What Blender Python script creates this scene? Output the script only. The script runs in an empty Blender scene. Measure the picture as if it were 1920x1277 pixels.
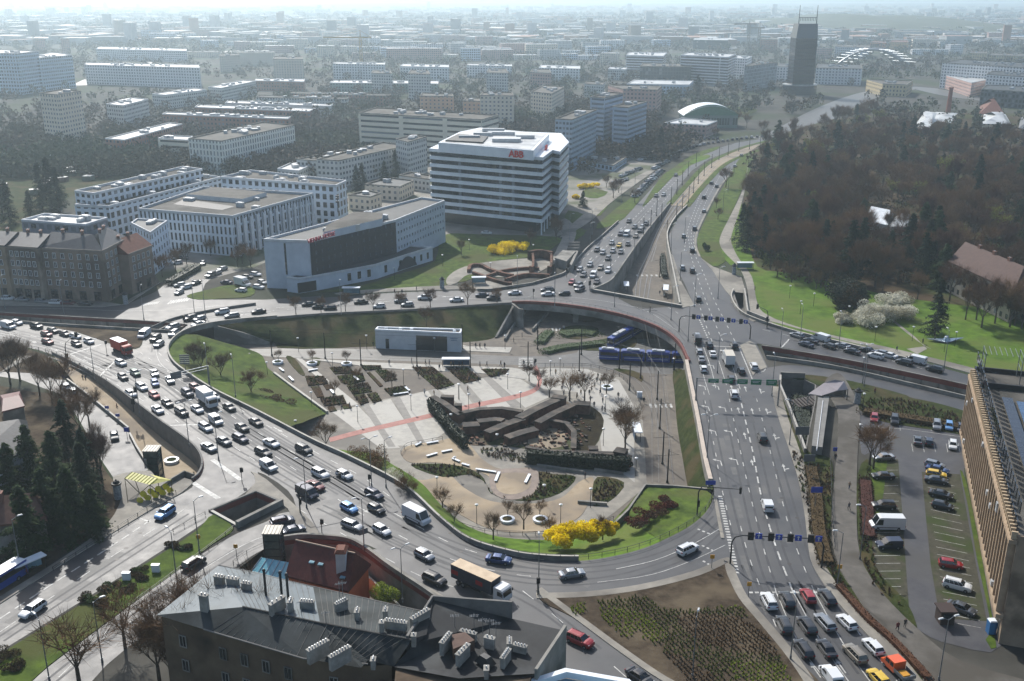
import bpy, bmesh, math, random
from mathutils import Vector, Matrix
from mathutils.geometry import delaunay_2d_cdt
R = random.Random(7); HAZE = .0002
sc = bpy.context.scene
CAMH = 95.0; FPX = 1900.0; PITCH = math.atan(0.3425)
cP, sP = math.cos(PITCH), math.sin(PITCH)
cam_d = bpy.data.cameras.new('camera'); cam = bpy.data.objects.new('camera', cam_d)
sc.collection.objects.link(cam)
cam.location = (0, 0, CAMH); cam.rotation_euler = (math.pi/2 - PITCH, 0, 0)
cam_d.sensor_width = 36; cam_d.lens = 36*FPX/1920; cam_d.clip_start = 1; cam_d.clip_end = 30000
sc.camera = cam
SUN_AZ, SUN_EL = math.radians(-23), math.radians(41)
w = bpy.data.worlds.new('World'); sc.world = w; w.use_nodes = True
nt = w.node_tree; bg = nt.nodes['Background']
sky = nt.nodes.new('ShaderNodeTexSky'); sky.sky_type = 'NISHITA'; sky.sun_disc = False
sky.sun_elevation = SUN_EL; sky.sun_rotation = SUN_AZ; sky.dust_density = 2.0
nt.links.new(sky.outputs[0], bg.inputs[0]); bg.inputs[1].default_value = 0.115
sd = bpy.data.lights.new('sun', 'SUN'); sd.energy = 3.8; sd.angle = math.radians(0.5); sd.color = (1, .965, .91)
so = bpy.data.objects.new('sun', sd); sc.collection.objects.link(so)
sv = Vector((math.sin(SUN_AZ)*math.cos(SUN_EL), math.cos(SUN_AZ)*math.cos(SUN_EL), math.sin(SUN_EL)))
so.rotation_euler = sv.to_track_quat('Z', 'Y').to_euler()
sc.view_settings.view_transform = 'Standard'; sc.view_settings.look = 'None'
sc.view_settings.exposure = 0.52; sc.view_settings.gamma = 1
sc.cycles.volume_bounces = 6; sc.cycles.max_bounces = 10; sc.cycles.diffuse_bounces = 2; sc.cycles.glossy_bounces = 2
sc.cycles.use_denoising = True; sc.cycles.caustics_reflective = False; sc.cycles.caustics_refractive = False
sc.cycles.sample_clamp_indirect = 4.0

def G(px, py, z=0.0):
    u = (px-960)/FPX; v = (py-638.5)/FPX
    t = (z-CAMH)/(-sP - v*cP)
    return Vector((t*u, t*(cP - v*sP), z))
def HT(py_base, py_top, z0=0.0):
    Y = G(960, py_base, z0).y; v = (py_top-638.5)/FPX
    return CAMH - Y*(sP + v*cP)/(cP - v*sP)
def gp(lst, z=0.0):
    return [G(p[0], p[1], p[2] if len(p) > 2 else z) for p in lst]
def cr(pts, n=6, closed=False):
    out = []; m = len(pts)
    if m < 3: return list(pts)
    for i in range(m if closed else m-1):
        if closed: a, b, c, d = pts[i-1], pts[i], pts[(i+1) % m], pts[(i+2) % m]
        else:
            b, c = pts[i], pts[i+1]
            a = pts[i-1] if i > 0 else b + (b-c); d = pts[i+2] if i+2 < m else c + (c-b)
        for k in range(n):
            t = k/n
            out.append(0.5*((2*b) + (c-a)*t + (2*a-5*b+4*c-d)*t*t + (3*b-a-3*c+d)*t*t*t))
    if not closed: out.append(pts[-1].copy())
    return out
def resample(pts, n):
    L = [0]
    for a, b in zip(pts, pts[1:]): L.append(L[-1] + (b-a).length)
    out = []; j = 0
    for k in range(n):
        s = L[-1]*k/(n-1)
        while j < len(L)-2 and L[j+1] < s: j += 1
        d = L[j+1]-L[j]
        out.append(pts[j].lerp(pts[j+1], (s-L[j])/d if d > 1e-9 else 0))
    return out
def walk(pts, step):
    L = sum((b-a).length for a, b in zip(pts, pts[1:]))
    return resample(pts, max(2, int(L/step)+1))
def offset(pts, d):
    out = []
    for i, p in enumerate(pts):
        a = pts[max(0, i-1)]; b = pts[min(len(pts)-1, i+1)]
        t = (b-a).xy
        t = t.normalized() if t.length > 1e-9 else Vector((1, 0))
        out.append(Vector((p.x - t.y*d, p.y + t.x*d, p.z)))
    return out
def inside(p, poly):
    x, y = p[0], p[1]; c = False; j = len(poly)-1
    for i in range(len(poly)):
        xi, yi = poly[i][0], poly[i][1]; xj, yj = poly[j][0], poly[j][1]
        if (yi > y) != (yj > y) and x < (xj-xi)*(y-yi)/(yj-yi)+xi: c = not c
        j = i
    return c

def lin(c):
    if isinstance(c, str):
        c = [int(c[i:i+2], 16)/255 for i in (0, 2, 4)]
        c = [x/12.92 if x <= .04045 else ((x+.055)/1.055)**2.4 for x in c]
    return (c[0], c[1], c[2], 1)
MC = {}
def mat(name, c1, c2=None, scale=1.0, rough=.8, spec=.5, metal=0, bump=0, detail=6, c3=None, scale3=None, coat=0, trans=0, rvar=0, orand=None):
    """noise-mottled material in world coordinates"""
    if name in MC: return MC[name]
    m = bpy.data.materials.new(name); m.use_nodes = True; MC[name] = m
    n = m.node_tree; b = n.nodes['Principled BSDF']
    b.inputs['Roughness'].default_value = rough; b.inputs['Metallic'].default_value = metal
    b.inputs['Specular IOR Level'].default_value = spec
    b.inputs['Coat Weight'].default_value = coat; b.inputs['Coat Roughness'].default_value = .05
    if c2 is None: b.inputs['Base Color'].default_value = lin(c1); return m
    g = n.nodes.new('ShaderNodeNewGeometry')
    t = n.nodes.new('ShaderNodeTexNoise'); t.inputs['Scale'].default_value = scale; t.inputs['Detail'].default_value = detail
    t.inputs['Roughness'].default_value = .62
    n.links.new(g.outputs['Position'], t.inputs['Vector'])
    r = n.nodes.new('ShaderNodeValToRGB'); r.color_ramp.elements[0].position = .34; r.color_ramp.elements[1].position = .66
    r.color_ramp.elements[0].color = lin(c1); r.color_ramp.elements[1].color = lin(c2)
    n.links.new(t.outputs['Fac'], r.inputs['Fac']); out = r.outputs['Color']
    if c3 is not None:
        t3 = n.nodes.new('ShaderNodeTexNoise'); t3.inputs['Scale'].default_value = scale3 or scale*.13; t3.inputs['Detail'].default_value = 4
        n.links.new(g.outputs['Position'], t3.inputs['Vector'])
        r3 = n.nodes.new('ShaderNodeValToRGB'); r3.color_ramp.elements[0].position = .48; r3.color_ramp.elements[1].position = .62
        n.links.new(t3.outputs['Fac'], r3.inputs['Fac'])
        mx = n.nodes.new('ShaderNodeMix'); mx.data_type = 'RGBA'; mx.inputs[7].default_value = lin(c3)
        n.links.new(r3.outputs['Color'], mx.inputs[0]); n.links.new(out, mx.inputs[6]); out = mx.outputs[2]
    if orand:
        oi = n.nodes.new('ShaderNodeObjectInfo'); mo = n.nodes.new('ShaderNodeMix'); mo.data_type = 'RGBA'; mo.inputs[7].default_value = lin(orand)
        n.links.new(oi.outputs['Random'], mo.inputs[0]); n.links.new(out, mo.inputs[6]); out = mo.outputs[2]
    n.links.new(out, b.inputs['Base Color'])
    if rvar: n.links.new(math_n(n, 'ADD', math_n(n, 'MULTIPLY', t.outputs['Fac'], rvar), rough-rvar/2), b.inputs['Roughness'])
    if trans:
        tr_ = n.nodes.new('ShaderNodeBsdfTranslucent'); ms = n.nodes.new('ShaderNodeMixShader'); ms.inputs[0].default_value = trans
        n.links.new(out, tr_.inputs[0]); n.links.new(b.outputs[0], ms.inputs[1]); n.links.new(tr_.outputs[0], ms.inputs[2]); n.links.new(ms.outputs[0], n.nodes['Material Output'].inputs[0])
    if bump:
        bm = n.nodes.new('ShaderNodeBump'); bm.inputs['Strength'].default_value = 1; bm.inputs['Distance'].default_value = bump
        t2 = n.nodes.new('ShaderNodeTexNoise'); t2.inputs['Scale'].default_value = max(scale*3, 1.2); t2.inputs['Detail'].default_value = 3
        n.links.new(g.outputs['Position'], t2.inputs['Vector'])
        n.links.new(t2.outputs['Fac'], bm.inputs['Height']); n.links.new(bm.outputs['Normal'], b.inputs['Normal'])
    return m
def math_n(n, op, a, b=None, c=None):
    k = n.nodes.new('ShaderNodeMath'); k.operation = op
    for i, v in enumerate((a, b, c)):
        if v is None: continue
        if isinstance(v, (int, float)): k.inputs[i].default_value = v
        else: n.links.new(v, k.inputs[i])
    return k.outputs[0]
def wmat(name, wall, glass, du=3.0, dv=3.0, wu=1.5, wv=1.5, off=0.0, wall2=None, blinds=.35, mode='grid'):
    """wall with rows of windows; UV in metres (u along the wall, v up)"""
    if name in MC: return MC[name]
    m = bpy.data.materials.new(name); m.use_nodes = True; MC[name] = m
    n = m.node_tree; b = n.nodes['Principled BSDF']
    uv = n.nodes.new('ShaderNodeUVMap'); s = n.nodes.new('ShaderNodeSeparateXYZ'); n.links.new(uv.outputs[0], s.inputs[0])
    u = math_n(n, 'DIVIDE', s.outputs[0], du); v = math_n(n, 'DIVIDE', math_n(n, 'ADD', s.outputs[1], off), dv)
    fu = math_n(n, 'ABSOLUTE', math_n(n, 'SUBTRACT', math_n(n, 'FRACT', u), .5))
    fv = math_n(n, 'ABSOLUTE', math_n(n, 'SUBTRACT', math_n(n, 'FRACT', v), .5))
    mk = math_n(n, 'MULTIPLY', math_n(n, 'LESS_THAN', fu, wu/2/du), math_n(n, 'LESS_THAN', fv, wv/2/dv))
    cx = n.nodes.new('ShaderNodeCombineXYZ')
    n.links.new(math_n(n, 'FLOOR', u), cx.inputs[0]); n.links.new(math_n(n, 'FLOOR', v), cx.inputs[1])
    wn = n.nodes.new('ShaderNodeTexWhiteNoise'); n.links.new(cx.outputs[0], wn.inputs['Vector'])
    gl = n.nodes.new('ShaderNodeMix'); gl.data_type = 'RGBA'
    gl.inputs[6].default_value = lin(glass); gl.inputs[7].default_value = lin('8a8f94')
    n.links.new(math_n(n, 'MULTIPLY', math_n(n, 'GREATER_THAN', wn.outputs[0], 1-blinds), .6), gl.inputs[0])
    g = n.nodes.new('ShaderNodeNewGeometry'); t = n.nodes.new('ShaderNodeTexNoise'); t.inputs['Scale'].default_value = .35; t.inputs['Detail'].default_value = 5
    n.links.new(g.outputs['Position'], t.inputs['Vector'])
    wl = n.nodes.new('ShaderNodeMix'); wl.data_type = 'RGBA'
    a = tuple(min(.82, x*1.6) for x in lin(wall)[:3])+(1,); wl.inputs[6].default_value = a
    wl.inputs[7].default_value = tuple(min(.82, x*1.55) for x in lin(wall2)[:3])+(1,) if wall2 else (a[0]*.72, a[1]*.72, a[2]*.72, 1)
    n.links.new(t.outputs['Fac'], wl.inputs[0])
    mx = n.nodes.new('ShaderNodeMix'); mx.data_type = 'RGBA'
    n.links.new(mk, mx.inputs[0]); n.links.new(wl.outputs[2], mx.inputs[6]); n.links.new(gl.outputs[2], mx.inputs[7])
    n.links.new(mx.outputs[2], b.inputs['Base Color'])
    n.links.new(math_n(n, 'SUBTRACT', .8, math_n(n, 'MULTIPLY', mk, .65)), b.inputs['Roughness'])
    bp = n.nodes.new('ShaderNodeBump'); bp.inputs['Distance'].default_value = .15; bp.inputs['Strength'].default_value = .6
    n.links.new(math_n(n, 'SUBTRACT', 1, mk), bp.inputs['Height']); n.links.new(bp.outputs[0], b.inputs['Normal'])
    return m

def link(o, parent=None):
    sc.collection.objects.link(o)
    if parent is not None: o.parent = parent
    return o
def mesh(name, V, F, mats=(), fm=None, uv=None, parent=None, origin=None, smooth=False, kind=None):
    me = bpy.data.meshes.new(name)
    if origin is not None: V = [(v[0]-origin[0], v[1]-origin[1], v[2]-origin[2]) for v in V]
    me.from_pydata([tuple(v) for v in V], [], F)
    for m in (mats if isinstance(mats, (list, tuple)) else [mats]): me.materials.append(m)
    if fm: me.polygons.foreach_set('material_index', fm)
    if uv:
        l = me.uv_layers.new(name='UVMap'); l.data.foreach_set('uv', [c for q in uv for c in q])
    if smooth: me.polygons.foreach_set('use_smooth', [True]*len(F))
    me.update()
    o = bpy.data.objects.new(name, me); link(o, parent)
    if origin is not None and parent is None: o.location = origin
    if kind: o['kind'] = kind
    return o
class MB:
    def __init__(s): s.V = []; s.F = []; s.M = []; s.U = []
    def quad(s, pts, m=0, uv=None):
        i = len(s.V); s.V += [tuple(p) for p in pts]; s.F.append(list(range(i, i+len(pts)))); s.M.append(m)
        s.U += uv if uv else [(0, 0)]*len(pts)
    def box(s, c, sz, m=0, rz=0.0, top=1.0, mt=None):
        ca, sa = math.cos(rz), math.sin(rz); P = []
        for z, k in ((-.5, 1), (.5, top)):
            for x, y in ((-.5, -.5), (.5, -.5), (.5, .5), (-.5, .5)):
                X, Y = x*sz[0]*k, y*sz[1]*k
                P.append((c[0]+X*ca-Y*sa, c[1]+X*sa+Y*ca, c[2]+z*sz[2]))
        for f in ((3, 2, 1, 0), (0, 1, 5, 4), (1, 2, 6, 5), (2, 3, 7, 6), (3, 0, 4, 7)): s.quad([P[i] for i in f], m)
        s.quad([P[i] for i in (4, 5, 6, 7)], m if mt is None else mt)
    def tube(s, a, b, r0, r1=None, n=6, m=0, cap=True):
        a = Vector(a); b = Vector(b); r1 = r0 if r1 is None else r1
        d = (b-a)
        if d.length < 1e-6: return
        q = d.to_track_quat('Z', 'Y'); A = []; B = []
        for k in range(n):
            t = 2*math.pi*k/n; e = Vector((math.cos(t), math.sin(t), 0))
            A.append(a+q@(e*r0)); B.append(b+q@(e*r1))
        i = len(s.V); s.V += [tuple(p) for p in A+B]
        for k in range(n):
            s.F.append([i+k, i+(k+1) % n, i+n+(k+1) % n, i+n+k]); s.M.append(m); s.U += [(0, 0)]*4
        if cap: s.F.append([i+n+k for k in range(n)]); s.M.append(m); s.U += [(0, 0)]*n
    def prism(s, poly, z0, z1, m=0, mt=None, uvoff=0):
        """vertical prism of a CCW polygon, walls carry metre UVs"""
        if sum(a[0]*b[1]-b[0]*a[1] for a, b in zip(poly, poly[1:]+poly[:1])) < 0: poly = poly[::-1]
        n = len(poly); acc = 0
        for i in range(n):
            a, b = poly[i], poly[(i+1) % n]; L = math.hypot(b[0]-a[0], b[1]-a[1])
            s.quad([(a[0], a[1], z0), (b[0], b[1], z0), (b[0], b[1], z1), (a[0], a[1], z1)], m, [(0, z0), (L, z0), (L, z1), (0, z1)])
        s.quad([(p[0], p[1], z1) for p in poly], m if mt is None else mt)
    def build(s, name, mats, parent=None, origin=None, smooth=False, kind=None):
        return mesh(name, s.V, s.F, mats, s.M, s.U, parent, origin, smooth, kind)
def tri_union(polys, holes=()):
    """triangulate the union of polygons minus holes -> verts2d, tris, boundary edges"""
    V = []; E = []
    bbx = [min(p[0] for q in polys for p in q), max(p[0] for q in polys for p in q), min(p[1] for q in polys for p in q), max(p[1] for q in polys for p in q)]
    hs = [h for h in holes if max(p[0] for p in h) > bbx[0] and min(p[0] for p in h) < bbx[1] and max(p[1] for p in h) > bbx[2] and min(p[1] for p in h) < bbx[3]]
    for q in list(polys)+hs:
        i = len(V); n = len(q)
        V += [Vector((p[0], p[1])) for p in q]; E += [(i+k, i+(k+1) % n) for k in range(n)]
    r = delaunay_2d_cdt(V, E, [], 0, 1e-4)
    v, f = r[0], r[2]; T = []
    for t in f:
        c = (sum(v[k].x for k in t)/3, sum(v[k].y for k in t)/3)
        if any(inside(c, q) for q in polys) and not any(inside(c, h) for h in hs): T.append(list(t))
    ec = {}
    for t in T:
        for k in range(3):
            a, b = t[k], t[(k+1) % 3]; key = (min(a, b), max(a, b)); ec.setdefault(key, []).append((a, b))
    B = [e[0] for e in ec.values() if len(e) == 1]
    return v, T, B
HOLES = []
def sheet(name, polys, z, m, kind='structure', cut=True, skirt=0, parent=None, skm=None):
    polys = [[(p[0], p[1]) for p in q] for q in polys]
    v, T, B = tri_union(polys, HOLES if cut else ())
    V = [(p.x, p.y, z) for p in v]; F = []
    for t in T:
        a, b, c = (v[k] for k in t)
        F.append(t if (b-a).cross(c-a) > 0 else t[::-1])
    fm = [0]*len(F)
    if skirt:
        n = len(V); V += [(p.x, p.y, z-skirt) for p in v]
        for a, b in B: F.append([a, b, b+n, a+n]); fm.append(1 if skm else 0)
    return mesh(name, V, F, [m]+([skm] if skm else []), fm, kind=kind, parent=parent)
def loft(name, A, B, m, n=40, rows=6, jit=0.0, kind='structure', parent=None):
    A = resample(A, n); B = resample(B, n); V = []; F = []
    for r in range(rows+1):
        for i in range(n):
            p = A[i].lerp(B[i], r/rows)
            if 0 < r < rows: p.z += R.uniform(-jit, jit)
            V.append(p)
    for r in range(rows):
        for i in range(n-1): F.append([r*n+i, r*n+i+1, (r+1)*n+i+1, (r+1)*n+i])
    return mesh(name, V, F, m, kind=kind, parent=parent, smooth=True)
def ribbon(pts, w0, w1):
    a = offset(pts, w0); b = offset(pts, w1)
    return a + b[::-1]
def wallsec(mb, pts, t, z0, z1, m=0, cap=None, rel=False):
    """wall of thickness t (to the left) along pts; rel: z relative to the point"""
    a = pts; b = offset(pts, t)
    for i in range(len(a)-1):
        za0 = (a[i].z if rel else 0)+z0; za1 = (a[i].z if rel else 0)+z1
        zb0 = (a[i+1].z if rel else 0)+z0; zb1 = (a[i+1].z if rel else 0)+z1
        p, q, r_, s_ = a[i], a[i+1], b[i+1], b[i]
        mb.quad([(p.x, p.y, za0), (q.x, q.y, zb0), (q.x, q.y, zb1), (p.x, p.y, za1)], m)
        mb.quad([(r_.x, r_.y, zb0), (s_.x, s_.y, za0), (s_.x, s_.y, za1), (r_.x, r_.y, zb1)], m)
        mb.quad([(p.x, p.y, za1), (q.x, q.y, zb1), (r_.x, r_.y, zb1), (s_.x, s_.y, za1)], m if cap is None else cap)
    for p, q in ((a[0], b[0]), (a[-1], b[-1])):
        zz = p.z if rel else 0
        mb.quad([(p.x, p.y, zz+z0), (q.x, q.y, zz+z0), (q.x, q.y, zz+z1), (p.x, p.y, zz+z1)], m)
THINGS = []; MARKS = []
def tag(o, label, cat, group=None, mark=None):
    """label = look of the thing; made unique at the end of the script. mark: phrase when it serves as a landmark"""
    o['label'] = label; o['category'] = cat; o['kind'] = 'thing'
    if group: o['group'] = group
    THINGS.append(o)
    if mark: MARKS.append((o, mark))
    return o
def empty(name, loc, label, cat, group=None, mark=None, rz=0.0):
    o = bpy.data.objects.new(name, None); o.location = loc; o.rotation_euler = (0, 0, rz); o.empty_display_size = .3
    link(o); return tag(o, label, cat, group, mark)
def copy_tree(src, loc, rz=0.0, label=None, group=None, scale=None, swap=None):
    c = src.copy(); sc.collection.objects.link(c); c.location = loc; c.rotation_euler = (0, 0, rz)
    if scale is not None: c.scale = scale if isinstance(scale, (tuple, list)) else (scale,)*3
    def kids(s, d):
        for ch in s.children:
            k = ch.copy(); sc.collection.objects.link(k); k.parent = d
            if swap: swap(k)
            kids(ch, k)
    kids(src, c)
    if swap: swap(c)
    if label: c['label'] = label
    if group: c['group'] = group
    THINGS.append(c)
    return c
M_ground = mat('ground_soil', '302f2b', '4f4d47', .05, .95, .2, c3='2f3a22', scale3=.012)
M_asph = mat('asphalt', '2f3033', '3f4042', .3, .56, .45, bump=.005, c3='484746', scale3=.05, rvar=.3)
M_asph2 = mat('asphalt_worn', '454543', '575652', .3, .5, .5, bump=.004)
M_pave = mat('paving', '76726a', '8a857a', .5, .75, .3, bump=.003, c3='625e57', scale3=.08)
M_pave2 = mat('paving_beige', '8c7c64', '9f9079', .4, .8, .3, c3='786c5c', scale3=.1)
M_slab = mat('pale_slabs', '87857e', '9e9a90', .6, .65, .4, c3='9a978f', scale3=.09)
M_slabd = mat('grey_slabs', '68655f', '7c7871', .6, .7, .4)
M_pave3 = mat('paving_shaded', '4d4a45', '5f5b55', .5, .8, .3, bump=.004, c3='444039', scale3=.1)  # darker copy of the paving, its tone stands for shade over the right side
M_pink = mat('pink_cycle_paving', '8f6259', 'a6756b', .6, .75, .3)
M_grass = mat('grass', '2f4010', '4f611e', .35, .9, .15, bump=.05, c3='454a22', scale3=.06)
M_grassd = mat('grass_dry', '242d12', '3a4120', .5, .95, .1, bump=.06, c3='47402a', scale3=.1)
M_grassb = mat('grass_fresh', '3a5210', '55701f', .25, .9, .15, bump=.06, c3='55602a', scale3=.05)
M_soil = mat('bark_mulch', '362e25', '4c4236', .8, .95, .1, bump=.05, c3='5b5142', scale3=.12)
M_conc = mat('concrete', '77756f', '8f8c84', .5, .85, .3, c3='605e58', scale3=.15)
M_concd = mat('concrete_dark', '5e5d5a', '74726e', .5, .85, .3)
M_red = mat('red_edge_paint', '5f3129', '73413a', .6, .7, .3)
M_white = mat('road_paint', '7f7f7c', 'c4c4be', 1.2, .6, .4)
M_kerb = mat('kerb_stone', '96938a', 'aca89e', .7, .8, .3)
M_rail = mat('rail_steel', '5b5650', '75706a', 1., .35, .6, metal=.6)
M_track = mat('track_paving', '58524a', '6f675c', .6, .8, .3, c3='5c564e', scale3=.1)
M_metal = mat('galvanised_metal', '6f7478', '8a8f93', 2, .45, .5, metal=.7)
M_dkmetal = mat('dark_metal', '1d1f21', '2a2c2e', 2, .5, .5, metal=.3)
M_black = mat('black_matt', '0c0d0e', '16171a', 2, .6, .4)
M_glass = mat('dark_glass', '11171c', '1f2930', .15, .08, .8)
M_glassb = mat('pale_glass', '5b7d8c', '7ea1ae', .4, .12, .7)

RING = [(960,569),(880,574),(800,580),(700,585),(600,590),(520,596),(440,603),(380,612),(340,626),(318,645),(314,662),(324,682),(350,703),(400,735),(480,775),(585,830),(655,862),(755,915),(825,978),(880,1018),(959,1042),(1020,1050),(1085,1052),(1150,1043),(1210,1027),(1260,1005),(1297,984),(1325,958),(1338,930),(1336,900),(1325,860),(1312,790),(1300,730),(1290,680),(1272,645),(1240,620),(1190,600),(1130,585),(1060,574),(1000,569)]
ringw = cr(gp(RING), 4, True)
PIT2 = [(1107,547),(1140,532),(1155,516),(1172,491),(1210,438),(1255,383),(1287,387),(1267,407),(1252,432),(1250,450),(1255,480),(1264,525),(1273,572),(1277,578),(1190,562)]
TR_FAR = [(1428,650),(1560,672),(1700,700),(1860,735)]; TR_NEAR = [(1437,672),(1560,690),(1700,722),(1860,760)]
TL_FAR = [(-30,586),(100,594),(200,600),(300,606),(350,611)]; TL_NEAR = [(-30,600),(100,610),(200,616),(300,622),(335,624)]
SW_TOP = [(100,664),(150,688),(200,716),(250,752),(300,790),(340,818),(365,838),(379,858),(381,876),(374,892),(362,902)]
SW_LEFT = [(345,897),(300,905),(280,880),(262,850),(240,808),(200,775),(160,742),(125,716)]
HOLE4 = [(394,961),(480,925),(527,945),(442,988)]
YARD = [(533,1013),(565,1009),(597,1010),(647,1015),(680,1030),(730,1067),(799,1113),(870,1165),(1000,1290),(600,1290),(380,1200),(420,1090),(450,1064),(495,1030)]
STAIR = [(1463,710),(1509,712),(1530,722),(1530,752),(1520,800),(1512,845),(1496,820),(1475,765),(1460,728)]
LIFTE = [(1374,548),(1394,550),(1400,588),(1384,578)]
for h in (PIT2, TR_FAR+TR_NEAR[::-1], TL_FAR+TL_NEAR[::-1], SW_TOP+SW_LEFT, HOLE4, YARD, STAIR, LIFTE): HOLES.append([tuple(p.xy) for p in gp(h)])
HOLES.append([tuple(p.xy) for p in ringw])

big = [(-11000, -150), (11000, -150), (11000, 20000), (-11000, 20000)]
sheet('ground', [big], 0.0, M_ground)
floor_px = [(280,560),(1340,560),(1340,1130),(1000,1500),(0,1500),(0,1000),(200,700)]
sheet('lower_ground', [[(-190, 60), (260, 60), (260, 420), (-190, 420)]], -6.0, M_track, cut=False)
def S(lst, n=5, z=0.0): return cr(gp(lst, z), n, True)
def Pz(lst, z=0.0): return gp(lst, z)
roads = [
 # ring with the two upper branches
 S([(1365,1046),(1300,1072),(1200,1097),(1100,1110),(1005,1113),(900,1080),(800,1075),(690,1022),(600,1003),(560,960),(540,920),(470,880),(382,885),(381,876),(379,858),(365,838),(300,790),(200,716),(100,664),(40,650),(-40,642),(-40,600),(60,604),(140,622),(230,652),(262,652),(270,632),(285,615),(330,598),(400,583),(480,572),(560,562),(640,556),(760,548),(880,545),(960,543),(1010,530),(1050,515),(1075,495),(1090,480),(1150,425),(1185,393),(1160,560),(1300,575),(1360,640)], 3),
 Pz([(1090,480),(1120,452),(1160,414),(1200,378),(1225,350),(1255,322),(1285,300),(1330,283),(1380,268),(1440,258),(1440,268),(1370,283),(1330,298),(1297,320),(1270,352),(1255,383),(1210,438),(1172,491),(1155,516),(1140,532),(1107,547),(1060,560)]),
 Pz([(1560,1330),(1500,1238),(1440,1165),(1402,1120),(1381,1078),(1365,1046),(1338,935),(1336,900),(1325,860),(1312,790),(1300,730),(1290,680),(1272,645),(1240,615),(1250,585),(1302,574),(1285,535),(1270,505),(1258,470),(1254,442),(1270,412),(1292,387),(1335,320),(1360,300),(1400,285),(1450,272),(1450,280),(1415,292),(1395,305),(1375,322),(1355,345),(1335,380),(1310,432),(1306,460),(1314,482),(1335,505),(1360,545),(1385,575),(1440,690),(1450,745),(1460,785),(1477,835),(1497,900),(1508,960),(1515,1020),(1522,1055),(1542,1092),(1572,1132),(1625,1190),(1668,1235),(1740,1330)]),
 S([(1370,600),(1395,588),(1440,602),(1500,622),(1600,645),(1700,668),(1760,688),(1880,722),(1880,742),(1700,697),(1560,668),(1428,645),(1400,640)], 3),
 S([(1390,715),(1420,695),(1450,688),(1480,685),(1540,690),(1640,708),(1760,738),(1880,772),(1880,800),(1740,755),(1640,726),(1560,708),(1500,702),(1465,708),(1446,730),(1420,740)], 3),
 S([(382,878),(360,914),(300,948),(200,1008),(100,1070),(0,1134),(-60,1172),(-60,1262),(0,1222),(100,1160),(200,1098),(300,1035),(390,975),(420,950),(480,905),(470,870)], 3),
 S([(540,960),(500,978),(470,990),(430,1008),(350,1058),(250,1130),(150,1205),(60,1277),(20,1330),(120,1330),(200,1247),(300,1168),(380,1112),(440,1065),(500,1027),(560,1009),(610,1006),(620,980)], 3),
 S([(700,1030),(760,1075),(830,1118),(900,1160),(1000,1225),(1100,1310),(1310,1310),(1240,1277),(1160,1222),(1090,1170),(1030,1126),(1005,1105),(900,1050)], 3),
 Pz([(-40,570),(190,574),(240,570),(290,548),(335,515),(375,492),(430,480),(500,470),(500,492),(440,500),(405,514),(385,532),(378,548),(400,562),(500,562),(600,555),(620,575),(400,590),(350,608),(300,604),(200,598),(100,592),(-40,584)]),
 Pz([(60,668),(95,684),(125,716),(200,774),(244,814),(262,848),(278,882),(212,895),(185,855),(150,790),(118,742),(40,712),(-40,700),(-40,675)]),
]
for q in roads:
    for p in q: p.z = 0
sheet('roads', roads, 0.02, M_asph)
# worn wheel bands are painted by traffic along the lanes (real rubber/dust, thin sheets)
INNER = [G(p[0], p[1]) for p in [(1085,1052),(1020,1050),(959,1042),(880,1018),(825,978),(755,915),(655,862),(585,830),(480,775),(400,735),(350,703),(324,682),(314,662),(318,645),(340,626),(380,612),(440,603),(520,596),(600,590),(700,585),(800,580),(880,574),(960,569)]]
inner_s = cr(INNER, 6)
grass = [
 # median lower left
 [(400,966),(438,992),(400,1020),(330,1072),(240,1138),(150,1205),(90,1250),(30,1300),(-60,1330),(-60,1270),(0,1228),(100,1166),(200,1104),(300,1041),(370,995)],
 # hotel lawn
 [(595,548),(680,535),(745,515),(815,490),(830,442),(900,440),(1045,445),(1040,462),(1010,480),(960,486),(900,495),(850,512),(838,535),(760,540),(680,545)],
 # ruins lawn
 [(850,515),(880,500),(960,490),(1020,486),(1000,505),(960,520),(900,520),(860,530)],
 [(350,555),(385,545),(430,535),(475,540),(470,556),(420,560),(372,562)],
 # right verge of the avenue
 [(1312,478),(1308,460),(1312,434),(1357,348),(1385,300),(1400,292),(1415,296),(1402,330),(1385,370),(1362,420),(1350,445),(1352,470),(1360,490),(1335,500)],
 [(1240,332),(1262,316),(1300,290),(1345,275),(1345,280),(1306,296),(1275,318),(1215,380),(1208,380)],
]
grassf = [
 # park lawns on the right
 [(1392,505),(1470,528),(1560,552),(1700,580),(2000,640),(2000,720),(1860,700),(1760,678),(1640,655),(1560,640),(1500,625),(1460,612),(1430,590),(1418,560),(1405,530)],
 [(1362,490),(1352,470),(1354,445),(1380,395),(1395,385),(1402,440),(1420,500),(1480,512),(1560,530),(1700,560),(2000,600),(2000,650),(1560,556),(1400,512)],
 [(1270,318),(1290,300),(1325,290),(1330,296),(1295,310),(1275,330)],
]
sheet('grass_verges', [S(q, 3) for q in grass], 0.13, M_grass, skirt=.2)
sheet('park_lawn', [S(q, 3) for q in grassf], 0.10, M_grassb, skirt=.2)
sheet('woodland_floor', [S([(1402,470),(1400,330),(1440,262),(1640,215),(2080,225),(2300,420),(2300,660),(2000,640),(1700,578),(1560,550),(1470,526)], 3)], 0.07, mat('leaf_litter', '3a2f22', '4f4230', .2, .95, .1, bump=.05, c3='39401f', scale3=.05))
sheet('rough_ground', [S([(-40,640),(50,655),(95,672),(120,712),(60,700),(-40,690)], 3), S([(160,596),(255,612),(262,650),(220,648),(150,624),(100,612)], 3), S([(-60,730),(60,735),(110,745),(150,800),(190,870),(215,905),(240,930),(200,985),(120,1040),(0,1120),(-120,1180),(-200,900)], 3)], 0.06, M_soil)
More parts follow.
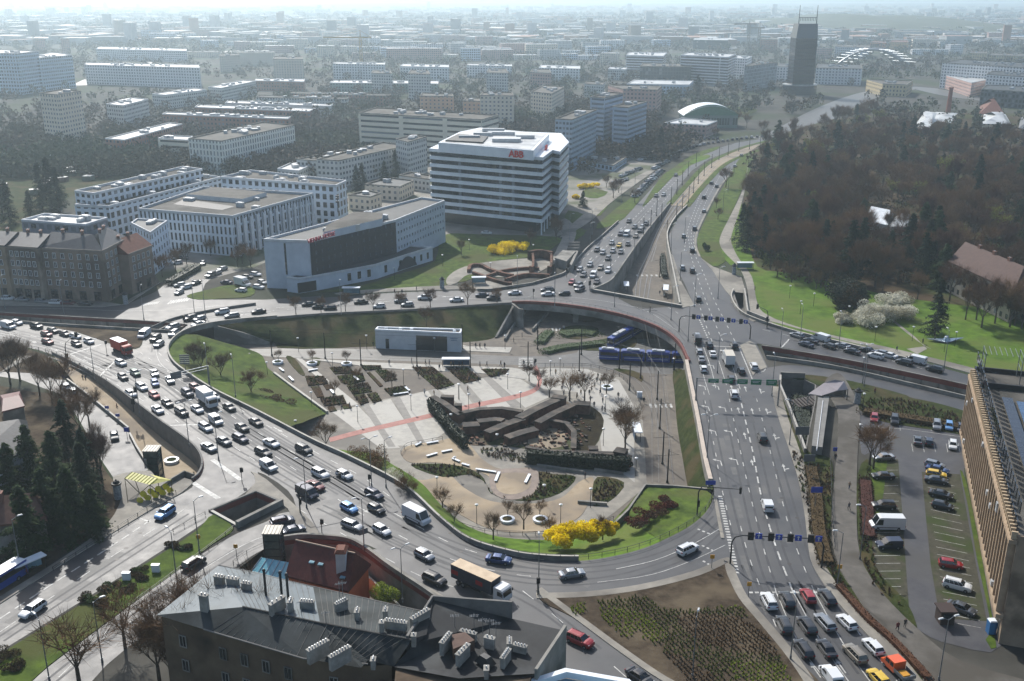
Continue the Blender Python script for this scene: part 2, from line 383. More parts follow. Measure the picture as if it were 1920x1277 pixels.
sheet('flower_bed', [S([(1012,1124),(1100,1120),(1200,1107),(1300,1081),(1364,1056),(1378,1078),(1400,1124),(1440,1170),(1500,1242),(1560,1330),(1330,1330),(1240,1272),(1160,1218),(1090,1166)], 3)], 0.14, M_soil, skirt=.2)
sheet('shrub_bed', [S([(1512,965),(1500,905),(1480,840),(1464,790),(1455,745),(1458,722),(1475,765),(1496,822),(1520,850),(1556,860),(1562,900),(1558,960),(1560,1040),(1600,1110),(1650,1178),(1720,1245),(1770,1330),(1745,1330),(1680,1238),(1632,1190),(1580,1130),(1550,1090),(1526,1040)], 3),
                   S([(1605,740),(1640,735),(1700,745),(1770,760),(1840,785),(1840,818),(1740,805),(1660,792),(1618,775)], 3),
                   S([(1480,706),(1520,704),(1600,716),(1700,742),(1690,748),(1620,732),(1560,730),(1520,718)], 3),
                   S([(1608,890),(1632,865),(1636,960),(1640,1060),(1700,1130),(1720,1185),(1690,1160),(1640,1110),(1612,1040)], 3)], 0.12, M_grassd, skirt=.2)
pave = [
 S([(1376,1072),(1364,1047),(1385,1040),(1370,1035),(1300,1062)], 2) if False else S([(-60,1172),(0,1133),(100,1069),(200,1007),(300,947),(340,925),(362,904),(345,897),(300,905),(282,884),(212,895),(228,930),(200,985),(120,1045),(0,1120),(-60,1160)], 3),
 S([(432,958),(480,905),(470,885),(500,900),(560,955),(600,1001),(560,1003),(530,988),(545,965),(527,945),(480,923)], 2),
 S([(640,553),(760,546),(880,543),(950,542),(960,530),(900,528),(880,538),(838,536),(720,542),(640,548)], 2),
 S([(840,535),(838,522),(860,505),(900,494),(970,486),(1030,483),(1045,465),(1055,440),(1040,425),(1060,410),(1080,430),(1075,455),(1060,480),(1030,500),(1000,515),(960,520),(930,520),(880,515),(858,530)], 3),
 S([(1050,445),(1100,420),(1140,385),(1165,365),(1200,340),(1230,318),(1212,322),(1170,345),(1130,380),(1090,405)], 3),
 S([(1405,600),(1402,545),(1388,505),(1362,478),(1350,460),(1352,440),(1372,400),(1395,350),(1402,310),(1398,350),(1385,400),(1372,440),(1372,458),(1385,485),(1410,520),(1420,570),(1440,592),(1500,615),(1600,638),(1700,660),(1880,706),(1880,716),(1700,668),(1560,634),(1440,602)], 3),
 S([(1262,480),(1278,530),(1302,573),(1277,578),(1273,572),(1264,525),(1254,472)], 1),
 S([(1314,484),(1336,500),(1390,520),(1402,560),(1400,590),(1385,572),(1360,545),(1335,506)], 1),
 S([(1700,655),(1735,650),(1745,655),(1720,640),(1700,625),(1670,600),(1690,580),(1675,600),(1715,632),(1738,655),(1720,665)], 1),
 S([(1415,645),(1438,690),(1418,697),(1412,705),(1388,648),(1405,640)], 1),
 FOOT := S([(1545,720),(1570,700),(1590,720),(1612,772),(1608,850),(1606,950),(1612,1040),(1650,1108),(1720,1180),(1800,1240),(1960,1290),(1960,1330),(1760,1330),(1720,1247),(1650,1180),(1600,1110),(1565,1040),(1560,960),(1566,880),(1572,800),(1568,765)], 3),
 S([(-40,572),(-40,558),(190,565),(230,572),(245,560),(300,530),(240,570),(190,576)], 1),
 S([(0,700),(40,668),(60,668),(20,690)], 1),
]
pave += [ribbon(cr(gp(q), 4), 0, wd) for q, wd in (
 ([(1338,935),(1348,990),(1352,1010)], .6),
 ([(1005,1113),(1100,1110),(1200,1097),(1300,1072),(1365,1046),(1381,1078),(1402,1120),(1440,1165),(1500,1238),(1560,1330)], -1.6),
 ([(1740,1330),(1668,1235),(1625,1190),(1572,1132),(1542,1092),(1522,1055),(1515,1020),(1508,960),(1497,900),(1477,835),(1460,785),(1450,745),(1447,725)], -2.2),
 ([(1005,1107),(1030,1126),(1090,1170),(1160,1222),(1240,1277),(1310,1310)], 1.2),
 ([(690,1026),(760,1075),(830,1118),(900,1160)], -1.8),
 ([(1375,322),(1355,345),(1335,380),(1310,432),(1306,460),(1314,482)], -.8),
 ([(1375,566),(1440,602),(1500,622),(1600,645),(1700,668)], -1.),
)]
pave.append(ribbon(offset(inner_s, -.9), -.35, .9))
sheet('pavements', pave, 0.16, M_pave, skirt=.16, skm=M_kerb)
# footpath and parking ground on the right, shade put into their darker colours
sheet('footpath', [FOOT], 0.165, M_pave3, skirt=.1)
sheet('car_park', [S([(1612,770),(1640,788),(1740,800),(1840,815),(1840,900),(1808,878),(1822,960),(1845,1060),(1878,1210),(1790,1210),(1720,1180),(1650,1108),(1636,1060),(1636,860),(1615,850)], 3)], 0.05, mat('car_park_asphalt', '35353a', '454547', .3, .6, .4, bump=.005, c3='3e3d3c', scale3=.06))
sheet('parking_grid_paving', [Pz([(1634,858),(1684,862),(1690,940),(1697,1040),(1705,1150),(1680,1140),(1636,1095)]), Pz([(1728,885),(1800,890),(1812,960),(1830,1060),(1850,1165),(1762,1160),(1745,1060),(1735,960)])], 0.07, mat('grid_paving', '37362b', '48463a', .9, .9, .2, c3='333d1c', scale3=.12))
sheet('grass_strip', [S([(1800,882),(1815,950),(1832,1050),(1858,1170),(1848,1200),(1868,1215),(1850,1100),(1832,1000),(1812,905)], 2), S([(1765,1225),(1850,1262),(1960,1285),(1960,1330),(1820,1330),(1770,1262)], 2), S([(1640,870),(1664,862),(1640,1000),(1610,960),(1612,900)], 2)], 0.11, M_grass, skirt=.2)
# far ground: parks/allotments tones and the far avenue
sheet('far_road', [ribbon(cr(gp([(1440,262),(1480,250),(1560,205),(1640,175),(1720,165),(1800,180),(1960,200)]), 5), 14, -14), ribbon(cr(gp([(1500,60),(1420,80),(1340,100),(1300,140),(1270,170)]), 5), 8, -8), ribbon(cr(gp([(600,86),(480,92),(330,108),(200,140),(150,160)]), 5), 9, -9)], 0.03, M_asph2)
sheet('allotment_ground', [S([(-200,285),(0,290),(200,300),(340,315),(300,340),(140,365),(100,410),(0,440),(-200,440)], 3)], 0.04, M_grassd)
sheet('courtyard_ground', [S([(560,330),(660,290),(800,300),(1040,320),(1060,300),(1180,290),(1240,300),(1200,340),(1120,390),(1060,420),(1040,445),(830,445),(640,430),(480,500),(300,530),(320,450),(420,380)], 3)], 0.035, mat('yard_paving', '6d6a62', '85817a', .1, .8, .3, c3='3f4728', scale3=.035))
sheet('lawn_patch', [S([(1065,395),(1100,405),(1088,420),(1060,418)], 2), S([(1100,352),(1140,360),(1120,372),(1095,368)], 2), S([(1072,428),(1100,432),(1080,450),(1062,442)], 2), S([(1105,400),(1128,385),(1160,352),(1175,350),(1140,385),(1125,405)], 2), S([(1185,370),(1200,372),(1170,410),(1130,428),(1120,420)], 2), S([(720,240),(700,250),(660,245),(690,235)], 2), S([(220,306),(340,306),(340,318),(230,318)], 2), S([(1290,215),(1360,200),(1420,205),(1400,215),(1330,222)], 2)], 0.09, M_grass, skirt=.1)

P6 = -6.0
def lofts(name, top, bot, m, n=60, rows=8, jit=.12): return loft(name, cr(gp(top), 5), cr(gp(bot, P6), 5), m, n, rows, jit)
lofts('grass_slope', [(340,626),(318,645),(314,662),(324,682),(350,703),(400,735),(480,775),(535,803)], [(369,627,-.5),(420,642,-2.5),(485,662,-5),(500,685,-6),(515,700,-6),(545,723,-6),(580,750,-6),(612,776,-6)], M_grass)
lofts('grass_slope', [(962,569),(880,574),(800,580),(700,585),(600,590),(520,596),(408,610)], [(945,612),(925,634),(870,642),(780,646),(700,650),(600,652),(502,640,-5)], M_grassd, 80)
lofts('grass_slope', [(590,833),(655,862),(700,888),(755,915),(825,978),(880,1018),(959,1042),(1020,1050),(1085,1052),(1150,1043),(1210,1027),(1240,1014)], [(640,845),(700,850),(735,870),(790,905),(830,950),(875,985),(930,1005),(1000,1012),(1060,1010),(1110,1000),(1140,985),(1160,965)], M_grassb, 90)
lofts('grass_slope', [(1240,1014),(1260,1005),(1297,984),(1315,970),(1325,958),(1338,930)], [(1160,965),(1175,950,-4),(1210,913,-3),(1250,914,-3),(1290,916,-2),(1325,920,-1)], M_grass)
lofts('grass_slope', [(1337,918),(1336,900),(1325,860),(1312,790),(1300,730),(1292,690)], [(1290,915),(1286,895),(1280,860),(1270,800),(1265,740),(1262,700)], M_grassd)
# tram cutting floor rising to the north
loft('tram_ramp', cr(gp([(1160,562,-6.02),(1172,516,-5.9),(1190,482,-4.8),(1225,430,-2.5),(1256,384,-.05)]), 6), cr(gp([(1272,577,-6.02),(1262,527,-5.9),(1251,485,-4.6),(1255,432,-2.2),(1286,388,-.05)]), 6), M_track, 30, 6)
# left side street-level court
swf = loft('lower_walkway', cr(gp([(100,668,0.),(160,742,-.9),(205,782,-2.4),(240,818,-3.6),(262,858,-4),(300,905,-4)]), 6), cr(gp([(102,664,0.),(150,690,-.6),(200,724,-2),(300,815,-3.8),(350,850,-4),(400,905,-4)]), 6), M_pave2, 40, 6)
sheet('lower_court', [[tuple(p.xy) for p in gp([(225,800),(300,770),(420,830),(420,930),(300,945),(240,880)], -4.05)]], -4.05, M_pave2, cut=False)
def sheet6(name, polys, dz, m, n=3, sm=True, skirt=0, skm=None): return sheet(name, [cr(gp(q, P6), n, True) if sm else gp(q, P6) for q in polys], P6+dz, m, cut=False, skirt=skirt, skm=skm)
sheet6('plaza', [[(545,795),(615,770),(790,735),(1000,690),(1110,690),(1160,705),(1195,745),(1205,790),(1212,900),(1212,912),(1060,1015),(900,1000),(830,950),(760,900),(650,870),(600,850),(560,815)]], .03, M_pave, 4)
sheet6('tram_street', [[(470,655),(700,655),(960,668),(1080,662),(1100,640),(1300,640),(1300,700),(1100,690),(1000,688),(960,684),(700,675),(500,668)]], .02, M_asph2, 3)
sheet6('platform', [[(560,672),(700,680),(960,690),(990,695),(985,712),(900,700),(700,690),(660,684)], [(880,650),(960,652),(955,662),(720,652),(700,645),(860,646)]], .12, M_slab, 1, False, .12)
sheet6('pale_paving', [[(622,772),(672,762),(750,840),(715,842)],[(690,760),(732,748),(790,836),(742,836)],[(750,745),(802,733),(850,800),(800,835)],[(818,728),(858,720),(905,782),(885,772),(840,745)],[(872,716),(905,709),(960,762),(918,768)],[(918,706),(955,698),(1030,745),(985,765)],
   [(555,672),(565,672),(672,758),(655,762)],[(960,700),(1030,690),(1100,692),(1160,712),(1188,760),(1190,905),(1130,860),(1120,780),(1080,735),(1020,730)]], .05, M_slab, 1, False)
sheet6('dark_paving_band', [[(677,758),(690,756),(742,838),(728,838)],[(736,748),(750,745),(800,836),(788,838)],[(805,732),(817,729),(856,770),(835,760)],[(860,719),(872,716),(915,768),(900,768)],[(905,709),(918,706),(982,765),(960,765)]], .055, M_slabd, 1, False)
sheet6('cycle_path', [ribbon(cr([Vector(p) for p in [(615,782,0),(680,766,0),(790,742,0),(880,722,0),(960,706,0),(1000,694,0),(1012,680,0),(1010,665,0),(1003,650,0)]], 5), 4, -4)], .07, M_pink, 1, False)
sheet6('beige_terrace', [[(752,850),(770,835),(820,828),(850,822),(880,835),(905,862),(940,880),(1000,878),(1010,900),(1000,925),(960,935),(925,920),(918,895),(880,880),(820,868),(770,868)],
   [(690,865),(760,895),(800,900),(840,890),(870,915),(920,940),(990,945),(1050,935),(1085,905),(1110,895),(1112,915),(1095,960),(1060,985),(1000,998),(930,995),(880,975),(830,945),(760,905)]], .09, M_pave2, 4, True, .1)
sheet6('plaza_grass', [[(770,872),(850,872),(900,890),(915,915),(930,930),(990,940),(1050,925),(1080,895),(1040,890),(1010,885),(1012,905),(1000,930),(960,938),(920,925),(910,905),(880,890),(830,895)],[(1120,895),(1170,905),(1150,935),(1115,950),(1110,930)],
   [(1085,655),(1110,640),(1185,630),(1190,650),(1150,658)],[(1150,692),(1185,695),(1205,705),(1203,716),(1190,708)],[(1262,696),(1285,698),(1285,742),(1268,745)],[(1050,618),(1080,610),(1120,615),(1118,630),(1085,636),(1055,632)],
   [(1060,560),(1120,575),(1130,600),(1080,600)],[(558,618),(700,622),(690,648),(520,652)],[(536,670),(552,672),(572,702),(560,700)],[(580,672),(600,672),(598,685),(590,684)]], .1, M_grassd, 3, True, .1)
sheet6('planting_bed', [[(512,702),(536,712),(610,772),(600,768)],[(572,706),(607,706),(616,720),(578,724)],[(583,726),(600,726),(608,745),(595,746)],[(606,722),(620,722),(628,730),(612,732)],[(600,748),(643,742),(650,757),(608,762)],[(614,764),(626,762),(632,771),(618,773)],[(640,760),(655,758),(660,766),(645,768)],
   [(618,690),(655,688),(664,700),(628,702)],[(632,706),(680,700),(685,714),(655,722),(640,718)],[(650,724),(690,718),(698,735),(662,740)],[(663,742),(684,740),(692,755),(676,760)],[(688,740),(705,736),(716,752),(700,756)],[(676,686),(714,686),(716,692),(684,695)],[(688,700),(694,699),(718,724),(712,726)],[(704,696),(725,694),(745,712),(722,716)],[(720,730),(760,724),(768,735),(732,742)],
   [(772,689),(812,689),(852,722),(820,731)],[(836,690),(876,690),(902,712),(870,720)],[(902,693),(955,693),(948,702),(920,708)]], .25, mat('bed_shrubs', '2c211b', '4a3a26', 1.2, .95, .1, bump=.25, c3='39401e', scale3=.15), 1, False, .25)
sheet6('terrace_ring', [[(918,888),(940,880),(1000,880),(1010,895),(1002,925),(960,938),(925,925)]], .12, mat('ring_paving', '6d6158', '84766b', .5, .8), 4, True, .1)
sheet6('terrace_court', [[(938,890),(990,890),(992,915),(960,928),(932,918)]], .14, M_pave2, 4)
sheet6('sunken_court', [[(862,778),(940,768),(985,780),(1050,752),(1076,760),(1108,762),(1132,790),(1112,842),(1060,852),(985,842),(930,835),(880,835),(866,815)]], .09, mat('court_soil', '4a3f35', '655747', .4, .9, .2, c3='3b4025', scale3=.1), 3)
sheet6('dark_lawn', [[(1062,790),(1078,768),(1108,764),(1132,788),(1112,842),(1078,846),(1076,815)]], .11, mat('heath', '231d16', '35301e', .6, .95, .1, bump=.1), 3)
sheet6('sand_hollow', [[(1000,812),(1030,802),(1058,812),(1060,835),(1020,842),(990,832)]], .12, M_pave2, 3)
# tram tracks
def rails(name, lines, gauge=1.435, dz=.05, w=.14, z=P6):
    mb = MB()
    for ln in lines:
        c = walk(cr(gp(ln, z), 6), 3.0)
        for s in (-gauge/2, gauge/2):
            a = offset(c, s-w/2); b = offset(c, s+w/2)
            for i in range(len(a)-1): mb.quad([(q.x, q.y, q.z+dz) for q in (a[i], a[i+1], b[i+1], b[i])])
    return mb.build(name, M_rail, kind='structure')
rails('tram_track', [[(470,664),(700,669),(960,678),(1130,684),(1300,690)],[(470,659),(700,662),(960,671),(1130,676),(1300,682)],
  [(1257,905),(1248,820),(1241,760),(1236,700),(1226,650),(1216,600),(1208,562)],[(1229,905),(1228,820),(1227,760),(1224,700),(1214,650),(1202,600),(1194,562)],
  [(1230,800),(1222,750),(1200,715),(1150,695),(1090,684)],[(1226,700),(1214,680),(1180,668),(1140,658),(1090,672)]], dz=.06)
rails('tram_track', [[(1194,562,-6),(1200,516,-5.9),(1216,482,-4.7),(1238,430,-2.4),(1266,384,0),(1300,345,.0),(1340,305,.0),(1400,280,0),(1450,266,0)],[(1210,562,-6),(1218,516,-5.9),(1228,482,-4.7),(1245,430,-2.4),(1274,384,0),(1310,345,.0),(1352,305,.0),(1410,281,0),(1460,266,0)]], dz=.12, w=.3)
sheet('tram_bed', [ribbon(cr(gp([(1270,386),(1305,345),(1346,305),(1405,280),(1455,266)]), 6), 4.2, -4.2)], .05, M_pave2, cut=False)
sheet('tram_verge', [ribbon(cr(gp([(1256,384),(1290,346),(1330,306),(1388,279),(1440,264)]), 6), 1.8, -1.2), ribbon(cr(gp([(1288,388),(1322,346),(1364,306),(1420,283),(1470,268)]), 6), 1.6, -1.4)], .15, M_grass, skirt=.1)
def wall_thing(name, label, pts, t, z0, z1, m, cap=None, red=None, smooth=4, mark=None, cat='wall', z=0.0, rel=False):
    p = cr(gp(pts, z), smooth) if smooth else gp(pts, z)
    o0 = p[len(p)//2].copy(); o0.z = z0 if not rel else o0.z
    if red is None:
        mb = MB(); wallsec(mb, p, t, z0, z1, 0, 1 if cap else 0, rel)
        o = mb.build(name, [m]+([cap] if cap else []), origin=o0)
        return tag(o, label, cat, mark=mark)
    r = empty(name, o0, label, cat, mark=mark)
    def part(nm, zz0, zz1, mm, tt=t, off=0.0):
        mb = MB(); wallsec(mb, offset(p, off) if off else p, tt, zz0, zz1, 0, 0, rel)
        k = mesh(nm, [(v[0]-o0[0], v[1]-o0[1], v[2]-o0[2]) for v in mb.V], mb.F, mm, parent=r); return k
    part('wall_face', z0, z1, m); part('red_band', red[0], red[1], M_red, t+.16, -.08 if t > 0 else .08)
    if len(red) > 2:   # ribs
        mb = MB(); mb.box((0, 0, (z0+red[0])/2-o0.z), (.5, .5, red[0]-z0)); me_ = mesh('rib', mb.V, mb.F, M_concd, parent=r).data
        for q in walk(p, red[2]): k = bpy.data.objects.new('rib', me_); link(k, r); k.location = (q.x-o0.x, q.y-o0.y, 0)
        bpy.data.objects.remove(r.children[2])
    return r
ARCH = [(960,569),(1000,569),(1060,574),(1130,585),(1190,600),(1240,620),(1272,645),(1290,680)]
arch = cr(gp(ARCH), 6)
br = empty('arched_bridge', arch[len(arch)//2], 'pale curved road bridge with a dark red edge over the tram street', 'bridge', mark='the curved bridge with the red edge')
def brpart(nm, mb, m):
    o = br.location; return mesh(nm, [(v[0]-o[0], v[1]-o[1], v[2]-o[2]) for v in mb.V], mb.F, m, parent=br)
mb = MB(); wallsec(mb, arch, .5, -2.3, .02); brpart('girder', mb, M_conc)
mb = MB(); wallsec(mb, offset(arch, -.12), .75, -.25, .75); brpart('red_edge', mb, M_red)
mb = MB()
for p in walk(offset(arch, .25), 2.0): mb.box((p.x, p.y, 1.2), (.06, .06, 1.0))
wallsec(mb, offset(arch, .2), .06, 1.6, 1.68); brpart('railing', mb, M_metal)
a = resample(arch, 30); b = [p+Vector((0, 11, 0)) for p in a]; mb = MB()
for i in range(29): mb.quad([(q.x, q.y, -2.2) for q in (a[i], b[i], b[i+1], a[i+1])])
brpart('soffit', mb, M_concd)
for (x, y) in ((1079,603),(1180,628),(1287,706)):
    p = G(x, y, -6); mb = MB(); mb.box((p.x, p.y, -4.1), (1.7, 1.7, 3.8)); brpart('pier', mb, M_conc)
wall_thing('abutment_wall', 'tall sloping concrete wing wall at the west end of the bridge', [(962,570,0),(975,580,-.0),(982,581,-.0)], -.6, -6, .3, M_conc, smooth=0)
mb = MB(); A_, B_ = G(963,571,0), G(928,634,-6)
mb.quad([(A_.x,A_.y,.3),(A_.x,A_.y,-6),(B_.x,B_.y,-6),(B_.x,B_.y,-5.6)]); mb.quad([(A_.x+.6,A_.y,.3),(B_.x+.6,B_.y,-5.6),(B_.x+.6,B_.y,-6),(A_.x+.6,A_.y,-6)]); mb.quad([(A_.x,A_.y,.3),(B_.x,B_.y,-5.6),(B_.x+.6,B_.y,-5.6),(A_.x+.6,A_.y,.3)])
tag(mb.build('wing_wall', M_conc, origin=B_), 'triangular pale retaining wall beside the grass bank under the bridge', 'wall')
for q, lb in (([(948,640),(965,612),(990,583)], 'long pale ramp kerb nearest the wing wall'), ([(1000,622),(1012,608),(1032,585)], 'short pale ramp kerb between path and ivy')):
    wall_thing('ramp_kerb', lb, q, .5, -6, -5, M_conc, z=-6, smooth=0)
# parapets round the ring
inner_side = [(1085,1052),(1020,1050),(959,1042),(880,1018),(825,978),(755,915),(655,862),(585,830),(480,775),(400,735),(350,703),(324,682),(314,662),(318,645),(340,626),(380,612),(440,603),(520,596)]
wall_thing('parapet', 'long grey concrete parapet along the inner side of the ring road', inner_side, -.45, -.8, .95, M_conc, M_kerb, smooth=6, mark='the inner parapet of the ring road')
wall_thing('parapet', 'low thin concrete parapet along the grass bank behind the white pavilion', [(520,596),(600,590),(700,585),(800,580),(880,574),(960,569)], -.3, -.4, .5, M_concd, smooth=5)
wall_thing('viaduct_wall', 'long light concrete wall beside the tram tracks under the queue of cars', [(1107,547),(1140,532),(1155,516),(1172,491),(1210,438),(1255,383)], -.5, -6.5, 1.0, M_conc, M_kerb, red=(-.2,.25,4.0), smooth=5, mark='the long wall beside the tram tracks')
wall_thing('viaduct_wall', 'concrete wall on the right side of the tram cutting', [(1287,387),(1267,407),(1252,432),(1250,450),(1255,480),(1264,525),(1273,572)], .5, -6.5, .9, M_conc, M_kerb, smooth=5)
wall_thing('parapet', 'short straight grey parapet closing the tram cutting', [(1107,547),(1190,562),(1277,578)], .8, -1.5, 1.0, M_concd, M_kerb, smooth=0)
wall_thing('parapet', 'parapet along the left edge of the road with queued cars', [(1000,534),(1040,522),(1065,510),(1100,470),(1130,444),(1160,417)], .35, -.2, 1.0, M_conc, M_kerb, smooth=5)
wall_thing('parapet', 'curving pale wall below the brick ruins', [(895,546),(920,546),(960,540),(1000,534)], .35, -.2, .9, M_conc, M_kerb, smooth=5)
wall_thing('roadside_wall', 'pale concrete parapet on the left edge of the wide right road', [(1336,905),(1325,860),(1312,790),(1300,730),(1290,680)], .9, -6, .9, M_conc, mat('warm_concrete', 'a3978a', 'b8ab9c', .6, .8), smooth=5)
wall_thing('retaining_wall', 'retaining wall with red band above the right road trench', TR_FAR, .35, -6, .5, M_conc, red=(-.9,.35,4.2), smooth=3, mark='the red banded wall of the right trench')
wall_thing('retaining_wall', 'plain grey parapet on the near side of the right road trench', TR_NEAR, -.4, -6, 1.0, M_conc, smooth=3)
wall_thing('retaining_wall', 'retaining wall with red band above the left tram trench', TL_FAR, .35, -6, .5, M_conc, red=(-.6,.3,5.0), smooth=3)
wall_thing('retaining_wall', 'plain grey parapet on the near side of the left tram trench', TL_NEAR, -.4, -6, .8, M_conc, smooth=3)
wall_thing('parapet', 'grey parapet curving between the left trench and the ring road', [(285,617),(330,599),(400,584),(480,572)], .35, -.1, .8, M_concd, smooth=4)
wall_thing('road_wall', 'dark red edged road wall above the lower walkway', SW_TOP, -.4, -4.6, .75, M_concd, red=(-.5,.35), smooth=5, mark='the red edged wall above the lower walkway')
wall_thing('low_wall', 'white topped low wall between side street and walkway', [(125,716),(160,742),(200,775),(240,808)], .4, -4.1, .9, M_conc, M_slab, smooth=3)
wall_thing('low_wall', 'white topped low wall beside the glass lift on the left', [(242,818),(255,843),(272,870)], .4, -4.1, .9, M_conc, M_slab, smooth=0)
wall_thing('low_wall', 'dark wall behind the yellow canopy', [(289,930),(320,908),(347,892),(362,898)], .35, -4, 1.1, M_concd, M_conc, smooth=0)
wall_thing('pit_wall', 'red banded far wall of the square underpass opening', [(394,961),(480,925),(527,945)], .5, -6, .5, M_concd, red=(-.9,.2), smooth=0, mark='the square underpass opening')
wall_thing('pit_wall', 'pale near wall of the square underpass opening', [(442,988),(527,945)], -.8, -6, 1.3, M_conc, smooth=0)
wall_thing('pit_wall', 'pale left wall of the square underpass opening', [(394,961),(442,988)], .6, -6, .4, M_conc, M_slab, smooth=0)
wall_thing('retaining_wall', 'curved concrete wall with red band behind the red roofed house', [(533,1013),(565,1009),(597,1010),(647,1015),(680,1030),(730,1067),(799,1113),(870,1165)], .55, -6, .8, M_conc, red=(-1.0,-.1), smooth=5, mark='the curved wall behind the red roofed house')
wall_thing('pit_wall', 'tall blue grey wall over the right underpass stairs', [(1463,708),(1509,710)], .4, -4, 1.5, M_concd, M_conc, smooth=0)
wall_thing('pit_wall', 'long pale wall slanting beside the right underpass stairs', [(1461,710),(1460,728),(1476,766),(1497,822),(1507,850)], .5, -4, 1.2, M_concd, M_slab, smooth=0)
wall_thing('stair_wall', 'white oblique wall of the subway stairs by the park', [(1394,548),(1400,590),(1440,606)], .5, -3, 1.4, M_conc, M_slab, smooth=0)
wall_thing('stair_wall', 'curved parapet round the subway stairs by the park', [(1374,545),(1370,560),(1385,585),(1420,603),(1500,628),(1600,652),(1700,676)], .4, -2, .9, M_conc, M_kerb, smooth=4)
wall_thing('fence_wall', 'low retaining wall with fence at the south end of the tracks', [(1150,990,-4.),(1180,960,-4),(1211,914,-3.),(1260,916,-3),(1325,922,-2)], .4, -3.2, .7, M_concd, M_conc, smooth=0, rel=True)
wall_thing('tunnel_wall', 'ribbed concrete wall of the tram tunnel mouth on the left', [(408,612,0),(455,624,-2.2),(503,640,-5)], .4, -1.5, .1, M_conc, smooth=0, rel=True)
for k in range(1): 
    p = gp([(408,612),(430,617),(455,624),(480,631),(503,639)], 0)
mb = MB(); a = gp([(400,610),(503,638)], 0)
A_, B_ = G(400,610,0), G(505,640,-5)
mb.quad([(A_.x,A_.y,-.1),(A_.x,A_.y,-6),(B_.x,B_.y,-6),(B_.x,B_.y,-5)]); mb.quad([(A_.x,A_.y+.5,-.1),(B_.x,B_.y+.5,-5),(B_.x,B_.y+.5,-6),(A_.x,A_.y+.5,-6)])
tag(mb.build('tunnel_wall', M_conc, origin=B_), 'long tapering concrete side wall of the sunken tram street', 'wall')
wall_thing('garden_kerb', 'white kerb wall between the grass bank and the paved plaza', [(512,702),(560,738),(612,776)], .6, -6, -5.3, M_slab, z=-6, smooth=0)
wall_thing('retaining_wall', 'concrete wall under the parapet where the plaza meets the ring road', [(655,862),(620,848),(585,830),(530,800)], -.3, -6, -.1, M_conc, smooth=3)
wall_thing('pit_wall', 'concrete lining of the small stair pit by the park', [(1374,548),(1384,578),(1400,588)], .3, -4, .1, M_concd, smooth=0)
wall_thing('pit_wall', 'concrete lining on the far side of the ivy filled pit', [(1509,712),(1530,722),(1530,752),(1520,800),(1512,845)], -.3, -4, .1, M_concd, smooth=0)
sheet('pit_floor', [[tuple(p.xy) for p in gp([(1450,700),(1545,700),(1540,870),(1490,870)], -4)], [tuple(p.xy) for p in gp([(1365,540),(1410,540),(1410,600),(1370,600)], -4)]], -4.0, M_concd, cut=False)
def railing(name, label, pts, z, h=1.1, step=2.5, m=None, smooth=5, rel=0):
    p = cr(gp(pts, z), smooth); mb = MB(); o0 = p[0].copy()
    for q in walk(p, step): mb.box((q.x, q.y, q.z+h/2), (.09, .09, h))
    wallsec(mb, p, .07, h-.06, h, rel=True); wallsec(mb, p, .05, h*.5, h*.5+.04, rel=True)
    return tag(mb.build(name, m or M_dkmetal, origin=o0), label, 'railing')
railing('guard_railing', 'dark railing along the ring road edge above the yellow bush', [(825,976),(880,1016),(959,1040),(1020,1048),(1085,1050),(1150,1041),(1210,1025),(1260,1003),(1297,982),(1325,956),(1338,928)], .1)
railing('guard_railing', 'dark railing along the left avenue beside the walkway', [(60,655),(100,664),(150,688),(200,716)], .2)
railing('guard_railing', 'dark railing at the curb of the lower left road', [(330,925),(290,948),(200,1006),(100,1070)], .15, .8)
railing('guard_railing', 'dark railing between the green median and the lower ramp', [(438,992),(400,1022),(330,1075),(240,1141)], .15, .8)
railing('guard_railing', 'dark railing on the top side of the green median', [(325,998),(355,982),(385,966)], .15, .8)
railing('guard_railing', 'dark railing between tracks and paved circle', [(1005,688),(1060,688),(1110,690),(1160,706),(1190,736),(1200,760)], -6)
railing('guard_railing', 'thin fence along the shrub slope beside the beige terrace', [(690,865),(745,905),(800,950),(850,980),(905,998),(1000,1004),(1090,998),(1150,975)], -6, .9)
railing('guard_railing', 'railing on the north edge of the beige terrace', [(752,852),(765,838),(800,832),(830,826)], -6)
railing('guard_railing', 'dark railing beside the underpass ramp near the glass lift', [(438,1061),(460,1044),(495,1027)], .1)
railing('guard_railing', 'guard rail along the upper right road by the park', [(1480,640),(1600,664),(1700,684),(1760,700)], .1, .6)
railing('guard_railing', 'railing between shrubs and footpath right of the wide road', [(1556,860),(1560,960),(1565,1030)], .1, .8)
def band(mb, c, w, z): 
    a = offset(c, -w/2); b = offset(c, w/2)
    for i in range(len(c)-1): mb.quad([(q.x, q.y, z) for q in (a[i], a[i+1], b[i+1], b[i])])
def dashes(mb, px, L=2.0, gap=4.0, w=.16, z=.028, solid=False):
    c = cr(gp(px), 6)
    if solid: band(mb, walk(c, 2.5), w, z); return
    c = walk(c, .5); k = int(L/.5); g = int(gap/.5); i = 0
    while i+k < len(c): band(mb, c[i:i+k+1], w, z); i += k+g
mb = MB()
D = lambda *a, **k: dashes(mb, *a, **k)
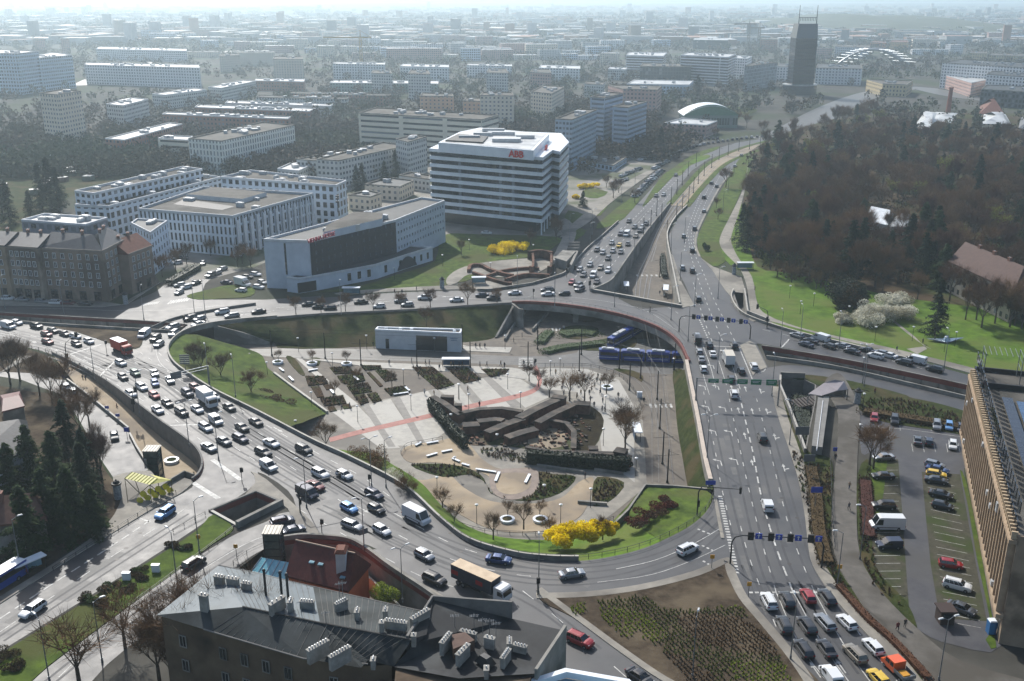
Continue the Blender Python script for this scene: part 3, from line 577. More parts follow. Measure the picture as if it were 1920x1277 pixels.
# wide right road, lower part
D([(1412,1115),(1380,1010),(1352,900),(1330,790),(1312,700),(1303,650)], solid=True, w=.15) if False else None
D([(1455,1175),(1425,1100),(1400,1030),(1382,960)])
D([(1560,1290),(1500,1210),(1455,1110)], solid=True); D([(1455,1110),(1435,1040),(1418,975),(1400,900),(1385,830),(1372,770),(1362,722)])
D([(1600,1290),(1540,1205),(1487,1110)], solid=True); D([(1487,1110),(1460,1040),(1442,985),(1425,920),(1412,850),(1398,790),(1385,735),(1378,705)], L=3, gap=2.2, w=.3)
D([(1640,1290),(1580,1205),(1527,1110)], solid=True); D([(1527,1110),(1500,1045),(1480,990),(1462,920),(1445,850),(1430,790),(1415,735)])
D([(1700,1300),(1620,1200),(1570,1130)], L=3, gap=4); D([(1370,985),(1352,910),(1340,840),(1325,770),(1318,725)], L=2)
D([(1382,1075),(1366,1005),(1350,930)], L=.5, gap=.9, w=.8)
D([(1305,645),(1318,700),(1330,740)], solid=True, w=.15); D([(1318,648),(1333,690),(1342,728)], solid=True); D([(1338,650),(1352,690),(1362,722)], solid=True); D([(1360,652),(1378,700),(1388,730)], solid=True); D([(1385,650),(1402,690),(1412,715)], solid=True, w=.25)
D([(1418,655),(1436,690),(1422,700)], solid=True, w=.18)
D([(1318,648),(1404,652)], solid=True, w=.45)
for q in ([(1335,640),(1320,600),(1308,560),(1300,530)],[(1355,640),(1338,600),(1322,560),(1308,520),(1296,480),(1290,440)],[(1378,640),(1358,600),(1338,560),(1318,510),(1300,470),(1296,440),(1306,400),(1330,350)],[(1283,470),(1290,430),(1300,400),(1320,350),(1345,320)],[(1304,470),(1300,445),(1310,410),(1328,370),(1350,330)]): D(q, L=2.5, gap=3.5, w=.22)
D([(1310,596),(1330,640)], L=1.2, gap=1, w=.4)
# stop line and crossing near the queue
for i in range(14):
    p = G(1408+i*11, 1111, 0); mb.box((p.x, p.y, .03), (.62, .5, .004))
# queue road top
for q in ([(1078,520),(1120,480),(1160,438),(1200,398),(1230,366),(1262,335)],[(1095,530),(1140,482),(1178,440),(1212,400),(1245,362),(1275,332)],[(1112,538),(1155,488),(1192,440),(1225,402),(1256,364)],[(1060,515),(1105,475),(1145,432),(1180,398)]): D(q, L=2.5, gap=3.5, w=.25)
D([(1085,545),(1170,552),(1240,570),(1290,600)], L=2, gap=3)
D([(1060,556),(1140,566),(1210,582),(1270,620)], solid=True, w=.12)
# north ring
D([(420,594),(520,582),(640,572),(760,563),(880,560),(980,556),(1050,552)], L=2.5, gap=4); D([(440,586),(520,577),(640,568),(760,558),(880,553),(980,548)], L=2.5, gap=4)
D([(300,640),(330,617),(380,600),(430,588)], L=2.5, gap=4)
# left avenue and ring west
for q in ([(0,618),(60,630),(120,645),(180,665)],[(0,628),(60,642),(120,660),(180,685),(230,715)],[(0,638),(60,653),(120,672),(180,698),(230,728),(290,765)]): D(q, L=2.5, gap=4)
for q in ([(200,690),(260,735),(320,780),(372,822),(410,850)],[(215,680),(290,730),(350,775),(420,825),(480,865)],[(235,668),(300,710),(360,752),(430,800),(500,845),(560,885)],[(262,660),(320,700),(380,742),(450,790),(520,832),(590,870),(660,905),(720,950)],[(285,650),(330,690),(400,735),(470,780),(540,820),(610,858),(680,895),(750,945)]): D(q, L=2.5, gap=4)
D([(300,625),(292,650),(300,680),(330,705)], solid=True, w=.12)
D([(110,671),(190,646)], solid=True, w=.5); D([(184,708),(215,678)], solid=True, w=.5); D([(120,660),(200,696)], solid=True, w=.2)
D([(315,798),(372,796)], solid=True, w=.5); D([(398,862),(452,900)], solid=True, w=1.0); D([(362,905),(410,935)], solid=True, w=1.0)
D([(0,1185),(100,1118),(200,1050),(300,985),(360,945)], L=3, gap=5); D([(0,1160),(100,1094),(200,1030),(290,970)], L=2, gap=1.2, w=.3)
D([(110,1270),(200,1185),(300,1110),(380,1062)], L=3, gap=6); D([(330,1100),(400,1055),(460,1020),(500,1004)], solid=True, w=.15)
D([(262,972),(282,979)], solid=True, w=.4)
# south ring
for q in ([(560,955),(640,1000),(720,1045),(800,1085),(880,1108)],[(600,915),(680,965),(760,1010),(850,1050),(950,1075),(1050,1085)],[(700,940),(780,985),(860,1025),(950,1052)]): D(q, L=2.5, gap=4)
D([(1155,1067),(1230,1050),(1300,1020),(1352,990)], solid=True, w=.14); D([(1120,1092),(1220,1078),(1300,1050),(1360,1022)], solid=True, w=.12)
D([(980,1108),(1040,1155),(1140,1240),(1220,1310)], L=3, gap=5)
D([(1308,992),(1335,1003)], L=.9, gap=.8, w=.4); D([(1316,1023),(1338,1033)], L=.9, gap=.8, w=.4); D([(1318,1052),(1335,1062)], L=.9, gap=.8, w=.4)
D([(1440,605),(1540,632),(1640,658),(1760,690)], L=2.5, gap=4); D([(1430,618),(1540,644),(1640,668),(1760,700)], L=2.5, gap=4); D([(1465,652),(1480,636)], solid=True, w=.4)
D([(60,578),(150,580),(240,583),(340,580),(420,572)], solid=True, w=.15)
# arrows
def arrow(px, py, kind='s', s=1.0, ahead=None):
    s *= .78
    p = G(px, py); q = G(*(ahead or (px-12, py-40))); d = (q-p).xy.normalized(); n = Vector((-d.y, d.x))
    def P(f, l): return (p.x+d.x*f*s+n.x*l*s, p.y+d.y*f*s+n.y*l*s, .029)
    if kind == 's':
        mb.quad([P(-2, -.13), P(1, -.13), P(1, .13), P(-2, .13)]); mb.quad([P(1, -.5), P(2.8, 0), P(1, .5)])
    elif kind == 'l':
        mb.quad([P(-2, -.13), P(1, -.13), P(1, .13), P(-2, .13)]); mb.quad([P(1.3, -.1), P(1.9, 1.2), P(1.4, 1.3), P(.9, -.1)]); mb.quad([P(2.4, 1.0), P(2.2, 2.1), P(1.0, 1.4)])
    else:
        mb.quad([P(-2, -.13), P(1, -.13), P(1, .13), P(-2, .13)]); mb.quad([P(1, -.5), P(2.8, 0), P(1, .5)]); mb.quad([P(-.5, -.1), P(.2, -1.2), P(-.3, -1.4), P(-1, -.1)])
for x, y in ((1322,727),(1347,727),(1338,688),(1329,766),(1360,768),(1342,812),(1372,813),(1352,868),(1382,866)): arrow(x, y, 'l', 1.0)
for x, y in ((1372,728),(1398,730),(1353,660),(1397,664),(1385,770),(1411,772),(1397,818),(1411,870)): arrow(x, y, 's', 1.0)
for x, y in ((1426,734),(1438,772),(1453,820),(1470,878)): arrow(x, y, 'r', 1.0)
for x, y in ((60,640),(100,655),(165,672),(24,628)): arrow(x, y, 's', 1.1, (x+40, y+12))
for x, y in ((640,700+190),(580,842),(520,805),(680,955)): arrow(x, y, 's', 1.1, (x+40, y+22))
for x, y in ((1148,440),(1165,428),(1128,465),(1108,485),(1150,468)): arrow(x, y, 's', 1.1, (x-25, y+25))
for x, y in ((460,590),(600,568),(720,566),(840,556)): arrow(x, y, 's', 1.1, (x-40, y+3))
for x, y in ((1530,1258),(1577,1250)): arrow(x, y, 's', 1.0, (x-25, y-35))
# zebra crossings on the plaza level and at the hotel street
for i in range(6):
    p = G(989+i*0-3, 672+i*3.1, -6); mb.box((p.x, p.y, -5.955), (4.2, .6, .004))
for i in range(5):
    p = G(1220+i*9.6, 761, -6); mb.box((p.x, p.y, -5.955), (.55, 2.6, .004))
for i in range(4):
    p = G(1036+i*7, 618, -6); mb.box((p.x, p.y, -5.955), (.6, 3, .004))
for i in range(8):
    p = G(318+i*5, 567-i*.8, 0); mb.box((p.x, p.y, .03), (.6, 4, .004)); p = G(268+i*4, 571-i*.5, 0); mb.box((p.x, p.y, .03), (.5, 3, .004))
for i in range(6):
    p = G(1195+i*9, 517, -5.8); mb.box((p.x, p.y, -5.7), (.8, 2.4, .004))
# parking bays
for i, y in enumerate(range(882, 1150, 13)):
    if y < 1110: p = G(1662, y+(y-880)*.12); mb.box((p.x, p.y, .078), (4.9, .09, .004), rz=0.02)
for i in range(20):
    y = 900+i*14; a, b = G(1737+i*2.0, y), G(1790+i*2.6, y+12); band(mb, [a, b], .09, .078)
for x in (1628,1647,1667,1687,1745,1768,1791,1814): band(mb, [G(x, 798), G(x+1, 808)], .09, .055)
for x in (1709,1730,1751,1774,1797): band(mb, [G(x, 832), G(x+3, 848)], .09, .055)
band(mb, [G(1624,800), G(1700,805), G(1820,822)], .12, .055)
mb.build('road_markings', M_white, kind='structure')
# tyre-polished lane bands
mb = MB()
for q in ([(1440,1165),(1400,1070),(1370,960),(1345,850),(1325,750)],[(1475,1150),(1440,1080),(1415,990),(1390,880),(1368,780)],[(1520,1150),(1472,1060),(1450,990),(1428,890),(1405,790)],[(1570,1150),(1515,1060),(1485,960),(1462,880),(1440,800)],
          [(40,634),(130,658),(210,695),(300,752),(400,822),(500,880),(600,940)],[(250,672),(330,720),(420,780),(520,840),(640,910),(760,985),(900,1055),(1050,1075)], *[[(203+k*9,681-k*2),(320+k*14,712+k*2),(430+k*17,790+k*4),(540+k*20,858+k*5),(660+k*20,930+k*5)] for k in range(-3, 5)], *[[(-20,612+k*9),(60,628+k*9),(140,648+k*12),(215,676+k*14)] for k in range(4)], [(600,950),(720,1005),(860,1060),(1000,1090),(1150,1085),(1290,1040),(1360,980)], [(760,985),(900,1038),(1050,1068),(1180,1058),(1290,1020),(1345,970)], [(1600,1265),(1540,1180),(1490,1090)], [(1500,1255),(1440,1150),(1400,1060)], [(0,1200),(120,1120),(250,1035),(360,965)],[(80,1290),(200,1195),(320,1110),(450,1030)],[(640,960),(740,1020),(860,1070),(1000,1130),(1120,1220)],
          [(1090,520),(1130,480),(1172,436),(1215,392)],[(1290,640),(1240,590),(1150,570),(1040,560),(900,562),(760,570)],[(290,660),(300,620),(360,600),(460,588),(600,576),(760,566)]):
    c = walk(cr(gp(q), 6), 3)
    for s in (-.8, .8): band(mb, offset(c, s), .45, .0235+.0005*(s > 0))
mb.build('tyre_bands', mat('polished_asphalt', '2d2e31', '3c3d40', .4, .66, .4), kind='structure')
# asphalt repairs and manhole covers
mb = MB(); RP = random.Random(31); rp = [f for f in ([(40,640),(600,930)],[(600,930),(1050,1085)],[(1330,760),(1440,1150)],[(1370,720),(1520,1130)],[(0,1190),(360,950)],[(150,1220),(450,1030)],[(1090,530),(1230,380)],[(480,580),(1040,556)],[(1290,420),(1400,700)],[(1450,620),(1800,710)])]
for k in range(110):
    a, b = RP.choice(rp); t = RP.random(); p = G(a[0]+(b[0]-a[0])*t+RP.uniform(-40, 40), a[1]+(b[1]-a[1])*t+RP.uniform(-12, 12)); rd = any(inside(p, q) for q in [[(v.x, v.y) for v in r_] for r_ in roads]) and not any(inside(p, h_) for h_ in HOLES)
    if not rd: continue
    d = (G(*b)-G(*a)); an = math.atan2(d.y, d.x)
    if k % 3: mb.box((p.x, p.y, .0215+.0001*k/10), (RP.uniform(1.5, 9), RP.uniform(.6, 2.6), .002), RP.randrange(2), an)
    else: mb.tube((p.x, p.y, .02), (p.x, p.y, .0305), .38, .38, 10, 2)
mb.build('road_patches', [mat('patch_dark', '25262a', '323336', .5, .6), mat('patch_pale', '454544', '535250', .5, .65), mat('manhole_iron', '2b2725', None, rough=.6)], kind='structure')
# ramparts under the terrace etc.: planted tree rings
M_roofg = mat('roof_gravel', '4a4741', '5d5a54', .3, .85, .25, c3='3a3833', scale3=.08)
M_roofl = mat('roof_light', 'a9aaa8', 'c4c5c2', .3, .36, .5, c3='8d8f8f', scale3=.08)
M_roofd = mat('roof_bitumen', '292d2f', '393e40', .25, .65, .3, bump=.01, c3='3a3d3d', scale3=.1)
M_slate = mat('roof_slate', '2b2d30', '3a3c40', 1.2, .5, .5, bump=.02)
M_tile = mat('roof_tiles_red', '57301f', '6b3f30', 1.0, .75, .3, bump=.03)
M_wht = mat('white_render', 'b4b8bc', 'c9ccce', .3, .7, .3)
M_unit = mat('roof_unit_metal', '9fa3a6', 'b9bcbe', .8, .4, .5, metal=.2)
win_mesh = {}
def window_mesh(w, h, frame, glass):
    k = (round(w, 2), round(h, 2), frame.name, glass.name)
    if k not in win_mesh:
        mb = MB(); f = .12
        mb.box((0, -.06, f/2), (w, .12, f)); mb.box((0, -.06, h-f/2), (w, .12, f))
        mb.box((-w/2+f/2, -.06, h/2), (f, .12, h-2*f)); mb.box((w/2-f/2, -.06, h/2), (f, .12, h-2*f))
        if w > 1.1: mb.box((0, -.05, h/2), (.07, .1, h-2*f))
        mb.quad([(-w/2+f, -.02, f), (w/2-f, -.02, f), (w/2-f, -.02, h-f), (-w/2+f, -.02, h-f)], 1)
        o = mb.build('window', [frame, glass]); win_mesh[k] = o.data; bpy.data.objects.remove(o)
    return win_mesh[k]
def add_windows(root, a, b, z0, rows, dv, w, h, n=None, du=3.0, frame=None, glass=None, name='window', inset=1.0, skip=None):
    """individual windows on the wall a->b (seen from outside, a left)"""
    L = math.hypot(b[0]-a[0], b[1]-a[1]); n = n or max(1, int((L-2*inset+.01)/du)); d = ((b[0]-a[0])/L, (b[1]-a[1])/L)
    me = window_mesh(w, h, frame or M_wht, glass or M_glass); ang = math.atan2(d[1], d[0]); ox, oy, oz = root.location
    for r in range(rows):
        for k in range(n):
            if skip and skip(r, k, n): continue
            s = inset + (L-2*inset)*(k+.5)/n
            o = bpy.data.objects.new(name, me); sc.collection.objects.link(o); o.parent = root
            o.location = (a[0]+d[0]*s-ox, a[1]+d[1]*s-oy, z0+r*dv-oz); o.rotation_euler = (0, 0, ang)
def poly_ccw(p):
    return p if sum(a[0]*b[1]-b[0]*a[1] for a, b in zip(p, p[1:]+p[:1])) > 0 else p[::-1]
def inset_poly(p, d):
    p = poly_ccw(p); n = len(p); out = []
    for i in range(n):
        a, b, c = Vector(p[i-1]), Vector(p[i]), Vector(p[(i+1) % n])
        e1 = (b-a).normalized(); e2 = (c-b).normalized(); n1 = Vector((-e1.y, e1.x)); n2 = Vector((-e2.y, e2.x))
        m = n1+n2; k = d/max(.35, 1+n1.dot(n2)); out.append(tuple(b+m*k))
    return out
def building(name, label, roofpx, ybase, wall, roof=None, h=None, vi=0, z0=0.0, par=.7, units=4, mark=None, cat='building', simple=False, parm=None, uroof=None, seed=0):
    """roofpx: roof outline in picture coordinates; ybase: picture row of the foot below corner vi"""
    if h is None: h = HT(ybase, roofpx[vi][1], z0)-z0
    zt = z0+h; P = poly_ccw([tuple(G(x, y, zt).xy) for x, y in roofpx])
    cx = sum(p[0] for p in P)/len(P); cy = sum(p[1] for p in P)/len(P); o0 = (cx, cy, z0)
    roof = roof or M_roofg
    rr = random.Random(seed or int(roofpx[0][0]*7+roofpx[0][1]))
    if simple:
        mb = MB(); mb.prism(P, z0-.5, zt, 0, 1); I = inset_poly(P, .5)
        n = len(P)
        for i in range(n): mb.quad([(*P[i], zt+.02), (*P[(i+1) % n], zt+.02), (*P[(i+1) % n], zt+par), (*P[i], zt+par)], 2); mb.quad([(*P[i], zt+par), (*P[(i+1) % n], zt+par), (*I[(i+1) % n], zt+par), (*I[i], zt+par)], 2)
        sp = [P[i] for i in range(len(P))]
        for k in range(units):
            s, t = rr.uniform(.2, .8), rr.uniform(.3, .7); n4 = len(P)
            x = (P[0][0]*(1-s)+P[1][0]*s)*(1-t)+(P[(n4-1)][0]*(1-s)+P[2][0]*s)*t; y = (P[0][1]*(1-s)+P[1][1]*s)*(1-t)+(P[n4-1][1]*(1-s)+P[2][1]*s)*t
            mb.box((x, y, zt+.7), (rr.uniform(1.5, 4), rr.uniform(1.5, 3), rr.uniform(1, 2.2)), 3, rz=rr.random())
        o = mb.build(name, [wall, roof, parm or M_conc, uroof or M_unit], origin=o0)
        return tag(o, label, cat, mark=mark), P, zt
    r = empty(name, o0, label, cat, mark=mark)
    L = [(p[0]-cx, p[1]-cy) for p in P]
    mb = MB(); mb.prism(L, -.5, h, 0); F = mb.F[:-1]
    mesh('walls', mb.V, F, wall, None, mb.U[:sum(len(f) for f in F)], parent=r)
    mb = MB(); I = inset_poly(L, .45); n = len(L)
    mb.quad([(p[0], p[1], h-.02) for p in L]); mb.build('roof', roof, r)
    mb = MB()
    for i in range(n):
        a, b, c, d = L[i], L[(i+1) % n], I[(i+1) % n], I[i]
        mb.quad([(*a, h-.3), (*b, h-.3), (*b, h+par), (*a, h+par)]); mb.quad([(*a, h+par), (*b, h+par), (*c, h+par), (*d, h+par)]); mb.quad([(*c, h-.02), (*d, h-.02), (*d, h+par), (*c, h+par)])
    mb.build('roof_edge', parm or M_conc, r)
    for k in range(units):
        for _ in range(20):
            x = rr.uniform(min(p[0] for p in L), max(p[0] for p in L)); y = rr.uniform(min(p[1] for p in L), max(p[1] for p in L))
            if inside((x, y), inset_poly(L, 2.5)): break
        else: continue
        sx, sy, sz = rr.uniform(1.2, 4.5), rr.uniform(1, 2.6), rr.uniform(.7, 1.8)
        e = L[1][0]-L[0][0], L[1][1]-L[0][1]; a = math.atan2(e[1], e[0])
        mb = MB(); mb.box((x, y, h+sz/2), (sx, sy, sz), rz=a); mb.box((x, y, h+sz+.08), (sx*.7, sy*.7, .16), rz=a); mb.build('roof_unit', uroof or M_unit, r)
    return r, P, zt
def W(px, z): return tuple(G(px[0], px[1], z).xy)

M_bandw = mat('white_cladding', 'c9d0d6', 'dde2e6', .2, .35, .5)
M_rib = wmat('ribbon_glass', '1c2228', '0b1217', 1.5, 30, 1.36, 29, blinds=.2)
habb = HT(442, 300)
A_px = [(805,283),(1018,300),(1036,286),(1050,289),(1067,271),(1052,254),(900,248),(850,262)]
Pa = [W(p, habb) for p in A_px]; c = (sum(p[0] for p in Pa)/8, sum(p[1] for p in Pa)/8)
abb = empty('office_block', (c[0], c[1], 0), 'tall white office block with dark ribbon windows and red rooftop letters', 'office building', mark='the white office block with red letters')
La = poly_ccw([(p[0]-c[0], p[1]-c[1]) for p in Pa]); nfl = 8; gz = 5.5; fh = (habb-gz)/nfl
for k in range(nfl):
    z = gz+k*fh
    mb = MB(); mb.prism(inset_poly(La, .5), z+1.0, z+fh+.1); mb.build('window_band', M_rib, abb)
    mb = MB(); mb.prism(La, z-.25, z+1.25 if k < nfl-1 else z+1.25); mb.build('white_band', M_bandw, abb)
mb = MB(); mb.prism(La, habb-.2, habb+1.1); mb.build('white_band', M_bandw, abb)
mb = MB(); mb.prism(inset_poly(La, 3.5), 0, gz); mb.build('ground_floor', M_glass, abb)
for i in range(9):
    a, b = La[0], La[1]
    pass
fr = sorted(range(8), key=lambda i: 0)
def loc(px, z): q = W(px, z); return (q[0]-c[0], q[1]-c[1])
for s in range(4):
    p0 = Vector(loc((1018,300), habb)); p1 = Vector(loc((1036,286), habb)); q = p0.lerp(p1, .05+s*.3)
    mb = MB(); mb.box((q.x-.5, q.y+.3, gz/2), (.6, .6, gz)); mb.build('column', M_bandw, abb)
# roof storey + plant
up = [loc(p, habb+4) for p in [(822,268),(1000,283),(1020,262),(1030,252),(900,240),(862,248)]]
mb = MB(); mb.prism(up, habb+.2, habb+4.2); mb.build('roof_storey', M_bandw, abb)
mb = MB(); mb.prism(inset_poly(up, 1.2), habb+4.2, habb+4.3); mb.build('roof', M_roofl, abb)
mb = MB(); q = [loc(p, habb+5.0) for p in [(835,262),(905,266),(915,255),(860,250)]]; mb.prism(q, habb+4.3, habb+4.9, 0); mb.build('plant_deck', M_black, abb)
for x, y, sx, sy in ((880,257,9,2),(905,252,8,2),(950,262,12,6),(940,250,12,3),(985,256,8,4),(925,244,10,2)):
    p = loc((x, y), habb+5); mb = MB(); mb.box((p[0], p[1], habb+5.1), (sx, sy, 1.4), rz=-.06); mb.build('roof_unit', M_unit, abb)
def text(name, body, size, p, rz, m, parent, tilt=math.pi/2, ext=.15, ox=0.0, align='CENTER'):
    cu = bpy.data.curves.new(name, 'FONT'); cu.body = body; cu.size = size; cu.extrude = ext; cu.align_x = align; cu.resolution_u = 2; cu.offset = ox
    o = bpy.data.objects.new(name, cu); link(o); dg = bpy.context.evaluated_depsgraph_get(); me = bpy.data.meshes.new_from_object(o.evaluated_get(dg)); bpy.data.objects.remove(o)
    me.materials.clear(); me.materials.append(m); k = bpy.data.objects.new(name, me); link(k, parent)
    b = parent.location if parent else (0, 0, 0); k.location = (p[0]-b[0], p[1]-b[1], p[2]-b[2]); k.rotation_euler = (tilt, 0, rz); return k
M_redletter = mat('red_letters', 'c41a1a', None, rough=.5)
p0, p1 = W((940,291), habb), W((1000,296), habb); ang = math.atan2(p1[1]-p0[1], p1[0]-p0[0])
p0, p1 = Vector(W((822,268), habb+4)), Vector(W((1000,283), habb+4)); ang = math.atan2(p1.y-p0.y, p1.x-p0.x); q = p0.lerp(p1, .83); f = Vector((math.sin(ang), -math.cos(ang)))
text('letters', 'ABB', 3.8, (q.x+f.x*.3, q.y+f.y*.3, habb+.9), ang, M_redletter, abb, ox=.1)
p0, p1 = W((1018,290), habb), W((1036,278), habb)
text('letters', 'ABB', 2.8, (p0[0]+1.5, p0[1]+6, habb+1.2), math.atan2(p1[1]-p0[1], p1[0]-p0[0]), M_redletter, abb, ox=.05)

hh = HT(540, 452)
hp = [(494,452),(580,455),(741,416),(834,379),(790,373),(700,397),(612,421)]
M_hw = mat('hotel_white', 'a9b2bd', 'bac3cd', .25, .7, .3); M_navy = mat('navy_cladding', '141d29', '1d2836', .3, .4, .5)
hot, Ph, _ = building('hotel', 'long white hotel with a navy window wall and red rooftop letters', hp, 540, M_hw, M_roofd, h=hh, par=.8, units=5, parm=M_wht, mark='the white and navy hotel')
Pw = [W(p, hh) for p in hp]
def panel(root, a, b, z0, z1, m, name, off=.12):
    d = Vector((b[0]-a[0], b[1]-a[1])).normalized(); n = Vector((d.y, -d.x)); o = root.location; mb = MB()
    A = Vector(a)+n*off; B = Vector(b)+n*off
    mb.quad([(A.x-o.x, A.y-o.y, z0-o.z), (B.x-o.x, B.y-o.y, z0-o.z), (B.x-o.x, B.y-o.y, z1-o.z), (A.x-o.x, A.y-o.y, z1-o.z)])
    mb.quad([(A.x-o.x, A.y-o.y, z1-o.z), (B.x-o.x, B.y-o.y, z1-o.z), (b[0]-o.x, b[1]-o.y, z1-o.z), (a[0]-o.x, a[1]-o.y, z1-o.z)])
    return mesh(name, mb.V, mb.F, m, parent=root)
panel(hot, Pw[1], Pw[2], 4.8, hh-.1, M_navy, 'navy_wall', .25)
nb = Vector((Pw[2][0]-Pw[1][0], Pw[2][1]-Pw[1][1])).normalized(); nn = Vector((nb.y, -nb.x))*.3
a_ = (Pw[1][0]+nn.x, Pw[1][1]+nn.y); b_ = (Pw[2][0]+nn.x, Pw[2][1]+nn.y)
M_curt = mat('curtained_glass', '3a4552', '5a6573', .9, .2, .6)
add_windows(hot, a_, b_, 6.0, 4, 2.9, .9, 1.4, n=14, frame=M_navy, glass=M_curt, skip=lambda r, k, n: False)
add_windows(hot, Pw[2], Pw[3], 5.6, 4, 2.9, 1.0, 1.3, n=18, frame=M_hw)
panel(hot, tuple(Vector(Pw[0]).lerp(Vector(Pw[1]), .44)), tuple(Vector(Pw[0]).lerp(Vector(Pw[1]), .48)), 5, hh-.4, M_glass, 'stair_window', .05)
# upper plant box
bx = [(608,424),(718,398),(722,388),(664,386),(612,408)]
lp = lambda px, z: tuple(Vector(W(px, z))-hot.location.xy)
mb = MB(); mb.prism([lp(p, hh+3) for p in [(606,432),(716,407),(718,396),(664,394),(614,418)]], hh-.2, hh+2.4, 0, 1); mb.build('plant_room', [M_hw, M_roofg], hot)
for x, y in ((664,428),(686,421)):
    p = lp((x, y), hh+1); mb = MB(); mb.box((p[0], p[1], hh+1.2), (3.6, 2, 2.2), rz=.6); mb.build('air_unit', M_unit, hot)
p = lp((634,398), hh); mb = MB(); mb.tube((*p, hh), (*p, hh+7), .25, .12)
for z in (4, 5.2, 6.2): mb.box((p[0], p[1], hh+z), (1.2, 1.2, .5))
mb.build('antenna_mast', M_dkmetal, hot)
q0, q1 = W((583,452), hh+1.4), W((622,440), hh+1.4)
text('letters', 'VIENNA HOUSE', 2.0, ((q0[0]+q1[0])/2, (q0[1]+q1[1])/2, hh+.9), math.atan2(q1[1]-q0[1], q1[0]-q0[0]), mat('sign_red', '9b1f3c', None, rough=.5), hot, ox=.04)
# podium
pod = [(537,521),(560,524),(592,519),(640,510),(705,498),(767,478),(811,465),(745,460),(700,470),(584,508)]
hp5 = HT(546, 520)
po, Pp, _ = building('hotel_podium', 'curved low white podium with an arched window in front of the hotel', pod, 546, M_hw, M_roofd, h=hp5, par=.5, units=0, parm=M_wht)
Wp = [W(p, hp5) for p in pod]
for (i, n_) in ((3, 3), (4, 2)):
    add_windows(po, Wp[i], Wp[i+1], 1.3, 1, 3, 1.3, 2.6, n=n_, frame=M_dkmetal)
add_windows(po, Wp[5], Wp[6], 1.3, 1, 3, 1.0, 2.4, n=3, frame=M_dkmetal, inset=1)
# arch window
a, b = Vector(Wp[4]).lerp(Vector(Wp[5]), .62), Vector(Wp[4]).lerp(Vector(Wp[5]), 1.0); a2 = Vector(Wp[5]).lerp(Vector(Wp[6]), .3)
d = (a2-a); L_ = d.length; d.normalize(); n2 = Vector((d.y, -d.x))*.15; mb = MB(); pts = []
for k in range(17):
    t = k/16; x = a+d*L_*t+n2; pts.append((x.x-po.location.x, x.y-po.location.y, .6+4.0*math.sin(math.pi*t)**.75))
base0 = (pts[0][0], pts[0][1], .5)
mb.quad([(pts[0][0], pts[0][1], .3)]+[(pts[-1][0], pts[-1][1], .3)]+pts[::-1]); mb.build('arched_window', M_rib, po)
p0_, p1_ = Vector(Wp[1]).lerp(Vector(Wp[2]), -.1), Vector(Wp[2])
panel(po, tuple(p0_), tuple(p1_), .2, 3.6, M_black, 'loading_door', .1)

cw = wmat('court_wall', 'a9b0b6', '171c22', 3.4, 3.6, 1.9, 2.3, blinds=.05, wall2='a2a9b0')
cw2 = wmat('court_wall_fine', 'a9b0b6', '171c22', 1.9, 3.9, .8, 2.9, blinds=.05, wall2='a2a9b0')
R3 = [
 ('long_court_wing', 'long court wing with a dark sign corner behind the courtyard block', [(140,387),(204,390),(414,335),(372,328)], 445, cw),
 ('long_court_wing', 'plain grey rear court wing with blank gable', [(140,361),(176,366),(380,320),(344,315)], 440, cw),
 ('court_block', 'tall court block with paired windows behind the courtyard block', [(414,335),(630,351),(650,342),(470,322)], 425, cw),
 ('court_courtyard_block', 'broad grey court building with a roofed courtyard and tall slit windows', [(260,395),(436,409),(588,366),(381,354)], 481, cw2),
]
for i, (nm, lb, px, yb, m) in enumerate(R3):
    vi = {0: 1, 1: 1, 2: 1, 3: 1}[i]
    r, P, zt = building(nm, lb, px, yb, m, M_roofg, vi=vi, par=1.0, units=14 if i < 3 else 6, parm=M_wht if i < 3 else mat('pale_parapet', '9ea4a9', 'aab0b4', .3, .7), mark='the broad court building with a courtyard' if i == 3 else None)
    if i == 3:
        q = [tuple(Vector(W(p, zt+.05))-r.location.xy) for p in [(325,383),(416,394),(440,387),(345,373)]]; mb = MB(); mb.prism(q, zt+.01, zt+.05); mb.build('light_well', M_black, r)
        q = [tuple(Vector(W(p, zt+.05))-r.location.xy) for p in [(350,372),(455,381),(500,368),(400,358)]]; mb = MB(); mb.prism(q, zt+.01, zt+1.8, 0, 1); mb.build('roof_hall', [M_wht, M_roofg], r)
        a, b = W((436,409), zt), W((588,366), zt)
        dv_ = (Vector(b)-Vector(a)); an_ = math.atan2(dv_.y, dv_.x); q = Vector(a).lerp(Vector(b), .5)+Vector((math.sin(an_), -math.cos(an_)))*.2
        tx = text('letters', 'S Ą D  A P E L A C Y J N Y  W  K R A K O W I E', 1.5, (q.x, q.y, zt-.9), an_, mat('letters_dark', '3a3f44', None, rough=.6), r, ext=.06); tx.scale = (dv_.length*.9/max(.1, tx.dimensions.x), 1, 1)
        for k in range(13):
            p = Vector(a).lerp(Vector(b), (k+.5)/13); mb = MB(); mb.box((p.x-r.location.x+.6, p.y-r.location.y-1.0, zt/2-.5), (.9, .9, zt-1), rz=.7); mb.build('column', M_wht, r)

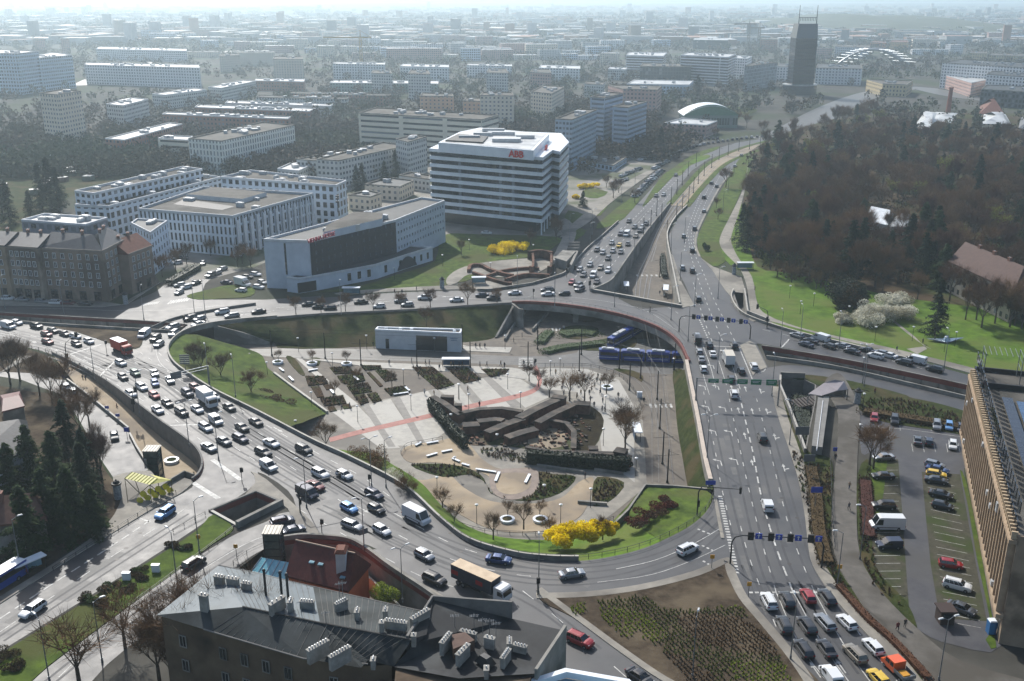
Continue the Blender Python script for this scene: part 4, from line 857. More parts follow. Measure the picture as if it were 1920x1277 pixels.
def gable_roof(root, P, zt, ov, rise, m, name='roof', hip=.5):
    """hipped roof on a 4-corner plan given as front-left, front-right, back-right, back-left"""
    o = root.location; L = [Vector((p[0]-o.x, p[1]-o.y, zt-o.z)) for p in P]; c = sum(L, Vector())/4
    L = [c+(p-c)*(1+ov/((p-c).length)) for p in L]
    a = (L[0]+L[3])/2; b = (L[1]+L[2])/2; w = (L[0]-L[3]).length/2; d = (b-a).normalized()
    a = a+d*w*hip+Vector((0, 0, rise)); b = b-d*w*hip+Vector((0, 0, rise))
    V = [*L, a, b, *[p-Vector((0, 0, .35)) for p in L]]
    F = [[0, 1, 5, 4], [1, 2, 5], [2, 3, 4, 5], [3, 0, 4], [6, 7, 1, 0], [7, 8, 2, 1], [8, 9, 3, 2], [9, 6, 0, 3]]
    return mesh(name, V, F, m, parent=root), a, b
def chimney(root, x, y, z, h=1.6, sx=.7, sy=1.8, rz=0, pots=3, m=None, name='chimney'):
    mb = MB(); mb.box((x, y, z+h/2), (sx, sy, h), 0, rz); mb.box((x, y, z+h+.06), (sx+.16, sy+.16, .14), 0, rz)
    for k in range(pots):
        t = (k-(pots-1)/2)*sy/max(1, pots)*.95; X = x-math.sin(rz)*t; Y = y+math.cos(rz)*t
        mb.tube((X, Y, z+h+.1), (X, Y, z+h+.42), .11, .09, 6, 1)
    return mb.build(name, [m or M_conc, M_unit], root)
def tenement(name, label, front, depth, ybase, vi, wallc, rows, n, roofm, rise=3.5, hip=.5, mark=None, sh='2a2622', wcol=None, h=None):
    h = h or HT(ybase, front[vi][1]); f = [Vector(W(p, h)) for p in front]
    wm = mat('render_'+wallc, wallc, wcol or wallc, .3, .9, .2, c3='5a5047' if wallc < '9' else None, scale3=.1)
    c = f[0].lerp(f[-1], .5); r = empty(name, (c.x, c.y+depth/2, 0), label, 'apartment building', mark=mark)
    segs = list(zip(f, f[1:])); offs = []
    back = offset([Vector((p.x, p.y, 0)) for p in f], depth)
    # outward = to the camera: offset goes to the left of the direction
    P = [(p.x, p.y) for p in f]+[(p.x, p.y) for p in back[::-1]]
    L = [(p[0]-r.location.x, p[1]-r.location.y) for p in P]
    mb = MB(); mb.prism(L, -.5, h); mesh('walls', mb.V, mb.F, wm, parent=r)
    mb = MB(); d = offset([Vector((p.x, p.y, 0)) for p in f], -.35)
    wallsec(mb, d, .5, h-.5, h+.1); mesh('cornice', [(v[0]-r.location.x, v[1]-r.location.y, v[2]) for v in mb.V], mb.F, mat('cornice_stone', '6a6158', '7c7268', .5, .8), parent=r)
    for i, (a, b) in enumerate(segs):
        k = n[i]
        add_windows(r, tuple(a), tuple(b), 4.8, rows, (h-5.2)/rows, 1.25, 1.9, n=k, frame=M_wht, glass=M_glass)
        add_windows(r, tuple(a), tuple(b), .4, 1, 3, 2.4, 3.0, n=max(2, k*2//3), frame=M_dkmetal, glass=M_glass, name='shop_window')
        A, B = a, b; bl, br_ = Vector(back[i].xy), Vector(back[i+1].xy)
        gable_roof(r, [tuple(A), tuple(B), tuple(br_), tuple(bl)], h, .4, rise, roofm, hip=hip)
        c1 = (A+B+br_+bl)/4
        for s in (.3, .7):
            q = A.lerp(B, s).lerp(bl.lerp(br_, s), .55); chimney(r, q.x-r.location.x, q.y-r.location.y, h+rise-1.0, 1.8, .8, 2.0, .3, 3, mat('chimney_brick', '6a4a3c', '7d5a4a', 1, .85))
    return r
tenement('corner_tenement', 'dark brown corner tenement with a slate hipped roof and shops below', [(71,464),(191,470),(238,446)], 12, 567, 1, '6b5e53', 4, [7, 5], M_slate, 4, .3, mark='the dark corner tenement', wcol='86776a')
tenement('narrow_tenement', 'grey brown tenement left of the dark corner tenement', [(9,460),(70,464)], 13, 563, 1, '857a6e', 4, [5], M_slate, 3, 0, wcol='958a7c')
tenement('narrow_tenement', 'ochre tenement cut by the left edge of the picture', [(-60,455),(8,460)], 13, 560, 1, '857563', 4, [5], M_slate, 3, 0, wcol='958571')
tenement('narrow_tenement', 'lower beige tenement with a rust red roof beside the corner tenement', [(240,476),(284,460)], 11, 552, 0, '746558', 3, [4], M_tile, 4, 0, wcol='86766a')
r, P, zt = building('white_side_block', 'pale blue white apartment block beside the rust red roof', [(282,438),(314,416),(257,412),(246,420)], 515, wmat('pale_blue_wall', '9aa4ae', '39434c', 3, 3, 1.2, 1.6, wall2='a9b2bb'), M_roofd, par=.6, units=2, parm=M_wht)
building('penthouse_block', 'apartment block with a bright flat roof behind the corner tenement', [(40,415),(160,424),(202,411),(84,403)], 545, wmat('penthouse_wall', '6d7076', '1c2126', 3.2, 3.2, 2.0, 1.6), M_roofl, vi=1, units=5, parm=M_wht)

w_off = wmat('office_blue', 'a3b0bb', '2c3944', 3.2, 3.4, 2.0, 1.8, blinds=.2); w_pan = wmat('panel_cream', 'b8ad9c', '4a4c4c', 3.0, 2.8, 1.3, 1.3, blinds=.4)
w_pan2 = wmat('panel_grey', 'a6a7a4', '40474c', 2.6, 2.8, 1.4, 1.3, blinds=.4); w_brick = wmat('brick_low', '7a5346', '3a3f42', 3, 3, 1.4, 1.4, blinds=.4)
w_band = wmat('band_cream', 'c2b7a6', '33383c', 30, 3.3, 27, 1.2, blinds=.1); w_dorm = wmat('dorm_blue', '8693a0', '3b4752', 2.2, 2.8, 1.5, 1.3, blinds=.3)
w_dorm2 = wmat('dorm_bands', '8793a2', '4a5766', 40, 2.8, 38, 1.2, blinds=.0); w_org = wmat('tower_orange', 'a4745c', '5b5048', 3.4, 2.8, 1.2, 1.2, blinds=.4, wall2='b09a80')
w_slit = wmat('slit_wall', 'b9b5a8', '3c4449', 2.4, 3.4, .9, 2.4, blinds=.3, wall2='adb3b2'); w_grn = wmat('green_glass', '26363a', '1b2a2e', 3, 3.6, 2.6, 3.0, blinds=.15)
w_balc = wmat('balcony_bands', 'b9babb', '4d4440', 50, 3.0, 49, 1.7, blinds=.0); w_pix = wmat('pixel_wall', '8c9298', '1b2228', 2.2, 3.5, 1.2, 3.0, blinds=.5)
w_blk = wmat('black_glass', '0a0d10', '101a24', 2, 3.4, 1.8, 2.9, blinds=0); w_pale = wmat('pale_blocks', 'c8c5be', '51575c', 3.4, 3, 1.6, 1.5, blinds=.3); w_yel = wmat('yellow_wall', 'a39473', '544c40', 3.2, 3.6, 1.3, 1.8, blinds=.3)
w_pink = wmat('pink_wall', '9c8078', '56504e', 3, 3, 1.5, 1.4, blinds=.3)
BL = [
 # name, label, roof corners, base row, index, wall, roof, units
 ('angled_block', 'white block with staggered slit windows and many roof units', [(353,261),(415,266),(552,236),(492,230)], 330, 1, w_slit, M_roofg, 16),
 ('teaching_block', 'long grey teaching block with five rows of small windows', [(594,300),(635,303),(765,274),(718,268)], 352, 1, w_pan2, M_roofg, 6),
 ('teaching_block', 'short taller end of the grey teaching block', [(765,268),(800,258),(775,254),(742,262)], 335, 0, w_pan2, M_roofg, 3),
 ('hospital_block', 'long cream block with dark ribbon windows', [(672,213),(902,226),(935,217),(705,203)], 292, 0, w_band, M_roofg, 12),
 ('tower_block', 'cream and orange tower block on the left of its pair', [(787,181),(851,182),(848,177),(792,175)], 225, 0, w_org, M_roofg, 3),
 ('tower_block', 'orange and cream tower block in front of a taller one', [(868,190),(934,192),(930,186),(874,184)], 244, 0, w_org, M_roofg, 3),
 ('tower_block', 'taller cream tower block behind the orange one', [(900,180),(964,181),(960,174),(905,174)], 246, 0, w_pan, M_roofg, 3),
 ('tower_block', 'grey tower block beside the long green roof', [(696,138),(735,139),(732,133),(700,132)], 178, 0, w_pan2, M_roofg, 3),
 ('tower_block', 'red sided tower block behind the cream hospital', [(765,139),(807,140),(803,133),(770,132)], 188, 0, w_pan2, M_roofg, 3),
 ('tower_block', 'grey tower block left of the pink one', [(912,137),(953,138),(949,130),(916,129)], 180, 0, w_pan2, M_roofg, 3),
 ('tower_block', 'pink grey tower block behind the beige slab', [(994,136),(1034,138),(1030,131),(998,130)], 172, 0, w_pink, M_roofg, 2),
 ('tower_block', 'beige slab tower with a shaded side of balconies', [(995,173),(1034,177),(1058,164),(1020,160)], 230, 1, w_pan, M_roofg, 5),
 ('dormitory_tower', 'blue grey dormitory tower closest to the white office block', [(1041,224),(1072,226),(1119,207),(1090,205)], 322, 1, w_dorm, M_roofg, 5),
 ('dormitory_tower', 'blue grey dormitory tower in the middle of three', [(1107,183),(1133,185),(1168,176),(1140,174)], 285, 1, w_dorm2, M_roofg, 4),
 ('dormitory_tower', 'blue grey dormitory tower on the right of three', [(1149,201),(1177,203),(1213,192),(1186,190)], 292, 1, w_dorm2, M_roofg, 4),
 ('apartment_slab', 'pink and cream stepped apartment slab behind the dormitories', [(1168,168),(1232,170),(1241,162),(1140,160)], 225, 1, w_pink, M_roofg, 3),
 ('glass_office', 'dark green glass office box', [(1200,125),(1296,126),(1292,120),(1205,119)], 160, 1, w_grn, M_roofg, 4),
 ('glass_podium', 'pale glazed podium below the dark green glass box', [(1175,158),(1292,160),(1300,152),(1190,150)], 182, 1, w_off, M_roofl, 3),
 ('curved_apartments', 'white banded apartment block behind the dark glass box', [(1174,104),(1244,106),(1250,99),(1180,98)], 146, 1, w_balc, M_roofl, 8),
 ('curved_apartments', 'long white banded apartment block right of the dark glass box', [(1276,104),(1366,108),(1380,102),(1290,99)], 162, 1, w_balc, M_roofl, 14),
 ('curved_apartments', 'grey end of the banded apartment blocks', [(1366,109),(1400,111),(1410,106),(1378,104)], 150, 1, w_pale, M_roofl, 6),
 ('pixel_office', 'office with a black and white pixel facade', [(1396,126),(1440,120),(1458,118),(1420,114)], 172, 0, w_pix, M_roofg, 5),
 ('sports_hall', 'low pink sports building with a strip of windows', [(1245,232),(1325,236),(1345,228),(1280,222)], 258, 1, w_pink, M_roofl, 2),
 ('dining_hall', 'low flat canteen between the dormitory towers', [(1085,300),(1150,312),(1175,296),(1120,290)], 322, 1, w_off, M_roofg, 4),
 ('low_office', 'low grey office with a red white banner', [(748,330),(806,338),(806,330),(770,324)], 352, 0, w_pan2, M_roofg, 2),
 ('low_office', 'low cream office near the dark spruces', [(684,347),(750,352),(776,340),(728,334)], 378, 1, w_pan, M_roofd, 2),
 ('low_office', 'small cream office beside the court block', [(653,367),(694,371),(715,364),(690,358)], 396, 1, w_pan, M_roofd, 2),
 ('school_block', 'flat shed roofs behind the slit window block', [(520,318),(560,322),(594,306),(556,302)], 342, 1, w_pan2, M_roofl, 5),
 ('school_block', 'flat roofed block between the court and the teaching block', [(556,300),(596,303),(680,286),(640,282)], 330, 0, w_pan2, M_roofg, 5),
 ('tower_block', 'brown beige tower block standing alone on the left', [(74,176),(108,179),(152,172),(118,168)], 276, 1, w_pan, M_roofg, 3),
 ('blue_office', 'wide blue white office block at the left edge', [(-30,100),(32,101),(72,97),(0,94)], 178, 1, w_off, M_roofl, 6),
 ('blue_office', 'blue white office block with a curved corner', [(38,109),(75,109),(135,104),(100,99)], 172, 1, w_off, M_roofl, 6),
 ('brick_school', 'red brick school wing with a pale roof', [(197,261),(233,264),(342,234),(318,231)], 300, 1, w_brick, M_roofl, 4),
 ('glazed_school', 'white school block with glazed bands beside the slit window block', [(296,261),(352,264),(362,257),(312,255)], 300, 0, w_band, M_roofl, 2),
 ('grey_slab', 'blank grey slab end among trees on the left', [(199,196),(231,199),(278,187),(248,184)], 250, 1, w_pan2, M_roofl, 6),
 ('grey_slab', 'long grey slab behind the blank slab end', [(285,177),(310,179),(388,169),(364,166)], 205, 1, w_pan2, M_roofl, 8),
 ('grey_slab', 'long blue grey slab left of the far road', [(390,164),(415,166),(480,153),(455,151)], 192, 1, w_pan2, M_roofl, 8),
 ('low_row', 'long dark row with chimneys nearest the slit window block', [(304,215),(540,224),(545,220),(312,211)], 248, 0, w_brick, M_roofl, 16),
 ('low_row', 'second long row with chimneys', [(365,202),(580,210),(592,204),(372,197)], 234, 1, w_brick, M_roofl, 16),
 ('low_row', 'third long row with chimneys behind', [(422,194),(620,200),(625,196),(428,189)], 222, 1, w_pan2, M_roofl, 16),
 ('low_row', 'fourth pale row with chimneys', [(480,183),(650,187),(654,183),(484,179)], 204, 1, w_pan2, M_roofg, 12),
 ('low_row', 'low reddish row beside tall grey tower', [(540,176),(730,181),(733,177),(545,172)], 198, 1, w_brick, M_roofg, 12),
 ('low_row', 'bright roofed row left of the green row', [(478,152),(570,154),(572,149),(480,148)], 172, 1, w_brick, M_roofl, 8),
 ('low_row', 'green row with a bright roof between towers', [(618,156),(822,158),(822,152),(622,151)], 174, 1, wmat('green_wall', '68807a', '414c4a', 3, 3, 1.4, 1.4), M_roofl, 14),
 ('tower_block', 'cream tower block among far woods', [(511,112),(569,112),(566,107),(514,107)], 152, 0, w_pan, M_roofg, 2),
 ('tower_block', 'small cream tower beside the far road', [(411,106),(450,104),(447,101),(414,102)], 136, 0, w_pan, M_roofg, 2),
 ('tower_block', 'distant pale tower on the far left', [(62,74),(84,74),(82,72),(64,72)], 98, 0, w_pink, M_roofg, 1),
 ('tower_block', 'distant pale tower right of its twin', [(113,74),(130,74),(128,72),(115,72)], 100, 0, w_pink, M_roofg, 1),
 ('white_estate', 'white housing estate row in front of the distant towers', [(158,122),(375,128),(372,122),(162,118)], 158, 0, w_pale, M_roofl, 20),
 ('white_estate', 'white housing estate row further back', [(180,92),(350,96),(350,92),(186,88)], 112, 0, w_pale, M_roofl, 16),
 ('white_estate', 'new white apartments below the yellow crane', [(624,120),(722,122),(722,118),(628,117)], 148, 0, w_pale, M_roofl, 8),
 ('white_estate', 'grey white apartments right of the yellow crane', [(750,125),(842,127),(842,122),(756,120)], 152, 0, w_pale, M_roofl, 8),
 ('white_estate', 'white apartments among trees left of the pink tower', [(875,123),(960,125),(960,121),(878,120)], 145, 0, w_pale, M_roofl, 7),
 ('grey_estate', 'grey apartment row right of the pink tower', [(1010,128),(1088,130),(1088,124),(1015,122)], 152, 0, w_pale, M_roofl, 6),
 ('grey_estate', 'small dark apartment block left of the pink slab', [(1096,158),(1130,160),(1134,155),(1100,153)], 182, 0, w_pan2, M_roofg, 2),
 ('brick_office', 'low brick and white office at the ring of trees', [(1140,130),(1174,131),(1176,127),(1144,126)], 150, 0, w_pan2, M_roofl, 3),
 ('long_flats', 'long pale block of flats right of the glass tower', [(1530,128),(1617,130),(1614,122),(1534,120)], 158, 0, w_pale, M_roofd, 8),
 ('long_flats', 'pale block of flats left of the glass tower', [(1457,126),(1487,126),(1487,119),(1460,119)], 152, 0, w_pale, M_roofd, 3),
 ('beige_offices', 'beige office block with small windows right of the glass tower', [(1655,158),(1700,160),(1712,152),(1625,150)], 182, 1, w_yel, M_roofg, 5),
 ('dotted_building', 'white building with a pattern of dark dots', [(1566,88),(1630,90),(1632,85),(1570,84)], 108, 0, wmat('dot_wall', 'b4b9bc', '3a444c', 3, 3.2, 1.6, 1.6, blinds=0), M_roofg, 3),
 ('corner_flats', 'white and pink flats at the far right junction', [(1774,142),(1822,156),(1850,150),(1790,134)], 182, 1, w_pink, M_roofl, 6),
 ('corner_flats', 'long pale flats at the right edge', [(1767,118),(1920,128),(1990,122),(1800,112)], 165, 0, w_pale, M_roofd, 14),
 ('corner_flats', 'second row of pale flats at the right edge', [(1850,140),(1990,150),(1990,142),(1860,134)], 182, 0, w_pale, M_roofd, 10),
 ('dark_department_store', 'wide dark block at the right edge above the park', [(1840,168),(2000,178),(2000,166),(1850,160)], 198, 0, wmat('dark_store', '3b3e40', '1d2022', 3, 4, 2, 2.6), M_roofd, 4),
 ('museum_hall', 'pale columned hall far on the right', [(1820,100),(1850,101),(1850,97),(1822,96)], 114, 0, w_yel, M_roofg, 1),
 ('museum_hall', 'long stone building at the far right edge', [(1855,104),(1990,108),(1990,103),(1860,100)], 118, 0, w_yel, M_roofg, 5),
 ('white_office', 'distant white and blue block over the far woods', [(950,68),(1010,68),(1010,65),(952,65)], 82, 0, w_pale, M_roofl, 3),
 ('red_brick_office', 'distant dark red block right of the banded apartments', [(1424,74),(1458,75),(1458,71),(1428,71)], 96, 0, w_brick, M_roofg, 1),
 ('dark_offices', 'distant long dark office below the hills', [(1300,75),(1365,76),(1365,72),(1302,72)], 92, 0, w_grn, M_roofl, 2),
 ('orange_barracks', 'distant orange building below the blue roofs', [(1632,80),(1662,81),(1660,78),(1635,77)], 90, 0, wmat('orange_wall', 'a5683c', '6b4a34', 3, 3, 1.2, 1.2), M_tile, 0),
 ('orange_barracks', 'distant ochre building with an orange roof', [(1668,79),(1704,80),(1702,76),(1672,76)], 92, 0, wmat('ochre_wall', 'a58352', '6b5a44', 3, 3, 1.2, 1.2), M_tile, 0),
]
for nm, lb, px, yb, vi, wm, rm, un in BL:
    building(nm, lb, px, yb, wm, rm, vi=vi, units=un, simple=True, parm=M_wht if rm is M_roofl else None)

# glass tower with masts
hk = HT(183, 46); kp = [(1495,46),(1535,47),(1528,44),(1500,43)]
q = [W((1483,178), 0), W((1524,179), 0)]; kc = Vector(q[0]).lerp(Vector(q[1]), .5); wk = (Vector(q[1])-Vector(q[0])).length
w_blk = wmat('tower_glass', '0c1824', '060d14', 2, 3.4, 1.8, 2.9, blinds=.0); kt = empty('glass_tower', (kc.x, kc.y+wk*.5, 0), 'tall dark glass tower with a sloped top and two masts', 'tower', mark='the dark glass tower with two masts')
mb = MB(); s = wk/2
hs = hk*.8
base = [(-s, -s), (s, -s), (s, s), (-s, s)]; mb.prism(base, 0, hs)
topq = [(-s*.8, -s*.7), (s*.98, -s*.7), (s*.98, s), (-s*.8, s)]
i0 = 4
for k in range(4):
    a, b = base[k], base[(k+1) % 4]; c_, d_ = topq[(k+1) % 4], topq[k]
    mb.quad([(*a, hs), (*b, hs), (*c_, hk), (*d_, hk)], 1)
mb.quad([(*p, hk) for p in topq], 1); 
mesh('walls', mb.V, mb.F, [w_blk, mat('louvres', '2b3640', '3b4853', 2, .4, .5)], mb.M, mb.U, parent=kt)
for x in (-s*.75, s*.9):
    mb = MB(); mb.tube((x, -s*.5, hk), (x, -s*.5, hk+17), .5, .2); mb.build('mast', M_dkmetal, kt)
mb = MB()
for k in range(12): mb.box((-s*.75+s*1.65*k/11, -s*.5, hk+4), (.4, .4, 3))
mb.box((s*.07, -s*.5, hk+5.6), (s*1.65, .6, .5)); mb.build('crown_frame', M_dkmetal, kt)
mb = MB(); ring = [(math.cos(t*.3927)*s*1.6, math.sin(t*.3927)*s*1.3) for t in range(16)]; mb.prism(ring, 0, 9); mb.prism([(p[0]*1.04, p[1]*1.04) for p in ring], 9, 10, 1); mesh('podium', mb.V, mb.F, [M_glass, M_roofl], mb.M, mb.U, parent=kt)
# arena dome
p = G(1330, 238); ar = empty('arena', p, 'low sports arena with a white shell roof', 'arena', mark='the arena with the white shell roof')
mb = MB(); n = 20
for i in range(n):
    for j in range(6):
        def q(i, j): u = -1+2*i/n; v = -1+2*j/6; return (u*21, 8+v*14, 9+8*(1-u*u)*(1-.15*v*v))
        mb.quad([q(i, j), q(i+1, j), q(i+1, j+1), q(i, j+1)])
mb.build('shell_roof', M_bandw, ar, smooth=True); mb = MB(); mb.prism([(-20, -5), (20, -5), (20, 21), (-20, 21)], 0, 9); mesh('walls', mb.V, mb.F, wmat('arena_wall', '5c6e66', '39443f', 2, 9, 1.6, 5), mb.M, mb.U, parent=ar)
mb = MB()
for u in range(24):
    x = -20+u*1.7; mb.quad([(x, -5.02, 9), (x+1.7, -5.02, 9), (x+1.7, -5.02, 9+8*(1-((x+1.7)/21)**2)), (x, -5.02, 9+8*(1-(x/21)**2))])
mb.build('green_gable', mat('green_gable', '3c6a50', '4a7a5e', .5, .6), ar)
# roller-coaster like arches (steel ribs over the station)
p = G(1632, 128); st = empty('station_canopy', p, 'white lattice arches over the distant station', 'canopy')
mb = MB()
for k in range(4):
    for i in range(16):
        t0, t1 = i/16, (i+1)/16
        def c2(t): return (-48+t*96+k*6, k*12, 2+22*math.sin(math.pi*t)**.8 if t not in (0, 1) else 2)
        mb.tube(c2(t0), c2(t1), 1.2, 1.2, 5)
for i in range(1, 16):
    t = i/16; mb.tube((-48+t*96+18, 0, 2+22*math.sin(math.pi*t)**.8), (-48+t*96, 36, 2+22*math.sin(math.pi*t)**.8), .3, .3, 4); mb.tube((-48+t*96, 0, 2+22*math.sin(math.pi*t)**.8), (-48+t*96+18, 36, 2+22*math.sin(math.pi*t)**.8), .3, .3, 4)
mb.build('arches', M_metal, st)
# chimney, glazed market hall, houses by the park
p = G(1776, 222); o = MB(); o.tube((0, 0, 0), (0, 0, HT(222, 166)), 2.2, 1.4, 12); o.tube((0, 0, HT(222, 166)), (0, 0, HT(222, 166)+1), 1.9, 1.9, 12)
ch = o.build('brick_chimney', mat('chimney_red', '6b3f33', '7d4e40', .5, .85)); ch.location = p; tag(ch, 'tall round red brick chimney above the park trees', 'chimney', mark='the tall brick chimney')
def house(name, label, corners, ybase, vi, wm, rm, rise, hip=.4, z0=0, ov=.5, chim=1, h=None, skylights=0):
    h = h or HT(ybase, corners[vi][1], z0)-z0; P = [W(p, z0+h) for p in corners]; c = (sum(p[0] for p in P)/4, sum(p[1] for p in P)/4)
    r = empty(name, (c[0], c[1], z0), label, 'house')
    L = [(p[0]-c[0], p[1]-c[1]) for p in P]; mb = MB(); mb.prism(L, -.5, h); mesh('walls', mb.V, mb.F, wm, None, mb.U, parent=r)
    ro, a, b = gable_roof(r, P, z0+h, ov, rise, rm, hip=hip)
    for k in range(chim):
        q = a.lerp(b, .25+.5*k/max(1, chim-1) if chim > 1 else .3); chimney(r, q.x, q.y-.6, q.z-1.2, 2.0, .8, 1.2, .2, 2, mat('chimney_brick', '6a4a3c', '7d5a4a', 1, .85))
    return r, a, b
house('market_hall', 'white roofed hall beside the brick chimney', [(1712,240),(1745,244),(1760,212),(1735,208)], 252, 0, w_brick, M_roofl, 5, .2, chim=0)
house('market_hall', 'flat bright hall wing right of the white roofed hall', [(1745,228),(1783,230),(1795,212),(1755,210)], 240, 0, w_brick, M_roofl, 1.5, .2, chim=0)
house('villa', 'large villa with a red roof right of the brick chimney', [(1836,214),(1882,212),(1872,196),(1838,198)], 232, 0, w_pan, M_tile, 8, .4)
house('villa', 'villa with bright metal roof right of the brick chimney', [(1842,232),(1895,232),(1885,214),(1845,214)], 252, 0, w_pan, M_roofl, 5, .4)
house('villa', 'dark roofed villa at the right edge above the park', [(1910,240),(1985,250),(1985,225),(1915,220)], 262, 0, w_pan, M_slate, 6, .3)
house('greenhouse', 'glass palm house roof glinting among the park trees', [(1622,412),(1665,422),(1675,402),(1635,394)], 428, 0, M_wht, mat('greenhouse_glass', 'b3bbc0', 'd5dadd', .6, .18, .8), 4, .1, chim=0)
house('manor', 'small white villa with a turret beside the greenhouse', [(1668,424),(1716,428),(1722,412),(1678,408)], 440, 0, M_wht, M_roofl, 4, .4)
house('park_house', 'long park building with a red brown roof among bare trees', [(1780,490),(1900,545),(1945,520),(1820,465)], 545, 0, wmat('park_wall', '8b8478', '3c3f40', 3, 3.2, 1.3, 1.6), mat('park_tiles', '3d2a24', '4f3830', 1, .85), 5, .2, chim=3)
house('park_house', 'red brown roofed wing at the right edge of the park', [(1895,540),(1990,580),(2020,555),(1930,518)], 590, 0, wmat('park_wall', '8b8478', '3c3f40', 3, 3.2, 1.3, 1.6), M_tile, 5, .2, chim=1)
# houses under the conifers on the left
house('villa', 'black roofed villa with a white gable under the left trees', [(-60,872),(60,845),(48,790),(-60,800)], 905, 1, M_wht, M_slate, 4, .15, chim=1)
house('villa', 'villa with a brown tiled roof between the left conifers', [(-30,985),(85,975),(75,935),(-25,945)], 1030, 1, M_conc, mat('brown_tiles', '5a3c30', '70503f', 1.2, .75, bump=.03), 3.5, .3, chim=1)
house('pavilion', 'low red roofed entrance pavilion above the black roofed villa', [(5,770),(44,760),(36,735),(2,742)], 790, 1, M_conc, mat('claret_roof', '4b1f20', '5c2a2a', .8, .6), 1.0, .1, chim=0)

M_rr = mat('oxblood_roof', '4a1a14', '5d251c', 1.4, .6, .35, bump=.02)
z0 = -6
rh, a, b = house('red_roofed_house', 'house with an oxblood red roof and orange wall inside the curved wall', [(540,1078),(650,1106),(690,1058),(570,1032)], 1120, 0, mat('orange_render', 'b5532a', 'c2653a', .5, .8), M_rr, 4.5, .15, z0=-6, h=7.2, chim=0, ov=.5)
MARKS.append((rh, 'the red roofed house'))
mb = MB(); mb.tube(a, b, .16, .16, 6); mb.build('ridge_cap', mat('ridge_tiles', '8f7a68', 'a8927e', 1, .8), rh)
q = a.lerp(b, .8); mb = MB(); mb.box((q.x, q.y-1.4, q.z-1.2), (1.6, 2.6, 4.5)); mb.box((q.x, q.y-1.4, q.z+1.2), (2.0, 3.0, .5), 1, top=.6); mb.build('chimney', [M_wht, M_tile], rh)
for s, t in ((.35, .5), (.5, .5), (.9, .7)):
    q = a.lerp(b, s)
    f_ = Vector(W((540+110*s, 1078+28*s), 1.2))-rh.location.xy; q2 = q.lerp(Vector((f_.x, f_.y, 7.2)), t); mb = MB(); mb.box((q2.x, q2.y, q2.z+.12), (.9, 1.1, .25), rz=-.2); mb.build('skylight', M_glassb, rh)
# blue-glass canopy and lift towers
def lift_tower(px, py, z0, h, label):
    p = G(px, py, z0); r = empty('lift_tower', p, label, 'lift')
    mb = MB()
    for x in (-1.4, 1.4):
        for y in (-1.4, 1.4): mb.box((x, y, h/2), (.18, .18, h))
    for z in [h*k/4 for k in range(5)]:
        for s in (-1.4, 1.4): mb.box((0, s, z), (2.8, .12, .12)); mb.box((s, 0, z), (.12, 2.8, .12))
    mb.build('frame', M_dkmetal, r)
    mb = MB(); mb.box((0, 0, h/2), (2.7, 2.7, h-.2)); mb.build('glazing', mat('lift_glass', '2c3a38', '46544f', 1.2, .15, .8), r)
    mb = MB(); mb.box((0, 0, h+.1), (3.2, 3.2, .15))
    for k in range(5): mb.box((-1.3+k*.65, 0, h+.22), (.12, 3.1, .1))
    mb.build('roof', mat('lift_roof', '8f897c', 'a59f90', 1, .5), r); return r
MARKS.append((lift_tower(291, 893, -4, 6.5, 'dark framed glass lift tower behind the yellow canopy'), 'the glass lift by the yellow canopy'))
lift_tower(516, 1050, -1, 6.0, 'dark framed glass lift tower above the pale blue canopy')
pb = [G(470,1072,-.5), G(548,1090,-.5), G(560,1058,1.), G(490,1045,1.)]
mb = MB(); mb.quad(pb); mb.quad([p-Vector((0, 0, .12)) for p in pb][::-1])
for k in range(7):
    t = k/6; x0 = pb[0].lerp(pb[1], t); x1 = pb[3].lerp(pb[2], t); mb.tube(x0+Vector((0, 0, .06)), x1+Vector((0, 0, .06)), .07, .07, 4, 1)
for p in pb: mb.tube((p.x, p.y, -6), p, .1, .1, 5, 1)
tag(mb.build('glass_canopy', [mat('aqua_glass', '5e9aa8', '7fb6c0', .5, .15, .7), M_wht], origin=(pb[0].x, pb[0].y, -6)), 'pale blue glass canopy beside the red roofed house', 'canopy')
# yard garden wall
wall_thing('garden_wall', 'cream garden wall running between the red roofed house and the ramp', [(655,1052),(720,1108),(760,1150)], .4, -6, -3.4, mat('cream_wall', 'a3957c', 'b5a78e', .5, .8), M_slab, z=-3.4, smooth=0)

def roof_planes(root, faces, m, name='roof'):
    o = root.location; V = []; F = []
    for f in faces:
        i = len(V); V += [G(*p)-o for p in f]; F.append(list(range(i, i+len(f))))
    V2 = list(V); n = len(V)
    return mesh(name, V, F, m, parent=root)
ZE, ZR = 15.0, 17.2
c0 = G(520, 1180, ZE); t1 = empty('grey_roof_tenement', (c0.x, c0.y, 0), 'long tenement with a grey sheet roof and many white chimneys at the bottom edge', 'apartment building', mark='the long grey roofed tenement')
M_sheet = mat('roof_sheet', '2c3132', '3b4142', .25, .7, .2, bump=.03, c3='242929', scale3=.2)
M_sheetb = mat('roof_sheet_blue', '525d63', '646f74', .25, .55, .35, c3='525c60', scale3=.25)
rl0, rl1, rl2 = (455,1138,ZR), (600,1168,ZR), (772,1200,ZR)
roof_planes(t1, [[(410,1060,ZE),(480,1072,ZE),(587,1100,ZE),(600,1168,ZR),(455,1138,ZR)], [(294,1153,ZE),(410,1060,ZE),(455,1138,ZR)]], M_sheetb, 'roof')
roof_planes(t1, [[(587,1100,ZE),(800,1148,ZE),(772,1200,ZR),(600,1168,ZR)]], M_sheet, 'roof')
